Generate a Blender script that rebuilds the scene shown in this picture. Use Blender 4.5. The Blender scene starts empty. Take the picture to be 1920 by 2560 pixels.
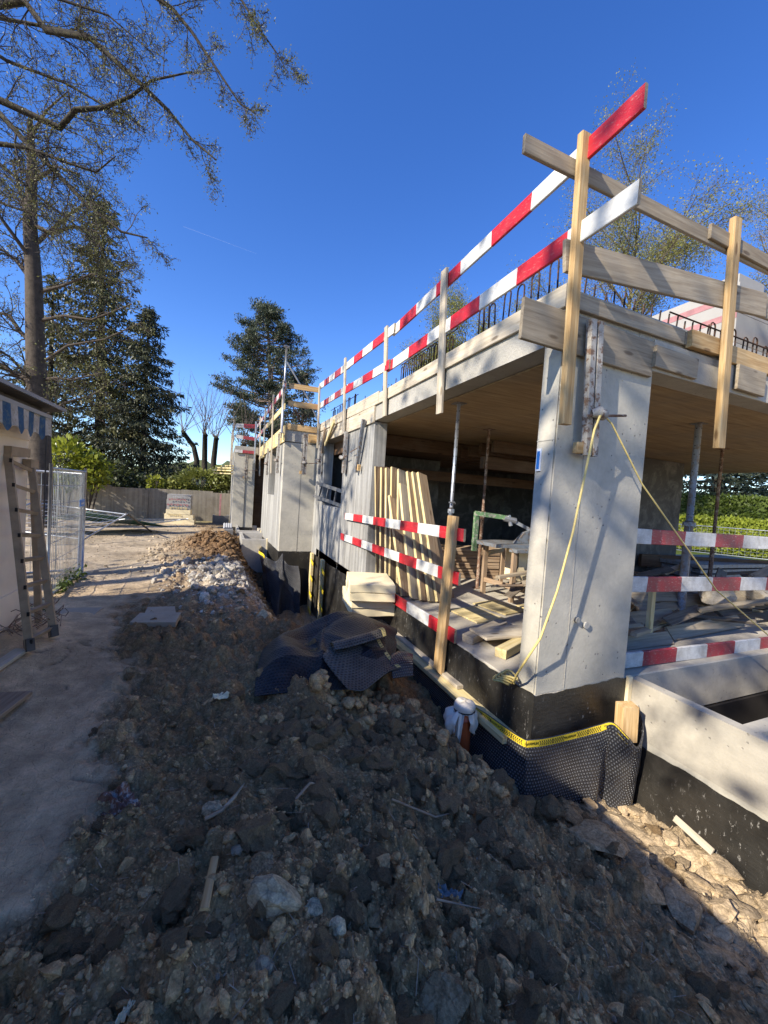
# Construction site beside a half-built concrete house, spring morning sun.
# Metres.  X: along the front facade (to the right), Y: along the side facade (away), Z up.
import bpy, bmesh, math, random
import numpy as np
from mathutils import Vector, Matrix

scene = bpy.context.scene
col = scene.collection
rnd = random.Random(7)

# ------------------------------------------------------------------ camera
cam_data = bpy.data.cameras.new('camera')
cam = bpy.data.objects.new('camera', cam_data)
col.objects.link(cam)
cam_data.sensor_fit = 'VERTICAL'
cam_data.sensor_height = 36.0
cam_data.lens = 975.0 / 2560.0 * 36.0
cam_data.clip_start = 0.05
cam_data.clip_end = 6000
YAW, PITCH, ROLL = math.radians(22.503), math.radians(2.282), math.radians(3.816)
fwd = Vector((math.sin(YAW) * math.cos(PITCH), math.cos(YAW) * math.cos(PITCH), -math.sin(PITCH)))
right0 = Vector((math.cos(YAW), -math.sin(YAW), 0))
up0 = right0.cross(fwd)
right = math.cos(ROLL) * right0 + math.sin(ROLL) * up0
up = -math.sin(ROLL) * right0 + math.cos(ROLL) * up0
M = Matrix((right, up, -fwd)).transposed().to_4x4()
M.translation = Vector((0, 0, 1.6))
cam.matrix_world = M
scene.camera = cam

# ------------------------------------------------------------------ sky and sun
SUN_AZ = math.radians(72.0 + 180.0)      # where the sun stands, clockwise from +Y
SUN_EL = math.radians(33.0)
world = bpy.data.worlds.new('World')
scene.world = world
world.use_nodes = True
wn = world.node_tree
wn.nodes.clear()
w_out = wn.nodes.new('ShaderNodeOutputWorld')
w_bg = wn.nodes.new('ShaderNodeBackground')
w_sky = wn.nodes.new('ShaderNodeTexSky')
w_sky.sky_type = 'NISHITA'
w_sky.sun_disc = False
w_sky.sun_elevation = SUN_EL
w_sky.sun_rotation = SUN_AZ
w_sky.altitude = 500
w_sky.air_density = 1.0
w_sky.dust_density = 0.08
w_sky.ozone_density = 3.0
w_hsv = wn.nodes.new('ShaderNodeHueSaturation')
w_hsv.inputs['Hue'].default_value = 0.516
w_hsv.inputs['Saturation'].default_value = 1.27
w_hsv.inputs['Value'].default_value = 1.14
wn.links.new(w_sky.outputs[0], w_hsv.inputs['Color'])
wn.links.new(w_hsv.outputs[0], w_bg.inputs['Color'])
w_bg.inputs['Strength'].default_value = 0.135
wn.links.new(w_bg.outputs[0], w_out.inputs[0])

sun_data = bpy.data.lights.new('sun', 'SUN')
sun_data.energy = 5.0
sun_data.angle = math.radians(0.53)
sun_data.color = (1.0, 0.925, 0.80)
sun = bpy.data.objects.new('sun', sun_data)
col.objects.link(sun)
sun_dir = Vector((math.sin(SUN_AZ) * math.cos(SUN_EL), math.cos(SUN_AZ) * math.cos(SUN_EL), math.sin(SUN_EL)))
sun.rotation_euler = (-sun_dir).to_track_quat('-Z', 'Y').to_euler()
sun.location = sun_dir * 60

scene.view_settings.view_transform = 'Standard'
scene.view_settings.look = 'None'
scene.view_settings.exposure = 0.8
scene.view_settings.gamma = 1.0
scene.view_settings.use_curve_mapping = False
scene.cycles.max_bounces = 6
scene.cycles.diffuse_bounces = 4
scene.cycles.use_denoising = True

# ------------------------------------------------------------------ object helpers
def link(o, parent=None, label=None, cat=None, group=None, kind=None):
    col.objects.link(o)
    if parent is not None:
        o.parent = parent
    if label: o['label'] = label
    if cat: o['category'] = cat
    if group: o['group'] = group
    if kind: o['kind'] = kind
    return o

def thing(name, label, cat, loc=(0, 0, 0), group=None, rotz=0.0):
    o = bpy.data.objects.new(name, None)
    o.location = loc
    o.rotation_euler = (0, 0, rotz)
    o.empty_display_size = 0.2
    return link(o, None, label, cat, group)

class MB:
    """collects vertices and faces of one mesh"""
    def __init__(s):
        s.v, s.f, s.m, s.uv = [], [], [], {}
    def quad(s, a, b, c, d, m=0, uv=None):
        n = len(s.v)
        s.v += [tuple(a), tuple(b), tuple(c), tuple(d)]
        s.f.append((n, n + 1, n + 2, n + 3)); s.m.append(m)
        if uv: s.uv[len(s.f) - 1] = uv
    def tri(s, a, b, c, m=0):
        n = len(s.v)
        s.v += [tuple(a), tuple(b), tuple(c)]
        s.f.append((n, n + 1, n + 2)); s.m.append(m)
    def box(s, x0, x1, y0, y1, z0, z1, m=0):
        n = len(s.v)
        s.v += [(x0, y0, z0), (x1, y0, z0), (x1, y1, z0), (x0, y1, z0), (x0, y0, z1), (x1, y0, z1), (x1, y1, z1), (x0, y1, z1)]
        for q in ((0, 3, 2, 1), (4, 5, 6, 7), (0, 1, 5, 4), (1, 2, 6, 5), (2, 3, 7, 6), (3, 0, 4, 7)):
            s.f.append(tuple(n + i for i in q)); s.m.append(m)
    def hexa(s, pts, m=0):
        n = len(s.v)
        s.v += [tuple(p) for p in pts]
        for q in ((0, 3, 2, 1), (4, 5, 6, 7), (0, 1, 5, 4), (1, 2, 6, 5), (2, 3, 7, 6), (3, 0, 4, 7)):
            s.f.append(tuple(n + i for i in q)); s.m.append(m)
    def beam(s, p0, p1, w, h, upv=(0, 0, 1), m=0):
        p0, p1 = Vector(p0), Vector(p1)
        d = (p1 - p0).normalized()
        u = Vector(upv)
        if abs(d.dot(u)) > 0.98: u = Vector((0, 1, 0))
        r = d.cross(u).normalized() * (w / 2)
        u = r.cross(d).normalized() * (h / 2)
        s.hexa([p0 - r - u, p0 + r - u, p1 + r - u, p1 - r - u, p0 - r + u, p0 + r + u, p1 + r + u, p1 - r + u], m)
    def tube(s, pts, radii, n=6, m=0, cap=True):
        pts = [Vector(p) for p in pts]
        if not hasattr(radii, '__len__'): radii = [radii] * len(pts)
        base = len(s.v)
        ref = None
        for i, p in enumerate(pts):
            d = (pts[min(i + 1, len(pts) - 1)] - pts[max(i - 1, 0)])
            if d.length < 1e-9: d = Vector((0, 0, 1))
            d.normalize()
            if ref is None:
                ref = Vector((0, 0, 1)) if abs(d.z) < 0.9 else Vector((1, 0, 0))
            a = d.cross(ref)
            if a.length < 1e-4: a = d.cross(Vector((1, 0.3, 0)))
            a.normalize(); b = a.cross(d)
            ref = b.copy() if i == 0 else ref
            for k in range(n):
                t = 2 * math.pi * k / n
                s.v.append(tuple(p + (a * math.cos(t) + b * math.sin(t)) * radii[i]))
        for i in range(len(pts) - 1):
            for k in range(n):
                k2 = (k + 1) % n
                s.f.append((base + i * n + k, base + i * n + k2, base + (i + 1) * n + k2, base + (i + 1) * n + k)); s.m.append(m)
        if cap and n > 2:
            s.f.append(tuple(base + k for k in range(n))); s.m.append(m)
            e = base + (len(pts) - 1) * n
            s.f.append(tuple(e + n - 1 - k for k in range(n))); s.m.append(m)
    def build(s, name, mats, parent=None, smooth=False, **kw):
        me = bpy.data.meshes.new(name)
        me.from_pydata(s.v, [], s.f)
        if not isinstance(mats, (list, tuple)): mats = [mats]
        for mt in mats: me.materials.append(mt)
        if len(mats) > 1: me.polygons.foreach_set('material_index', s.m)
        if smooth: me.polygons.foreach_set('use_smooth', [True] * len(s.f))
        if s.uv:
            uvl = me.uv_layers.new(name='UVMap')
            for fi, uvs in s.uv.items():
                for k, li in enumerate(me.polygons[fi].loop_indices):
                    uvl.data[li].uv = uvs[k]
        me.update()
        o = bpy.data.objects.new(name, me)
        return link(o, parent, **kw)

def mesh_np(name, verts, faces, mats, parent=None, smooth=True, matidx=None, colattr=None, uv=None, **kw):
    """fast mesh from numpy arrays; faces is (n, 3) or (n, 4)"""
    me = bpy.data.meshes.new(name)
    verts = np.ascontiguousarray(verts, dtype=np.float32)
    faces = np.ascontiguousarray(faces, dtype=np.int32)
    nf, k = faces.shape
    me.vertices.add(len(verts)); me.vertices.foreach_set('co', verts.ravel())
    me.loops.add(nf * k); me.loops.foreach_set('vertex_index', faces.ravel())
    me.polygons.add(nf)
    me.polygons.foreach_set('loop_start', np.arange(0, nf * k, k, dtype=np.int32))
    try: me.polygons.foreach_set('loop_total', np.full(nf, k, dtype=np.int32))
    except Exception: pass
    if not isinstance(mats, (list, tuple)): mats = [mats]
    for mt in mats: me.materials.append(mt)
    if matidx is not None: me.polygons.foreach_set('material_index', np.asarray(matidx, dtype=np.int32))
    me.polygons.foreach_set('use_smooth', np.full(nf, bool(smooth)))
    if colattr is not None:
        a = me.attributes.new('tint', 'FLOAT_COLOR', 'POINT')
        a.data.foreach_set('color', np.ascontiguousarray(colattr, dtype=np.float32).ravel())
    if uv is not None:
        uvl = me.uv_layers.new(name='UVMap')
        uvl.data.foreach_set('uv', np.ascontiguousarray(uv[faces.ravel()], dtype=np.float32).ravel())
    me.update(calc_edges=True)
    me.validate()
    o = bpy.data.objects.new(name, me)
    return link(o, parent, **kw)

def frame_matrix(p0, p1, side):
    """local X from p0 to p1, local Y close to `side` (the face normal)"""
    p0, p1 = Vector(p0), Vector(p1)
    x = (p1 - p0).normalized()
    y = Vector(side); y = (y - x * y.dot(x)).normalized()
    z = x.cross(y)
    m = Matrix((x, y, z)).transposed().to_4x4()
    m.translation = p0
    return m, (p1 - p0).length

def board(name, p0, p1, width, thick, mat, side=(0, -1, 0), parent=None, warp=0.0, bev=0.004, stripes=None, nseg=None, edge=False, **kw):
    """A sawn board along p0-p1 (centre line); thickness along `side`, width across.
    stripes = (first edge, period/2, first index) cuts it into painted fields."""
    m, L = frame_matrix(p0, p1, side)
    cuts = [0.0, L]
    if stripes:
        e, half, idx = stripes
        k = 0
        while e + k * half < L - 0.01:
            if e + k * half > 0.01: cuts.append(e + k * half)
            k += 1
    else:
        nseg = nseg or (4 if warp else 1)
        cuts += [L * i / nseg for i in range(1, nseg)]
    cuts = sorted(cuts)
    b = MB()
    r = random.Random(int(abs(p0[0] * 917 + p0[1] * 331 + p0[2] * 77) * 100) % 99991)
    ph = r.uniform(0, 6.28)
    t, w = thick / 2, width / 2
    prof = [(-t, -w + bev), (-t, w - bev), (-t + bev, w), (t - bev, w), (t, w - bev), (t, -w + bev), (t - bev, -w), (-t + bev, -w)]
    n = len(prof)
    for i, x in enumerate(cuts):
        oy = warp * math.sin(ph + 3.0 * x / L) if warp else 0
        oz = warp * 0.6 * math.sin(ph * 1.7 + 2.2 * x / L) if warp else 0
        sk = r.uniform(-0.004, 0.004) if stripes and 0 < i < len(cuts) - 1 else 0
        for (py, pz) in prof:
            b.v.append((x + sk * (1 if pz > 0 else -1), py + oy, pz + oz))
    for i in range(len(cuts) - 1):
        mi = 0
        if stripes:
            mid = (cuts[i] + cuts[i + 1]) / 2
            mi = int((math.floor((mid - stripes[0]) / stripes[1]) + stripes[2]) % 2)
        for k in range(n):
            k2 = (k + 1) % n
            b.f.append((i * n + k, (i + 1) * n + k, (i + 1) * n + k2, i * n + k2)); b.m.append(1 if edge and k not in (0, 4) else mi)
    b.f.append(tuple(range(n))); b.m.append(2 if stripes else 0)
    e = (len(cuts) - 1) * n
    b.f.append(tuple(e + n - 1 - k for k in range(n))); b.m.append(2 if stripes else 0)
    o = b.build(name, mat, None, **kw)
    if parent is not None:
        o.parent = parent
        pm = Matrix.Translation(parent.location) @ parent.rotation_euler.to_matrix().to_4x4()
        o.matrix_local = pm.inverted() @ m
    else:
        o.matrix_world = m
    return o

def text_obj(txt, size, mat, matrix, name='lettering', parent=None, extrude=0.0004, shear=0.0):
    cu = bpy.data.curves.new(name, 'FONT')
    cu.body = txt; cu.size = size; cu.extrude = extrude; cu.align_x = 'CENTER'; cu.align_y = 'CENTER'; cu.shear = shear
    tmp = bpy.data.objects.new(name, cu)
    col.objects.link(tmp)
    dg = bpy.context.evaluated_depsgraph_get()
    me = bpy.data.meshes.new_from_object(tmp.evaluated_get(dg))
    bpy.data.objects.remove(tmp)
    me.materials.clear(); me.materials.append(mat)
    o = bpy.data.objects.new(name, me)
    link(o, parent)
    o.matrix_world = matrix if parent is None else matrix
    if parent is not None:
        o.matrix_local = Matrix.Translation(-Vector(parent.location)) @ matrix
    return o

# ------------------------------------------------------------------ numpy noise
def _hash(ix, iy, seed):
    h = (ix * 374761393 + iy * 668265263 + seed * 974634777) & 0xFFFFFFFF
    h = ((h ^ (h >> 13)) * 1274126177) & 0xFFFFFFFF
    return ((h ^ (h >> 16)) & 0xFFFF) / 65535.0
def vnoise(x, y, seed=0):
    x = np.asarray(x, float); y = np.asarray(y, float)
    ix = np.floor(x).astype(np.int64); iy = np.floor(y).astype(np.int64)
    fx = x - ix; fy = y - iy
    fx = fx * fx * fx * (fx * (fx * 6 - 15) + 10); fy = fy * fy * fy * (fy * (fy * 6 - 15) + 10)
    a = _hash(ix, iy, seed); b = _hash(ix + 1, iy, seed); c = _hash(ix, iy + 1, seed); d = _hash(ix + 1, iy + 1, seed)
    return (a + (b - a) * fx + (c - a) * fy + (a - b - c + d) * fx * fy) * 2 - 1
def fbm(x, y, oct=4, seed=0, gain=0.5):
    s = 0; amp = 1.0
    for o in range(oct):
        s = s + amp * vnoise(x * 2 ** o + 17.3 * o, y * 2 ** o - 9.1 * o, seed + o)
        amp *= gain
    return s
def worley(x, y, seed=0):
    """distance to the nearest jittered cell point and that cell's random value"""
    x = np.asarray(x, float); y = np.asarray(y, float)
    ix = np.floor(x).astype(np.int64); iy = np.floor(y).astype(np.int64)
    best = np.full(x.shape, 9.0); val = np.zeros(x.shape)
    for dx in (-1, 0, 1):
        for dy in (-1, 0, 1):
            cx, cy = ix + dx, iy + dy
            d = np.hypot(cx + _hash(cx, cy, seed) - x, cy + _hash(cx, cy, seed + 7) - y)
            v = _hash(cx, cy, seed + 13)
            k = d < best
            best = np.where(k, d, best); val = np.where(k, v, val)
    return best, val
def sstep(a, b, x):
    t = np.clip((x - a) / (b - a), 0, 1)
    return t * t * (3 - 2 * t)
# ------------------------------------------------------------------ materials
def new_mat(name):
    m = bpy.data.materials.new(name)
    m.use_nodes = True
    nt = m.node_tree
    return m, nt, nt.nodes['Principled BSDF']

class N:
    """small node-building helper"""
    def __init__(s, nt): s.nt = nt
    def new(s, t, **kw):
        n = s.nt.nodes.new(t)
        for k, v in kw.items(): setattr(n, k, v)
        return n
    def inp(s, n, k, v):
        if v is None: return
        if isinstance(v, bpy.types.NodeSocket): s.nt.links.new(v, n.inputs[k])
        else: n.inputs[k].default_value = v
    def coord(s, kind='Object'): return s.new('ShaderNodeTexCoord').outputs[kind]
    def mapping(s, vec, scale=(1, 1, 1), loc=(0, 0, 0), rot=(0, 0, 0)):
        n = s.new('ShaderNodeMapping'); s.inp(n, 'Vector', vec)
        n.inputs['Scale'].default_value = scale; n.inputs['Location'].default_value = loc; n.inputs['Rotation'].default_value = rot
        return n.outputs[0]
    def noise(s, vec, scale=5, detail=4, rough=0.55, dist=0.0, out='Fac'):
        n = s.new('ShaderNodeTexNoise'); s.inp(n, 'Vector', vec)
        n.inputs['Scale'].default_value = scale; n.inputs['Detail'].default_value = detail
        n.inputs['Roughness'].default_value = rough; n.inputs['Distortion'].default_value = dist
        return n.outputs[out]
    def voro(s, vec, scale=5, feature='F1', out='Distance', rnd=1.0):
        n = s.new('ShaderNodeTexVoronoi', feature=feature); s.inp(n, 'Vector', vec)
        n.inputs['Scale'].default_value = scale
        n.inputs['Randomness'].default_value = rnd
        return n.outputs[out]
    def ramp(s, fac, stops, interp='LINEAR'):
        n = s.new('ShaderNodeValToRGB'); s.inp(n, 'Fac', fac)
        cr = n.color_ramp; cr.interpolation = interp
        while len(cr.elements) < len(stops): cr.elements.new(0.5)
        for e, (p, c) in zip(cr.elements, stops):
            e.position = p; e.color = (*c, 1) if hasattr(c, '__len__') else (c, c, c, 1)
        return n.outputs['Color']
    def mix(s, fac, a, b, mode='MIX'):
        n = s.new('ShaderNodeMix', data_type='RGBA', blend_type=mode)
        n.clamp_factor = True
        def put(i, v):
            if isinstance(v, bpy.types.NodeSocket): s.nt.links.new(v, n.inputs[i])
            elif i == 0: n.inputs[0].default_value = v
            else: n.inputs[i].default_value = (*v, 1) if len(v) == 3 else v
        put(0, fac); put(6, a); put(7, b)
        return n.outputs[2]
    def math(s, op, a, b=None, c=None, clamp=False):
        n = s.new('ShaderNodeMath', operation=op); n.use_clamp = clamp
        for i, v in enumerate((a, b, c)):
            if v is None: continue
            if isinstance(v, bpy.types.NodeSocket): s.nt.links.new(v, n.inputs[i])
            else: n.inputs[i].default_value = v
        return n.outputs[0]
    def bump(s, h, strength=0.3, dist=0.01, normal=None):
        n = s.new('ShaderNodeBump'); s.inp(n, 'Height', h)
        n.inputs['Strength'].default_value = strength; n.inputs['Distance'].default_value = dist
        if normal is not None: s.nt.links.new(normal, n.inputs['Normal'])
        return n.outputs[0]
    def sep(s, vec):
        n = s.new('ShaderNodeSeparateXYZ'); s.inp(n, 0, vec); return n.outputs
    def rand(s): return s.new('ShaderNodeObjectInfo').outputs['Random']

def setp(nt, p, col=None, rough=None, normal=None, metal=None, spec=None):
    for k, v in (('Base Color', col), ('Roughness', rough), ('Normal', normal), ('Metallic', metal), ('Specular IOR Level', spec)):
        if v is None: continue
        if isinstance(v, bpy.types.NodeSocket): nt.links.new(v, p.inputs[k])
        else: p.inputs[k].default_value = (*v, 1) if hasattr(v, '__len__') and len(v) == 3 else v

def concrete(name, lo, hi, spots=1.0, streak=0.0, rough=0.85, bumpd=0.004, scale=1.0, board_lines=0.0):
    m, nt, p = new_mat(name); n = N(nt)
    c = n.coord('Object')
    big = n.noise(c, 0.9 * scale, 5, 0.6)
    fine = n.noise(c, 14 * scale, 6, 0.7)
    base = n.ramp(big, [(0.3, lo), (0.7, hi)])
    base = n.mix(0.35, base, n.ramp(fine, [(0.3, (0.55, 0.55, 0.55)), (0.7, (1, 1, 1))]), 'MULTIPLY')
    st = n.noise(n.mapping(c, (9, 9, 0.35)), 1.0, 3, 0.6)
    if streak:
        base = n.mix(streak, base, n.ramp(st, [(0.42, (0.45, 0.45, 0.46)), (0.62, (1.0, 1.0, 1.0))]), 'MULTIPLY')
    cloud = n.noise(c, 2.7 * scale, 4, 0.7, 0.6)
    base = n.mix(n.math('MULTIPLY', n.ramp(cloud, [(0.48, 0.0), (0.72, 1.0)]), 0.5), base, (0.31, 0.29, 0.25))
    h = n.math('ADD', n.math('MULTIPLY', fine, 0.5), n.noise(c, 60, 3, 0.6))
    if spots:
        v = n.voro(n.mapping(c, (1, 1, 1)), 17, 'F1')
        gate = n.ramp(n.noise(c, 3.1, 2), [(0.5, 0.0), (0.56, 1.0)])
        hole = n.math('MULTIPLY', n.ramp(v, [(0.10, 1.0), (0.15, 0.0)]), gate)
        base = n.mix(n.math('MULTIPLY', hole, 0.7 * spots), base, (0.12, 0.115, 0.11))
        h = n.math('SUBTRACT', h, n.math('MULTIPLY', hole, 2.0))
    if board_lines:
        z = n.sep(c)
        w = n.math('FRACT', n.math('MULTIPLY', z[2], board_lines))
        ln = n.ramp(w, [(0.0, 1.0), (0.04, 0.0)])
        base = n.mix(n.math('MULTIPLY', ln, 0.35), base, (0.2, 0.19, 0.17))
    setp(nt, p, base, rough, n.bump(h, 0.6, bumpd), spec=0.3)
    return m

def wood(name, lo, mid, hi, rough=0.75, grey=0.0, stain=0.35, scale=1.0, knots=True, var=0.25):
    m, nt, p = new_mat(name); n = N(nt)
    c0 = n.coord('Object')
    r = n.rand()
    off = n.new('ShaderNodeCombineXYZ'); nt.links.new(n.math('MULTIPLY', r, 37.0), off.inputs[0]); nt.links.new(n.math('MULTIPLY', r, 11.0), off.inputs[2])
    add = n.new('ShaderNodeVectorMath', operation='ADD'); nt.links.new(c0, add.inputs[0]); nt.links.new(off.outputs[0], add.inputs[1])
    c = add.outputs[0]
    g = n.noise(n.mapping(c, (1.3 * scale, 22 * scale, 22 * scale)), 1.6, 5, 0.62, 0.5)
    fine = n.noise(n.mapping(c, (5, 160, 160)), 1.0, 3, 0.6)
    base = n.ramp(g, [(0.3, lo), (0.5, mid), (0.72, hi)])
    base = n.mix(0.22, base, n.ramp(fine, [(0.35, (0.45, 0.42, 0.4)), (0.65, (1, 1, 1))]), 'MULTIPLY')
    if knots:
        v = n.voro(n.mapping(c, (2.6, 9, 9)), 1.0, 'F1')
        base = n.mix(n.math('MULTIPLY', n.ramp(v, [(0.10, 1.0), (0.17, 0.0)]), 0.75), base, (lo[0] * 0.35, lo[1] * 0.28, lo[2] * 0.22))
    cl = n.noise(c, 2.3, 4, 0.65)
    base = n.mix(n.math('MULTIPLY', n.ramp(cl, [(0.45, 0.0), (0.72, 1.0)]), stain), base, (0.26, 0.225, 0.175))
    br = n.math('ADD', n.math('MULTIPLY', r, var), 1.0 - var / 2)
    comb = n.new('ShaderNodeCombineColor'); [nt.links.new(br, comb.inputs[i]) for i in range(3)]
    base = n.mix(1.0, base, comb.outputs[0], 'MULTIPLY')
    setp(nt, p, base, rough, n.bump(n.math('ADD', g, n.math('MULTIPLY', fine, 0.6)), 0.35, 0.003), spec=0.3)
    return m

def paint(name, colr, dirt=(0.30, 0.27, 0.23), wear=0.45, rough=0.5, scuff=(0.42, 0.36, 0.28)):
    m, nt, p = new_mat(name); n = N(nt)
    c0 = n.coord('Object'); r = n.rand()
    off = n.new('ShaderNodeCombineXYZ'); nt.links.new(n.math('MULTIPLY', r, 29.0), off.inputs[0])
    add = n.new('ShaderNodeVectorMath', operation='ADD'); nt.links.new(c0, add.inputs[0]); nt.links.new(off.outputs[0], add.inputs[1])
    c = add.outputs[0]
    g = n.noise(n.mapping(c, (3, 30, 30)), 1.0, 4, 0.65)
    sm = n.noise(c, 5.5, 5, 0.7)
    sp = n.noise(n.mapping(c, (8, 22, 22)), 3.0, 4, 0.75)
    base = n.mix(n.math('MULTIPLY', n.ramp(sm, [(0.40, 0.0), (0.72, 1.0)]), wear * 1.25), colr, dirt)
    base = n.mix(n.math('MULTIPLY', n.ramp(sp, [(0.58, 0.0), (0.64, 1.0)]), wear * 1.1), base, scuff)
    base = n.mix(0.25, base, n.ramp(g, [(0.3, (0.72, 0.72, 0.72)), (0.6, (1, 1, 1))]), 'MULTIPLY')
    setp(nt, p, base, rough, n.bump(n.math('ADD', g, sp), 0.25, 0.002), spec=0.4)
    return m

def simple(name, colr, rough=0.6, metal=0.0, var=0.3, nscale=6.0, bumpd=0.002, second=None, spec=0.4, coat=0.0):
    m, nt, p = new_mat(name); n = N(nt)
    c = n.coord('Object')
    a = n.noise(c, nscale, 5, 0.65)
    b = n.noise(c, nscale * 7, 4, 0.6)
    dark = tuple(x * (1 - var) for x in colr)
    base = n.ramp(a, [(0.35, dark), (0.65, colr)])
    if second:
        base = n.mix(n.ramp(n.noise(c, nscale * 2.3, 5, 0.75), [(0.5, 0.0), (0.58, 1.0)]), base, second)
    setp(nt, p, base, rough, n.bump(b, 0.4, bumpd), metal, spec)
    if coat: p.inputs['Coat Weight'].default_value = coat
    return m

MAT = {}
MAT['concrete'] = concrete('concrete_grey', (0.42, 0.385, 0.305), (0.59, 0.545, 0.45), spots=1.0)
MAT['concrete_light'] = concrete('concrete_board_marked', (0.36, 0.345, 0.305), (0.50, 0.48, 0.435), spots=0.8, streak=0.75)
MAT['concrete_rough'] = concrete('concrete_cast_edge', (0.33, 0.305, 0.255), (0.48, 0.45, 0.39), spots=1.0, bumpd=0.012)
MAT['concrete_floor'] = concrete('concrete_floor', (0.42, 0.37, 0.29), (0.58, 0.52, 0.42), spots=0.3, bumpd=0.008)
MAT['concrete_well'] = concrete('concrete_precast', (0.42, 0.40, 0.36), (0.56, 0.53, 0.48), spots=0.8, board_lines=9.0)
MAT['concrete_sand'] = concrete('concrete_buff', (0.36, 0.32, 0.255), (0.50, 0.455, 0.37), spots=0.5)
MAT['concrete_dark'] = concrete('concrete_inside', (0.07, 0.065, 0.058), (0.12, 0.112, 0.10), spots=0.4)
MAT['old_wall'] = concrete('old_garden_wall', (0.22, 0.19, 0.145), (0.36, 0.315, 0.245), spots=0.0, streak=0.5, bumpd=0.01)
MAT['wood_new'] = wood('fresh_spruce', (0.42, 0.24, 0.09), (0.56, 0.36, 0.155), (0.70, 0.51, 0.27), stain=0.15)
MAT['wood_yellow'] = wood('yellow_formwork', (0.56, 0.42, 0.17), (0.68, 0.54, 0.26), (0.76, 0.64, 0.38), stain=0.25)
MAT['wood_grey'] = wood('weathered_formwork', (0.22, 0.165, 0.105), (0.33, 0.265, 0.18), (0.44, 0.365, 0.26), stain=0.45)
MAT['wood_pale'] = wood('cement_washed_board', (0.38, 0.315, 0.22), (0.50, 0.425, 0.315), (0.60, 0.53, 0.41), stain=0.35)
MAT['wood_brown'] = wood('brown_plank', (0.24, 0.15, 0.085), (0.36, 0.25, 0.155), (0.48, 0.36, 0.24), stain=0.3)
MAT['wood_dark'] = wood('dark_beam', (0.07, 0.037, 0.018), (0.11, 0.06, 0.03), (0.15, 0.085, 0.045), stain=0.2)
MAT['wood_old'] = wood('old_dark_board', (0.07, 0.055, 0.042), (0.13, 0.105, 0.08), (0.20, 0.165, 0.125), stain=0.3)
MAT['white_paint'] = paint('white_paint', (0.69, 0.67, 0.61), wear=0.4)
MAT['red_paint'] = paint('red_paint', (0.52, 0.012, 0.022), dirt=(0.22, 0.05, 0.05), wear=0.4, scuff=(0.45, 0.25, 0.22))
MAT['red_worn'] = paint('red_paint_worn', (0.36, 0.022, 0.035), dirt=(0.20, 0.07, 0.07), wear=0.8, scuff=(0.42, 0.26, 0.24))
MAT['white_worn'] = paint('white_paint_worn', (0.66, 0.64, 0.60), wear=0.7)
MAT['steel'] = simple('galvanised_steel', (0.50, 0.51, 0.52), 0.42, 0.75, 0.3, 9)
MAT['steel_grey'] = simple('painted_prop_steel', (0.28, 0.30, 0.32), 0.5, 0.3, 0.35, 6, second=(0.20, 0.16, 0.13))
MAT['rust'] = simple('rusty_steel', (0.22, 0.12, 0.075), 0.8, 0.1, 0.5, 9, 0.003, second=(0.35, 0.27, 0.2))
MAT['rebar'] = simple('rebar_steel', (0.055, 0.035, 0.028), 0.7, 0.4, 0.5, 12, second=(0.12, 0.06, 0.035))
MAT['clamp'] = simple('cement_splashed_channel', (0.46, 0.43, 0.38), 0.8, 0.1, 0.5, 7, 0.003, second=(0.17, 0.105, 0.07))
MAT['black_gap'] = simple('dark_slot', (0.02, 0.015, 0.012), 0.9, 0, 0.3)  # near-black colour standing in for shade in slots, holes and the shaft
MAT['foam'] = simple('polyurethane_foam', (0.88, 0.74, 0.46), 0.75, 0, 0.12, 3, 0.003)
MAT['foam_white'] = simple('polystyrene_white', (0.36, 0.34, 0.31), 0.75, 0, 0.08, 3, 0.002)
MAT['foam_grey'] = simple('insulation_grey', (0.42, 0.42, 0.42), 0.8, 0, 0.15, 3, 0.002)
MAT['pink'] = simple('pink_print', (0.42, 0.20, 0.20), 0.7, 0, 0.3, 9)
MAT['pipe_orange'] = simple('sewer_pipe_orange', (0.42, 0.085, 0.025), 0.42, 0, 0.15, 4)
MAT['hose'] = simple('yellow_hose', (0.72, 0.56, 0.20), 0.5, 0, 0.2, 30)
MAT['cable'] = simple('dark_cable', (0.03, 0.03, 0.03), 0.5, 0, 0.2, 30)
MAT['green_paint'] = simple('green_machine_paint', (0.13, 0.25, 0.11), 0.55, 0.1, 0.35, 9, second=(0.36, 0.34, 0.27))
MAT['blue_print'] = simple('blue_sign', (0.01, 0.17, 0.55), 0.4, 0, 0.1)
MAT['white_print'] = simple('white_lettering', (0.82, 0.82, 0.82), 0.5, 0, 0.05)
MAT['black_print'] = simple('black_print', (0.02, 0.02, 0.02), 0.6, 0, 0.1)
MAT['tape_yellow'] = simple('yellow_tape', (0.80, 0.58, 0.035), 0.45, 0, 0.12, 7)
MAT['plastic_clear'] = simple('milky_plastic', (0.80, 0.72, 0.60), 0.35, 0, 0.2, 8)
MAT['plastic_grey'] = simple('grey_plastic_scrap', (0.24, 0.27, 0.28), 0.35, 0, 0.3, 9)
MAT['plastic_red'] = simple('reddish_foil', (0.24, 0.10, 0.06), 0.3, 0, 0.5, 11, second=(0.36, 0.31, 0.26))
MAT['stucco'] = simple('cream_stucco', (0.88, 0.74, 0.58), 0.9, 0, 0.12, 2.2, 0.004)
MAT['stucco_brown'] = simple('brown_trim', (0.36, 0.27, 0.21), 0.9, 0, 0.15, 3, 0.003)
MAT['roof_edge'] = simple('grey_roof_sheet', (0.30, 0.29, 0.28), 0.6, 0.1, 0.3, 5)
MAT['soffit_boards'] = simple('dark_eave', (0.10, 0.085, 0.07), 0.8, 0, 0.4, 6)
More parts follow.
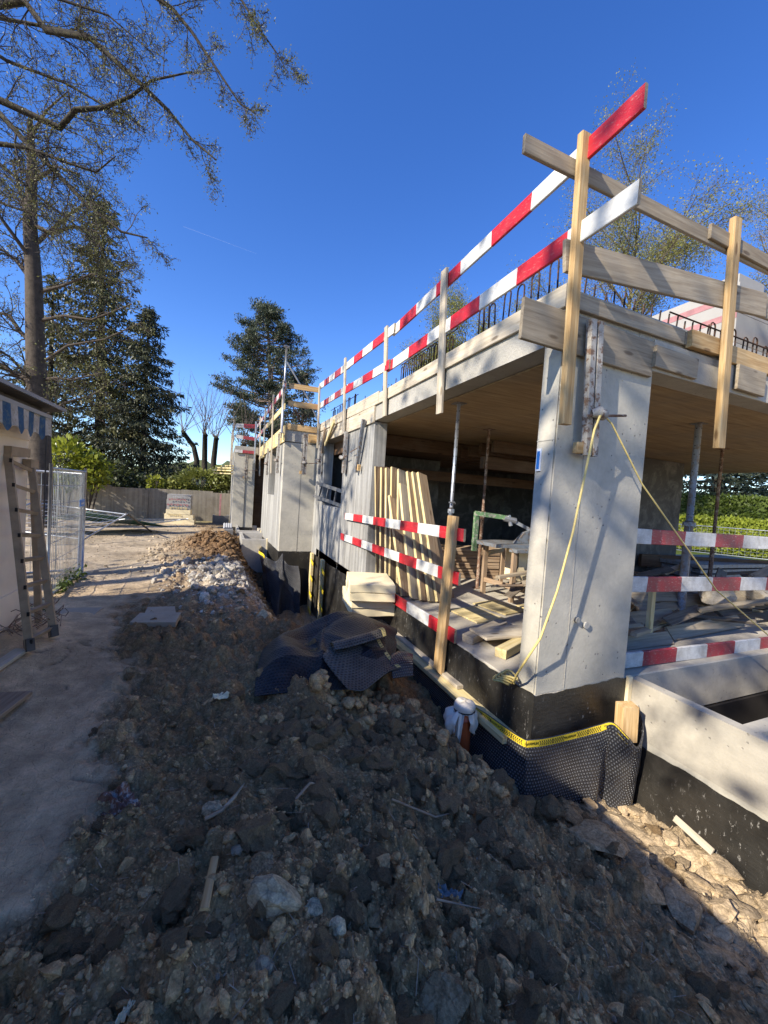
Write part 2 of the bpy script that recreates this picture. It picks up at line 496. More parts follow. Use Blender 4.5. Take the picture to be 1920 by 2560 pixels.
MAT['awning_blue'] = simple('faded_blue_canvas', (0.03, 0.10, 0.20), 0.85, 0, 0.4, 9, second=(0.08, 0.12, 0.14))
MAT['awning_white'] = simple('stained_white_canvas', (0.56, 0.51, 0.44), 0.85, 0, 0.45, 8, second=(0.33, 0.29, 0.22))
MAT['ladder'] = simple('dusty_aluminium', (0.38, 0.28, 0.18), 0.6, 0.25, 0.3, 9)
MAT['ladder_alu'] = simple('grey_ladder_steel', (0.30, 0.29, 0.28), 0.5, 0.5, 0.4, 9)
MAT['green_net'] = simple('green_sheet', (0.10, 0.22, 0.17), 0.6, 0, 0.3, 5)
MAT['slab_stone'] = concrete('paving_stone', (0.36, 0.28, 0.185), (0.50, 0.40, 0.28), spots=0.2, bumpd=0.004)
MAT['tub'] = simple('dark_concrete_shaft', (0.17, 0.165, 0.16), 0.8, 0, 0.4, 4)

def bitumen():
    m, nt, p = new_mat('bitumen_coating'); n = N(nt)
    c = n.coord('Object')
    a = n.noise(c, 3, 5, 0.6)
    base = n.ramp(a, [(0.3, (0.010, 0.009, 0.008)), (0.7, (0.026, 0.024, 0.020))])
    st = n.noise(n.mapping(c, (14, 14, 5)), 3.0, 5, 0.8)
    gate = n.ramp(n.noise(c, 1.7, 3, 0.6), [(0.45, 0.0), (0.60, 1.0)])
    spk = n.math('MULTIPLY', n.ramp(st, [(0.60, 0.0), (0.66, 1.0)]), gate)
    base = n.mix(n.math('MULTIPLY', spk, 0.8), base, (0.42, 0.40, 0.36))
    dust = n.ramp(n.noise(c, 1.1, 4, 0.7), [(0.5, 0.0), (0.8, 1.0)])
    base = n.mix(n.math('MULTIPLY', dust, 0.3), base, (0.12, 0.10, 0.075))
    hh = n.math('ADD', n.noise(n.mapping(c, (3, 3, 14)), 3.5, 4, 0.6), n.noise(c, 30, 3, 0.6))
    setp(nt, p, base, n.ramp(a, [(0.3, 0.35), (0.7, 0.6)]), n.bump(hh, 0.5, 0.006), spec=0.5)
    return m
MAT['bitumen'] = bitumen()

def membrane(name, base_lo, base_hi, pitch=0.021, flip=False, dusty=0.25):
    """studded drainage sheet; UVs are in metres along the sheet"""
    m, nt, p = new_mat(name); n = N(nt)
    uv = n.sep(n.coord('UV'))
    def cell(v, shift=None):
        a = n.math('MULTIPLY', v, 1.0 / pitch)
        if shift is not None: a = n.math('ADD', a, shift)
        return n.math('SUBTRACT', n.math('FRACT', a), 0.5)
    row = n.math('FLOOR', n.math('MULTIPLY', uv[1], 1.0 / pitch))
    sh = n.math('MULTIPLY', n.math('MODULO', row, 2.0), 0.5)
    du = cell(uv[0], sh); dv = cell(uv[1])
    d = n.math('SQRT', n.math('ADD', n.math('MULTIPLY', du, du), n.math('MULTIPLY', dv, dv)))
    stud = n.ramp(d, [(0.20, 1.0), (0.38, 0.0)])
    w = n.noise(n.coord('UV'), 5.0, 5, 0.7)
    base = n.ramp(w, [(0.35, base_lo), (0.7, base_hi)])
    if flip:
        base = n.mix(n.math('MULTIPLY', stud, 0.85), base, (0.006, 0.006, 0.008))  # dimples painted near-black, shade put into the recesses
    dust = n.ramp(n.noise(n.coord('UV'), 2.2, 5, 0.75), [(0.42, 0.0), (0.7, 1.0)])
    base = n.mix(n.math('MULTIPLY', dust, dusty), base, (0.20, 0.165, 0.12))
    if not flip:
        base = n.mix(n.math('MULTIPLY', stud, 0.65), base, (0.22, 0.22, 0.225))  # stud tips painted pale in place of sun glints
    h = n.math('MULTIPLY', stud, -1.0 if flip else 1.0)
    setp(nt, p, base, 0.42 if flip else 0.27, n.bump(h, 1.0, 0.010), spec=0.25 if flip else 0.6)
    return m
MAT['membrane'] = membrane('studded_sheet_outside', (0.022, 0.023, 0.027), (0.045, 0.047, 0.052), pitch=0.024, dusty=0.18)
MAT['membrane_in'] = membrane('studded_sheet_inside', (0.014, 0.014, 0.017), (0.034, 0.034, 0.039), pitch=0.03, flip=True)
MAT['membrane_dusty'] = membrane('studded_sheet_dusty', (0.07, 0.065, 0.058), (0.13, 0.12, 0.105), pitch=0.03, flip=True, dusty=0.55)

def soffit():
    m, nt, p = new_mat('formwork_soffit'); n = N(nt)
    c = n.coord('Object')
    g = n.noise(n.mapping(c, (1.2, 12, 1)), 1.5, 5, 0.65, 0.6)
    base = n.ramp(g, [(0.3, (0.24, 0.16, 0.085)), (0.55, (0.36, 0.255, 0.14)), (0.75, (0.45, 0.34, 0.20))])
    cl = n.noise(c, 0.8, 4, 0.65)
    base = n.mix(n.ramp(cl, [(0.45, 0.0), (0.7, 0.5)]), base, (0.24, 0.21, 0.17))
    setp(nt, p, base, 0.8, n.bump(g, 0.3, 0.003), spec=0.25)
    return m
MAT['soffit'] = soffit()

def soil_mat(name, use_attr=True, tint=(0.2, 0.16, 0.12), bumpd=0.02):
    m, nt, p = new_mat(name); n = N(nt)
    c = n.coord('Object')
    if use_attr:
        at = n.new('ShaderNodeAttribute'); at.attribute_name = 'tint'
        base = at.outputs['Color']; crumbly = n.math('MULTIPLY_ADD', at.outputs['Alpha'], 0.72, 0.28)
    else:
        crumbly = 1.0
        r = n.rand()
        base = n.mix(r, tuple(x * 0.85 for x in tint), tuple(min(1, x * 1.15) for x in tint))
    a = n.noise(c, 7, 6, 0.7); b = n.noise(c, 38, 5, 0.7); e = n.noise(c, 140, 3, 0.6)
    base = n.mix(0.75, base, n.ramp(a, [(0.3, (0.55, 0.53, 0.50)), (0.7, (1.15, 1.12, 1.08))]), 'MULTIPLY')
    base = n.mix(n.math('MULTIPLY', crumbly, 0.62), base, n.ramp(b, [(0.34, (0.35, 0.33, 0.30)), (0.66, (1.35, 1.35, 1.35))]), 'MULTIPLY')  # hollows between crumbs painted dark as crevice shade
    base = n.mix(n.math('MULTIPLY', crumbly, 0.35), base, n.ramp(e, [(0.36, (0.4, 0.4, 0.4)), (0.64, (1.3, 1.3, 1.3))]), 'MULTIPLY')
    peb = n.voro(c, 55, 'F1', 'Color')
    ps = n.sep(peb)
    base = n.mix(n.math('MULTIPLY', n.ramp(ps[0], [(0.93, 0.0), (0.96, 1.0)]), 0.35), base, (0.44, 0.34, 0.21))
    crack = n.voro(n.mapping(c, (1, 1, 1)), 12, 'DISTANCE_TO_EDGE')
    ck = n.ramp(crack, [(0.0, 1.0), (0.05, 0.0)])
    base = n.mix(n.math('MULTIPLY', n.math('MULTIPLY', ck, 0.30), crumbly), base, (0.05, 0.04, 0.03))  # crack lines darkened, crevice shade put into the colour
    h = n.math('ADD', n.math('MULTIPLY', a, 1.0), n.math('ADD', n.math('MULTIPLY', b, 0.6), n.math('MULTIPLY', e, 0.25)))
    h = n.math('SUBTRACT', h, n.math('MULTIPLY', ck, 0.12))
    setp(nt, p, base, 0.95, n.bump(h, 0.9, bumpd), spec=0.15)
    return m
MAT['ground'] = soil_mat('site_soil')
MAT['clod'] = soil_mat('soil_clod', True, bumpd=0.012)
MAT['clod_obj'] = soil_mat('clay_clod', False, (0.38, 0.26, 0.14), 0.022)
MAT['stone_obj'] = soil_mat('field_stone', False, (0.66, 0.52, 0.32), 0.006)
MAT['lawn'] = simple('lawn_grass', (0.10, 0.17, 0.025), 0.9, 0, 0.45, 1.5, 0.02)

def leaf_mat(name, lo, hi, trans=0.35, rough=0.5):
    m, nt, p = new_mat(name); n = N(nt)
    c = n.coord('Object')
    a = n.noise(c, 1.3, 3, 0.6)
    b = n.noise(c, 23.0, 2, 0.6)
    base = n.mix(n.ramp(b, [(0.35, 0.0), (0.65, 1.0)]), n.mix(n.ramp(a, [(0.35, 0.0), (0.65, 1.0)]), lo, hi), tuple(x * 0.7 for x in hi))
    setp(nt, p, base, rough, spec=0.35)
    tr = n.new('ShaderNodeBsdfTranslucent'); n.inp(tr, 'Color', base)
    mx = n.new('ShaderNodeMixShader'); mx.inputs[0].default_value = trans
    nt.links.new(p.outputs[0], mx.inputs[1]); nt.links.new(tr.outputs[0], mx.inputs[2])
    nt.links.new(mx.outputs[0], nt.nodes['Material Output'].inputs[0])
    return m
MAT['bark'] = simple('grey_bark', (0.10, 0.078, 0.058), 0.95, 0, 0.55, 7, 0.03, second=(0.085, 0.065, 0.05))
MAT['bark_dark'] = simple('dark_bark', (0.032, 0.024, 0.018), 0.95, 0, 0.5, 5, 0.02, second=(0.055, 0.048, 0.026))
MAT['bark_pine'] = simple('pine_bark', (0.30, 0.22, 0.18), 0.95, 0, 0.5, 4, 0.02)
MAT['twig'] = simple('twig_bark', (0.07, 0.055, 0.045), 0.9, 0, 0.4, 3, 0.002)
MAT['twig_pale'] = simple('pale_twig_bark', (0.20, 0.155, 0.12), 0.9, 0, 0.4, 3, 0.002)
MAT['leaf_spring'] = leaf_mat('budding_leaf', (0.11, 0.12, 0.035), (0.23, 0.225, 0.075))
MAT['leaf_fresh'] = leaf_mat('fresh_hornbeam_leaf', (0.17, 0.18, 0.045), (0.31, 0.295, 0.085))
MAT['leaf_yellow'] = leaf_mat('yellow_green_leaf', (0.17, 0.19, 0.03), (0.30, 0.28, 0.06))
MAT['needle_spruce'] = leaf_mat('spruce_needle', (0.055, 0.058, 0.020), (0.125, 0.12, 0.042), 0.15)
MAT['needle_dark'] = leaf_mat('dark_spruce_needle', (0.030, 0.036, 0.018), (0.075, 0.08, 0.036), 0.12)
MAT['needle_pine'] = leaf_mat('pine_needle', (0.035, 0.048, 0.028), (0.085, 0.10, 0.052), 0.12)
MAT['needle_cedar'] = leaf_mat('cedar_needle', (0.06, 0.085, 0.05), (0.13, 0.15, 0.09), 0.15)
MAT['leaf_laurel'] = leaf_mat('laurel_leaf', (0.11, 0.14, 0.025), (0.28, 0.29, 0.075), 0.2, 0.3)
MAT['leaf_bright'] = leaf_mat('bright_shrub_leaf', (0.16, 0.20, 0.02), (0.34, 0.36, 0.04), 0.35, 0.35)
MAT['leaf_ivy'] = leaf_mat('ivy_leaf', (0.03, 0.045, 0.014), (0.07, 0.085, 0.03), 0.15, 0.4)
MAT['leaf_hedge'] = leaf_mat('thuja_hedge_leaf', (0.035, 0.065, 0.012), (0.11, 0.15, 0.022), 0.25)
MAT['leaf_hedge_lit'] = leaf_mat('sunlit_hedge_leaf', (0.16, 0.22, 0.02), (0.32, 0.36, 0.04), 0.3)  # paler copy of the hedge leaf, sunlight put into its colour
MAT['hill'] = simple('wooded_hill', (0.10, 0.115, 0.035), 1.0, 0, 0.45, 0.12, 0.5)
def vapour():
    m, nt, p = new_mat('vapour_trail'); n = N(nt)
    p.inputs['Base Color'].default_value = (0.9, 0.9, 0.9, 1)
    p.inputs['Alpha'].default_value = 0.035
    p.inputs['Roughness'].default_value = 1.0
    return m
MAT['vapour'] = vapour()
# ------------------------------------------------------------------ ground
PY = [-6, 1.2, 1.8, 2.2, 2.6, 3.3, 4.5, 5.4, 6.5, 9, 14, 19, 30]
PX = [-0.95, -0.80, -0.70, -0.68, -0.60, -0.80, -1.0, -1.2, -0.9, -0.6, -0.9, -1.2, -1.0]
def rough_mask(x, y):
    e = np.interp(y, PY, PX) + 0.20 * vnoise(x * 2.6, y * 2.6, 5) + 0.10 * vnoise(x * 9, y * 9, 6) + 0.06 * vnoise(x * 27, y * 27, 7)
    return sstep(0.0, 0.30, x - e)
def ground_base(x, y):
    ys = [-4, 1.0, 2.0, 2.9, 3.2, 4.2, 4.9, 5.8, 8.5, 10, 12.5, 13.5, 15, 40]
    xs = np.interp(y, ys, [.30, .30, .40, .55, .8, 1.2, .75, .35, .30, .25, .25, .25, .3, .3])
    xe = np.interp(y, ys, [3.1, 3.1, 3.1, 2.5, 2.2, 2.3, 1.75, 1.5, 1.35, 1.1, .95, .9, .9, .9])
    dp = np.interp(y, ys, [.70, .70, .74, .66, .52, .42, 1.0, 1.45, 1.45, 1.35, 1.1, .5, .15, .05])
    t = np.clip((x - xs) / (xe - xs), 0, 1)
    t = 0.55 * t + 0.45 * t * t * (3 - 2 * t)
    inside = sstep(2.25, 2.4, x) * sstep(2.2, 2.35, y)
    z = -dp * t
    z = z * (1 - inside) + (-1.2) * inside * (1 - sstep(11.6, 12.4, x)) + 0.0 * inside
    z = z - 0.017 * np.clip(y - 7, 0, 12)
    # light well at the right end of the plinth, and the foundation trench before it
    well = sstep(3.28, 3.34, x) * (1 - sstep(5.9, 6.1, x)) * sstep(1.40, 1.50, y) * (1 - sstep(2.25, 2.3, y))
    z = z * (1 - well) + (-2.4) * well
    # heap of brown spoil, rubble, and the hump under the loose sheet
    z = z + 0.34 * np.exp(-((x + 0.15) / 0.95) ** 2 - ((y - 10.8) / 2.8) ** 2)
    z = z + 0.16 * np.exp(-((x - 0.05) / 0.45) ** 2 - ((y - 6.9) / 1.1) ** 2)
    z = z + 0.10 * np.exp(-((x - 1.55) / 0.35) ** 2 - ((y - 2.75) / 0.35) ** 2)
    z = z + 0.14 * np.exp(-((x + 1.75) / 0.5) ** 2 - ((y - 4.4) / 0.9) ** 2)
    z = z + 0.03 * vnoise(x * 0.6, y * 0.6, 3)
    return z
def ground_h(x, y):
    x = np.asarray(x, float); y = np.asarray(y, float)
    r = rough_mask(x, y)
    near = 1 - sstep(12, 26, np.hypot(x, y))
    pile = np.clip(np.exp(-((x - 0.3) / 0.9) ** 2 - ((y - 10) / 3.5) ** 2) * 1.3, 0, 1)
    n = 0.050 * fbm(x * 2.6, y * 2.6, 3, 11) + 0.040 * np.abs(fbm(x * 6.5, y * 6.5, 4, 21, 0.55)) - 0.016
    n = n + 0.016 * fbm(x * 19, y * 19, 3, 31, 0.6)
    wx = x + 0.03 * vnoise(x * 9, y * 9, 33); wy = y + 0.03 * vnoise(x * 9, y * 9, 34)
    for sc, am, sd in ((4.6, 0.085, 201), (9.0, 0.060, 204), (17.0, 0.034, 202), (36.0, 0.014, 203)):
        d, v = worley(wx * sc, wy * sc, sd)
        n = n + am * np.clip(v * 1.5 - .45, 0, 1) * np.sqrt(np.clip(1 - (d / 0.62) ** 2, 0, 1))
    n = n * (0.75 + 0.5 * vnoise(x * 1.3, y * 1.3, 35)) - 0.032
    flat = -0.012 * np.exp(-(fbm(x * 1.5 + 3, y * 1.5, 3, 64) / 0.025) ** 2) * (vnoise(x * 2.2, y * 2.2, 65) > .05) + 0.010 * fbm(x * 1.6, y * 1.6, 3, 41) + 0.0035 * fbm(x * 13, y * 13, 3, 51)
    z = ground_base(x, y) + near * (r * n * (1 + 0.6 * pile) + (1 - r) * flat)
    z = z - 0.018 * r * near
    z = z - 0.20 * np.exp(-((x - 2.02) / 0.19) ** 2 - ((y - 2.66) / 0.30) ** 2)
    # ruts and boot marks pressed into the clay
    for (ax, ay, bx, by, w) in ((-.30, 1.15, .02, 1.72, .05), (-.16, 1.60, .16, 1.30, .06), (-.42, 1.55, -.18, 1.05, .045), (.62, 1.75, .95, 1.30, .05), (-.62, 3.6, -.15, 2.6, .06), (.1, 3.9, -.2, 5.0, .06)):
        ux, uy = bx - ax, by - ay; LL_ = ux * ux + uy * uy
        tt_ = np.clip(((x - ax) * ux + (y - ay) * uy) / LL_, 0, 1)
        d = np.hypot(x - ax - tt_ * ux, y - ay - tt_ * uy)
        z = z - .030 * np.exp(-(d / w) ** 2) + .022 * np.exp(-((d - 2.1 * w) / (.7 * w)) ** 2)
    # broad trodden plates of clay in the near foreground
    pl = np.exp(-((x + 0.02) / 0.26) ** 2 - ((y - 1.45) / 0.30) ** 2)
    z = z + pl * (0.035 - 0.5 * r * n)
    return z

ang = np.concatenate([np.arange(-34, 84, 0.235), np.arange(84, 326, 4.0)])
rad = [0.25, 0.4, 0.52, 0.62, 0.70]
while rad[-1] < 9: rad.append(rad[-1] * 1.0078)
while rad[-1] < 30: rad.append(rad[-1] * 1.02)
while rad[-1] < 900: rad.append(rad[-1] * 1.16)
rad = np.array(rad)
A, Rr = np.meshgrid(np.radians(ang), rad)
GX = Rr * np.sin(A); GY = Rr * np.cos(A)
GZ = ground_h(GX, GY)
nr, na = GX.shape
vv = np.stack([GX.ravel(), GY.ravel(), GZ.ravel()], 1)
i = np.arange(nr - 1)[:, None]; j = np.arange(na)[None, :]
j2 = (j + 1) % na
faces = np.stack([(i * na + j + 0 * j2), (i * na + j2), ((i + 1) * na + j2), ((i + 1) * na + j)], -1).reshape(-1, 4)
faces = faces[:, ::-1]
# soil colours (clay and near path shaded, tan and grey sunlit by colour; spoil, rubble dust)
def soil_tint(x, y):
    r = rough_mask(x, y)[..., None]
    path = np.array([0.60, 0.44, 0.265]); clay = np.array([0.37, 0.235, 0.112]); spoil = np.array([0.23, 0.14, 0.07])  # clay darkened and path warmed, house shade put into the colour
    tan = np.array([0.56, 0.43, 0.27]); grey = np.array([0.50, 0.41, 0.29]); rub = np.array([0.56, 0.50, 0.41])  # dry crust tan and far grey kept paler, sunlight put into them
    n1 = (0.5 + 0.5 * np.clip(fbm(x * 1.1, y * 1.1, 4, 61), -1, 1))[..., None]
    far = sstep(5.5, 8.0, y)[..., None]
    c = path * (1 - far) + grey * far
    c = c * (0.72 + 0.5 * n1) * (1 + .16 * fbm(x * 7, y * 7, 3, 63))[..., None]
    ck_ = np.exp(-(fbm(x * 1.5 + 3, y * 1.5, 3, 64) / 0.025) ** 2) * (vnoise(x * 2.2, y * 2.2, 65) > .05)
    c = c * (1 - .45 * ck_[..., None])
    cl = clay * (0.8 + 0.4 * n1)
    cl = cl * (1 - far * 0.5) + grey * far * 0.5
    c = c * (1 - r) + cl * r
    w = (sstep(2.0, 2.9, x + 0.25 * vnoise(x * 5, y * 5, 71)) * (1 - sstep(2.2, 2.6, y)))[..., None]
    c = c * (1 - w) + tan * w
    sp = np.clip(1.9 * np.exp(-((x - 0.25) / 1.25) ** 2 - ((y - 11.2) / 3.2) ** 2) - 0.15 + 0.25 * vnoise(x * 4, y * 4, 81), 0, 1)[..., None]
    c = c * (1 - sp) + spoil * (0.8 + 0.4 * n1) * sp
    rb = np.clip(1.2 * np.exp(-((x - 0.15) / 0.55) ** 2 - ((y - 6.9) / 1.0) ** 2), 0, 1)[..., None]
    c = c * (1 - rb) + rub * rb
    g = (sstep(12, 16, x) * sstep(4, 6, y))[..., None] + (sstep(19.5, 21, y + 0.6 * vnoise(x, y, 91)) * (x < 2))[..., None] * 0.5
    g = np.clip(g, 0, 1)
    c = c * (1 - g) + np.array([0.10, 0.15, 0.03]) * g
    return np.concatenate([c, np.clip(r + far * .6, 0, 1)], -1)
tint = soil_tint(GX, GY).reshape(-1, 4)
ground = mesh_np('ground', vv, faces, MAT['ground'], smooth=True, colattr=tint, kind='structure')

# ------------------------------------------------------------------ clods and stones
def ico(sub):
    bm = bmesh.new(); bmesh.ops.create_icosphere(bm, subdivisions=sub, radius=1.0)
    bm.verts.ensure_lookup_table()
    v = np.array([w.co[:] for w in bm.verts]); f = np.array([[w.index for w in q.verts] for q in bm.faces]); bm.free()
    return v, f
ICO = {k: ico(k) for k in (1, 2, 3)}
def rock_shape(sub, seed, rough=0.3, facets=0, flat=0.75):
    v, f = ICO[sub]
    rg = np.random.RandomState(seed)
    o = rg.uniform(-50, 50, 3)
    n = vnoise(v[:, 0] * 1.3 + o[0] + v[:, 2] * 0.7, v[:, 1] * 1.3 + o[1] - v[:, 2] * 0.6, seed) + 0.5 * vnoise(v[:, 0] * 3.1 + o[2], v[:, 2] * 3.1 + v[:, 1] * 1.7, seed + 3)
    n = n + 0.35 * vnoise(v[:, 0] * 5.3 + o[1], v[:, 1] * 5.3 + v[:, 2] * 4.1, seed + 9)
    if sub > 2: n = n + 0.3 * vnoise(v[:, 0] * 7 + v[:, 1] * 3, v[:, 2] * 7 + v[:, 1] * 4, seed + 5)
    p = v * (1 + rough * n)[:, None]
    for _ in range(facets):
        d = rg.normal(size=3); d /= np.linalg.norm(d); lim = rg.uniform(0.45, 0.8)
        s = p @ d; over = np.clip(s - lim, 0, None)
        p = p - over[:, None] * d * 0.92
    p = p * np.array([rg.uniform(0.85, 1.25), rg.uniform(0.75, 1.1), flat * rg.uniform(0.8, 1.15)])
    return p, f
def scatter(name, pts, sizes, sub, seed, mat, tints, rough=0.32, facets=0, flat=0.75, nshape=10, parent=None, **kw):
    rg = np.random.RandomState(seed)
    shapes = [rock_shape(sub, seed * 13 + k, rough, facets, flat) for k in range(nshape)]
    V, F, C, off = [], [], [], 0
    for k in range(nshape):
        sel = np.arange(k, len(pts), nshape)
        if len(sel) == 0: continue
        p, f = shapes[k]
        th = rg.uniform(0, 6.283, len(sel)); c, s = np.cos(th), np.sin(th)
        tl = rg.uniform(-0.35, 0.35, len(sel))
        x = p[None, :, 0] * c[:, None] - p[None, :, 1] * s[:, None]
        y = p[None, :, 0] * s[:, None] + p[None, :, 1] * c[:, None]
        z = p[None, :, 2] + tl[:, None] * p[None, :, 0]
        q = np.stack([x, y, z], -1) * sizes[sel][:, None, None] + pts[sel][:, None, :]
        V.append(q.reshape(-1, 3)); C.append(np.repeat(tints[sel], len(p), 0))
        F.append((f[None] + (np.arange(len(sel)) * len(p))[:, None, None]).reshape(-1, 3) + off)
        off += len(sel) * len(p)
    return mesh_np(name, np.concatenate(V), np.concatenate(F), mat, parent, smooth=(sub == 2 and facets < 4), colattr=np.concatenate(C), **kw)

rg = np.random.RandomState(3)
def field(n, xr, yr, smin, smax, power, ok, seed, polar=True):
    g = np.random.RandomState(seed)
    if polar:
        th = np.radians(g.uniform(-30, 78, n)); r = np.exp(g.uniform(math.log(0.75), math.log(7.0), n))
        x, y = r * np.sin(th), r * np.cos(th)
    else:
        x, y = g.uniform(*xr, n), g.uniform(*yr, n)
    s = smin * (1 - g.uniform(0, 1, n) * (1 - (smin / smax) ** power)) ** (-1 / power)
    k = ok(x, y, g.uniform(0, 1, n))
    return x[k], y[k], s[k]
def put(x, y, s, sink):
    return np.stack([x, y, ground_h(x, y) + s * sink], 1)
def tints_for(x, y, g, spread=0.3, light=0.0):
    c = soil_tint(x, y)
    k = g.uniform(1 - spread, 1 + spread, len(x))
    k = k * (1 + .6 * rough_mask(x, y) * (y < 6.5) * (1 - sstep(2.0, 2.6, x)))  # clods lightened so the soil between them looks deeply shaded
    c[:, :3] *= k[:, None]
    pick = g.uniform(0, 1, len(x)) < light
    c[pick, :3] = np.array([0.46, 0.385, 0.27]) * g.uniform(0.7, 1.15, pick.sum())[:, None]
    return c
def free(x, y):
    """not under the loose sheet, building, path slabs"""
    sheet = (x > 0.35) & (x < 2.05) & (y > 3.1 + 0.1 * (x - .3)) & (y < 5.0)
    bld = (x > 2.12) & (y > 2.05)
    wl = (x > 3.2)
    return ~(sheet | bld | wl)
soil_ok = lambda x, y, u: (rough_mask(x, y) > 0.35) & free(x, y) & (y < 6.2) & (u < 0.35 + 0.65 * (0.5 + 0.5 * vnoise(x * 1.7, y * 1.7, 77)))
x, y, s = field(43000, None, None, 0.0035, 0.014, 2.0, soil_ok, 101)
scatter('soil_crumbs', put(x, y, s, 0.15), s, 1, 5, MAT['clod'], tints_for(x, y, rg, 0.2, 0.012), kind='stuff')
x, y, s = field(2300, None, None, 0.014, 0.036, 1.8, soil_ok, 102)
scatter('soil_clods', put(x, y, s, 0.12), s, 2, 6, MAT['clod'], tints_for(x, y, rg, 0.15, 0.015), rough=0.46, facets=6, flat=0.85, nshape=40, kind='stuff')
# crumbly ridge in front of the plinth and the loose sheet
g = np.random.RandomState(9)
tt = g.uniform(0, 1, 420)
rx = 0.9 + 0.95 * tt + g.normal(0, 0.10, 420); ry = 3.02 - 0.15 * tt - 0.75 * np.clip(tt - 0.7, 0, 1) / 0.3 + g.normal(0, 0.14, 420)
s = g.uniform(0.015, 0.06, 420)
k = free(rx, ry); rx, ry, s = rx[k], ry[k], s[k]
scatter('spoil_ridge', put(rx, ry, s, 0.3), s, 2, 7, MAT['clod'], tints_for(rx, ry, rg, 0.15), rough=0.42, facets=3, flat=0.85, nshape=30, kind='stuff')
# tan crust slabs in the sun along the black wall
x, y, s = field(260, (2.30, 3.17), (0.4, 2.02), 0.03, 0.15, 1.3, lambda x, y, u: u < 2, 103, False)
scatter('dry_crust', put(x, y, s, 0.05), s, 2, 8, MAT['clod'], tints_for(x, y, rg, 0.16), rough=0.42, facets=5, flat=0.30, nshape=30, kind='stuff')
# small gravel trodden into the path
x, y, s = field(5200, None, None, 0.003, 0.011, 2.2, lambda x, y, u: (rough_mask(x, y) < .5) & (x > -1.9) & (u < .25 + .75 * (0.5 + 0.5 * vnoise(x * 1.9, y * 1.9, 79))), 111)
scatter('path_grit', put(x, y, s, 0.2), s, 1, 15, MAT['clod'], tints_for(x, y, rg, 0.35), facets=1, kind='stuff')
# pale rubble
x, y, s = field(1700, (-1.0, 1.05), (5.3, 8.6), 0.02, 0.11, 1.7, lambda x, y, u: u < 1.25 * np.exp(-((x - 0.05 - 0.10 * (7 - y)) / 0.6) ** 2 - ((y - 7.0) / 1.05) ** 2), 104, False)
t4 = tints_for(x, y, rg, 0.2); t4[:, :3] = np.array([0.60, 0.555, 0.47]) * rg.uniform(0.7, 1.2, len(x))[:, None]
scatter('limestone_rubble', put(x, y, s, 0.3), s, 1, 9, MAT['clod'], t4, rough=0.3, facets=4, flat=0.8, nshape=20, kind='stuff')
# brown spoil heap
x, y, s = field(6500, (-1.6, 1.35), (7.4, 15.5), 0.02, 0.085, 2.0, lambda x, y, u: u < 1.2 * np.exp(-((x - 0.15) / 1.05) ** 2 - ((y - 10.4) / 2.6) ** 2), 105, False)
scatter('brown_spoil', put(x, y, s, 0.2), s, 1, 10, MAT['clod'], tints_for(x, y, rg, 0.3), rough=0.4, nshape=20, kind='stuff')
# stones along the trench side and scattered over the far path
x, y, s = field(900, (-0.6, 1.5), (4.9, 7.0), 0.012, 0.07, 2.0, lambda x, y, u: (u < 0.8) & free(x, y) & (x > -0.2 + 0.3 * (y - 5.5)), 106, False)
scatter('trench_stones', put(x, y, s, 0.2), s, 1, 11, MAT['clod'], tints_for(x, y, rg, 0.3, 0.35), rough=0.35, facets=2, kind='stuff')
x, y, s = field(900, (-3.5, 0.6), (7, 19), 0.012, 0.05, 2.5, lambda x, y, u: u < 0.6, 107, False)
scatter('path_gravel', put(x, y, s, 0.1), s, 1, 12, MAT['clod'], tints_for(x, y, rg, 0.3, 0.2), kind='stuff')

# straw, splinters and dry stalks lying about
g = np.random.RandomState(44)
th = np.radians(g.uniform(-30, 78, 800)); r = np.exp(g.uniform(math.log(0.8), math.log(9.0), 800)); x, y = r * np.sin(th), r * np.cos(th)
k = free(x, y); x, y = x[k], y[k]; m_ = len(x)
L = g.uniform(.015, .07, m_) * (1 + .5 * (g.uniform(0, 1, m_) > .9)); w = g.uniform(.0008, .0022, m_); a = g.uniform(0, 6.283, m_)
dx, dy = np.cos(a), np.sin(a); c0 = np.stack([x, y, ground_h(x, y) + .010], 1); c1 = np.stack([x + dx * L, y + dy * L, ground_h(x + dx * L, y + dy * L) + .012 + g.uniform(0, .012, m_)], 1)
sd = np.stack([-dy * w, dx * w, np.zeros(m_)], 1)
mesh_np('straw_litter', np.stack([c0 - sd, c0 + sd, c1 + sd, c1 - sd], 1).reshape(-1, 3), np.arange(m_ * 4).reshape(-1, 4), MAT['wood_brown'], None, smooth=False, kind='stuff')
# the larger clods, one object each, parts of the ground
proto = []
for k in range(14):
    p, f = rock_shape(3, 400 + k, 0.34, 2 + k % 3, 0.85)
    p = p * (1 + 0.16 * vnoise(p[:, 0] * 6 + k, p[:, 1] * 6 + p[:, 2] * 5, 77) + 0.11 * vnoise(p[:, 0] * 13, p[:, 1] * 13 + p[:, 2] * 12, 78))[:, None]
    me = bpy.data.meshes.new('soil_clod'); me.from_pydata([tuple(q) for q in p], [], [tuple(int(t) for t in q) for q in f])
    me.materials.append(MAT['clod_obj']); me.update()
    proto.append(me)
def put_clod(x, y, s, sink=0.2):
    o = bpy.data.objects.new('soil_clod', proto[rnd.randrange(14)])
    o.location = (x, y, float(ground_h(x, y)) + s * sink)
    o.rotation_euler = (rnd.uniform(-.4, .4), rnd.uniform(-.4, .4), rnd.uniform(0, 6.3))
    o.scale = (s * rnd.uniform(0.85, 1.2), s * rnd.uniform(0.85, 1.2), s * rnd.uniform(0.8, 1.1))
    return link(o, ground)
x, y, s = field(420, None, None, 0.028, 0.06, 2.6, soil_ok, 108)
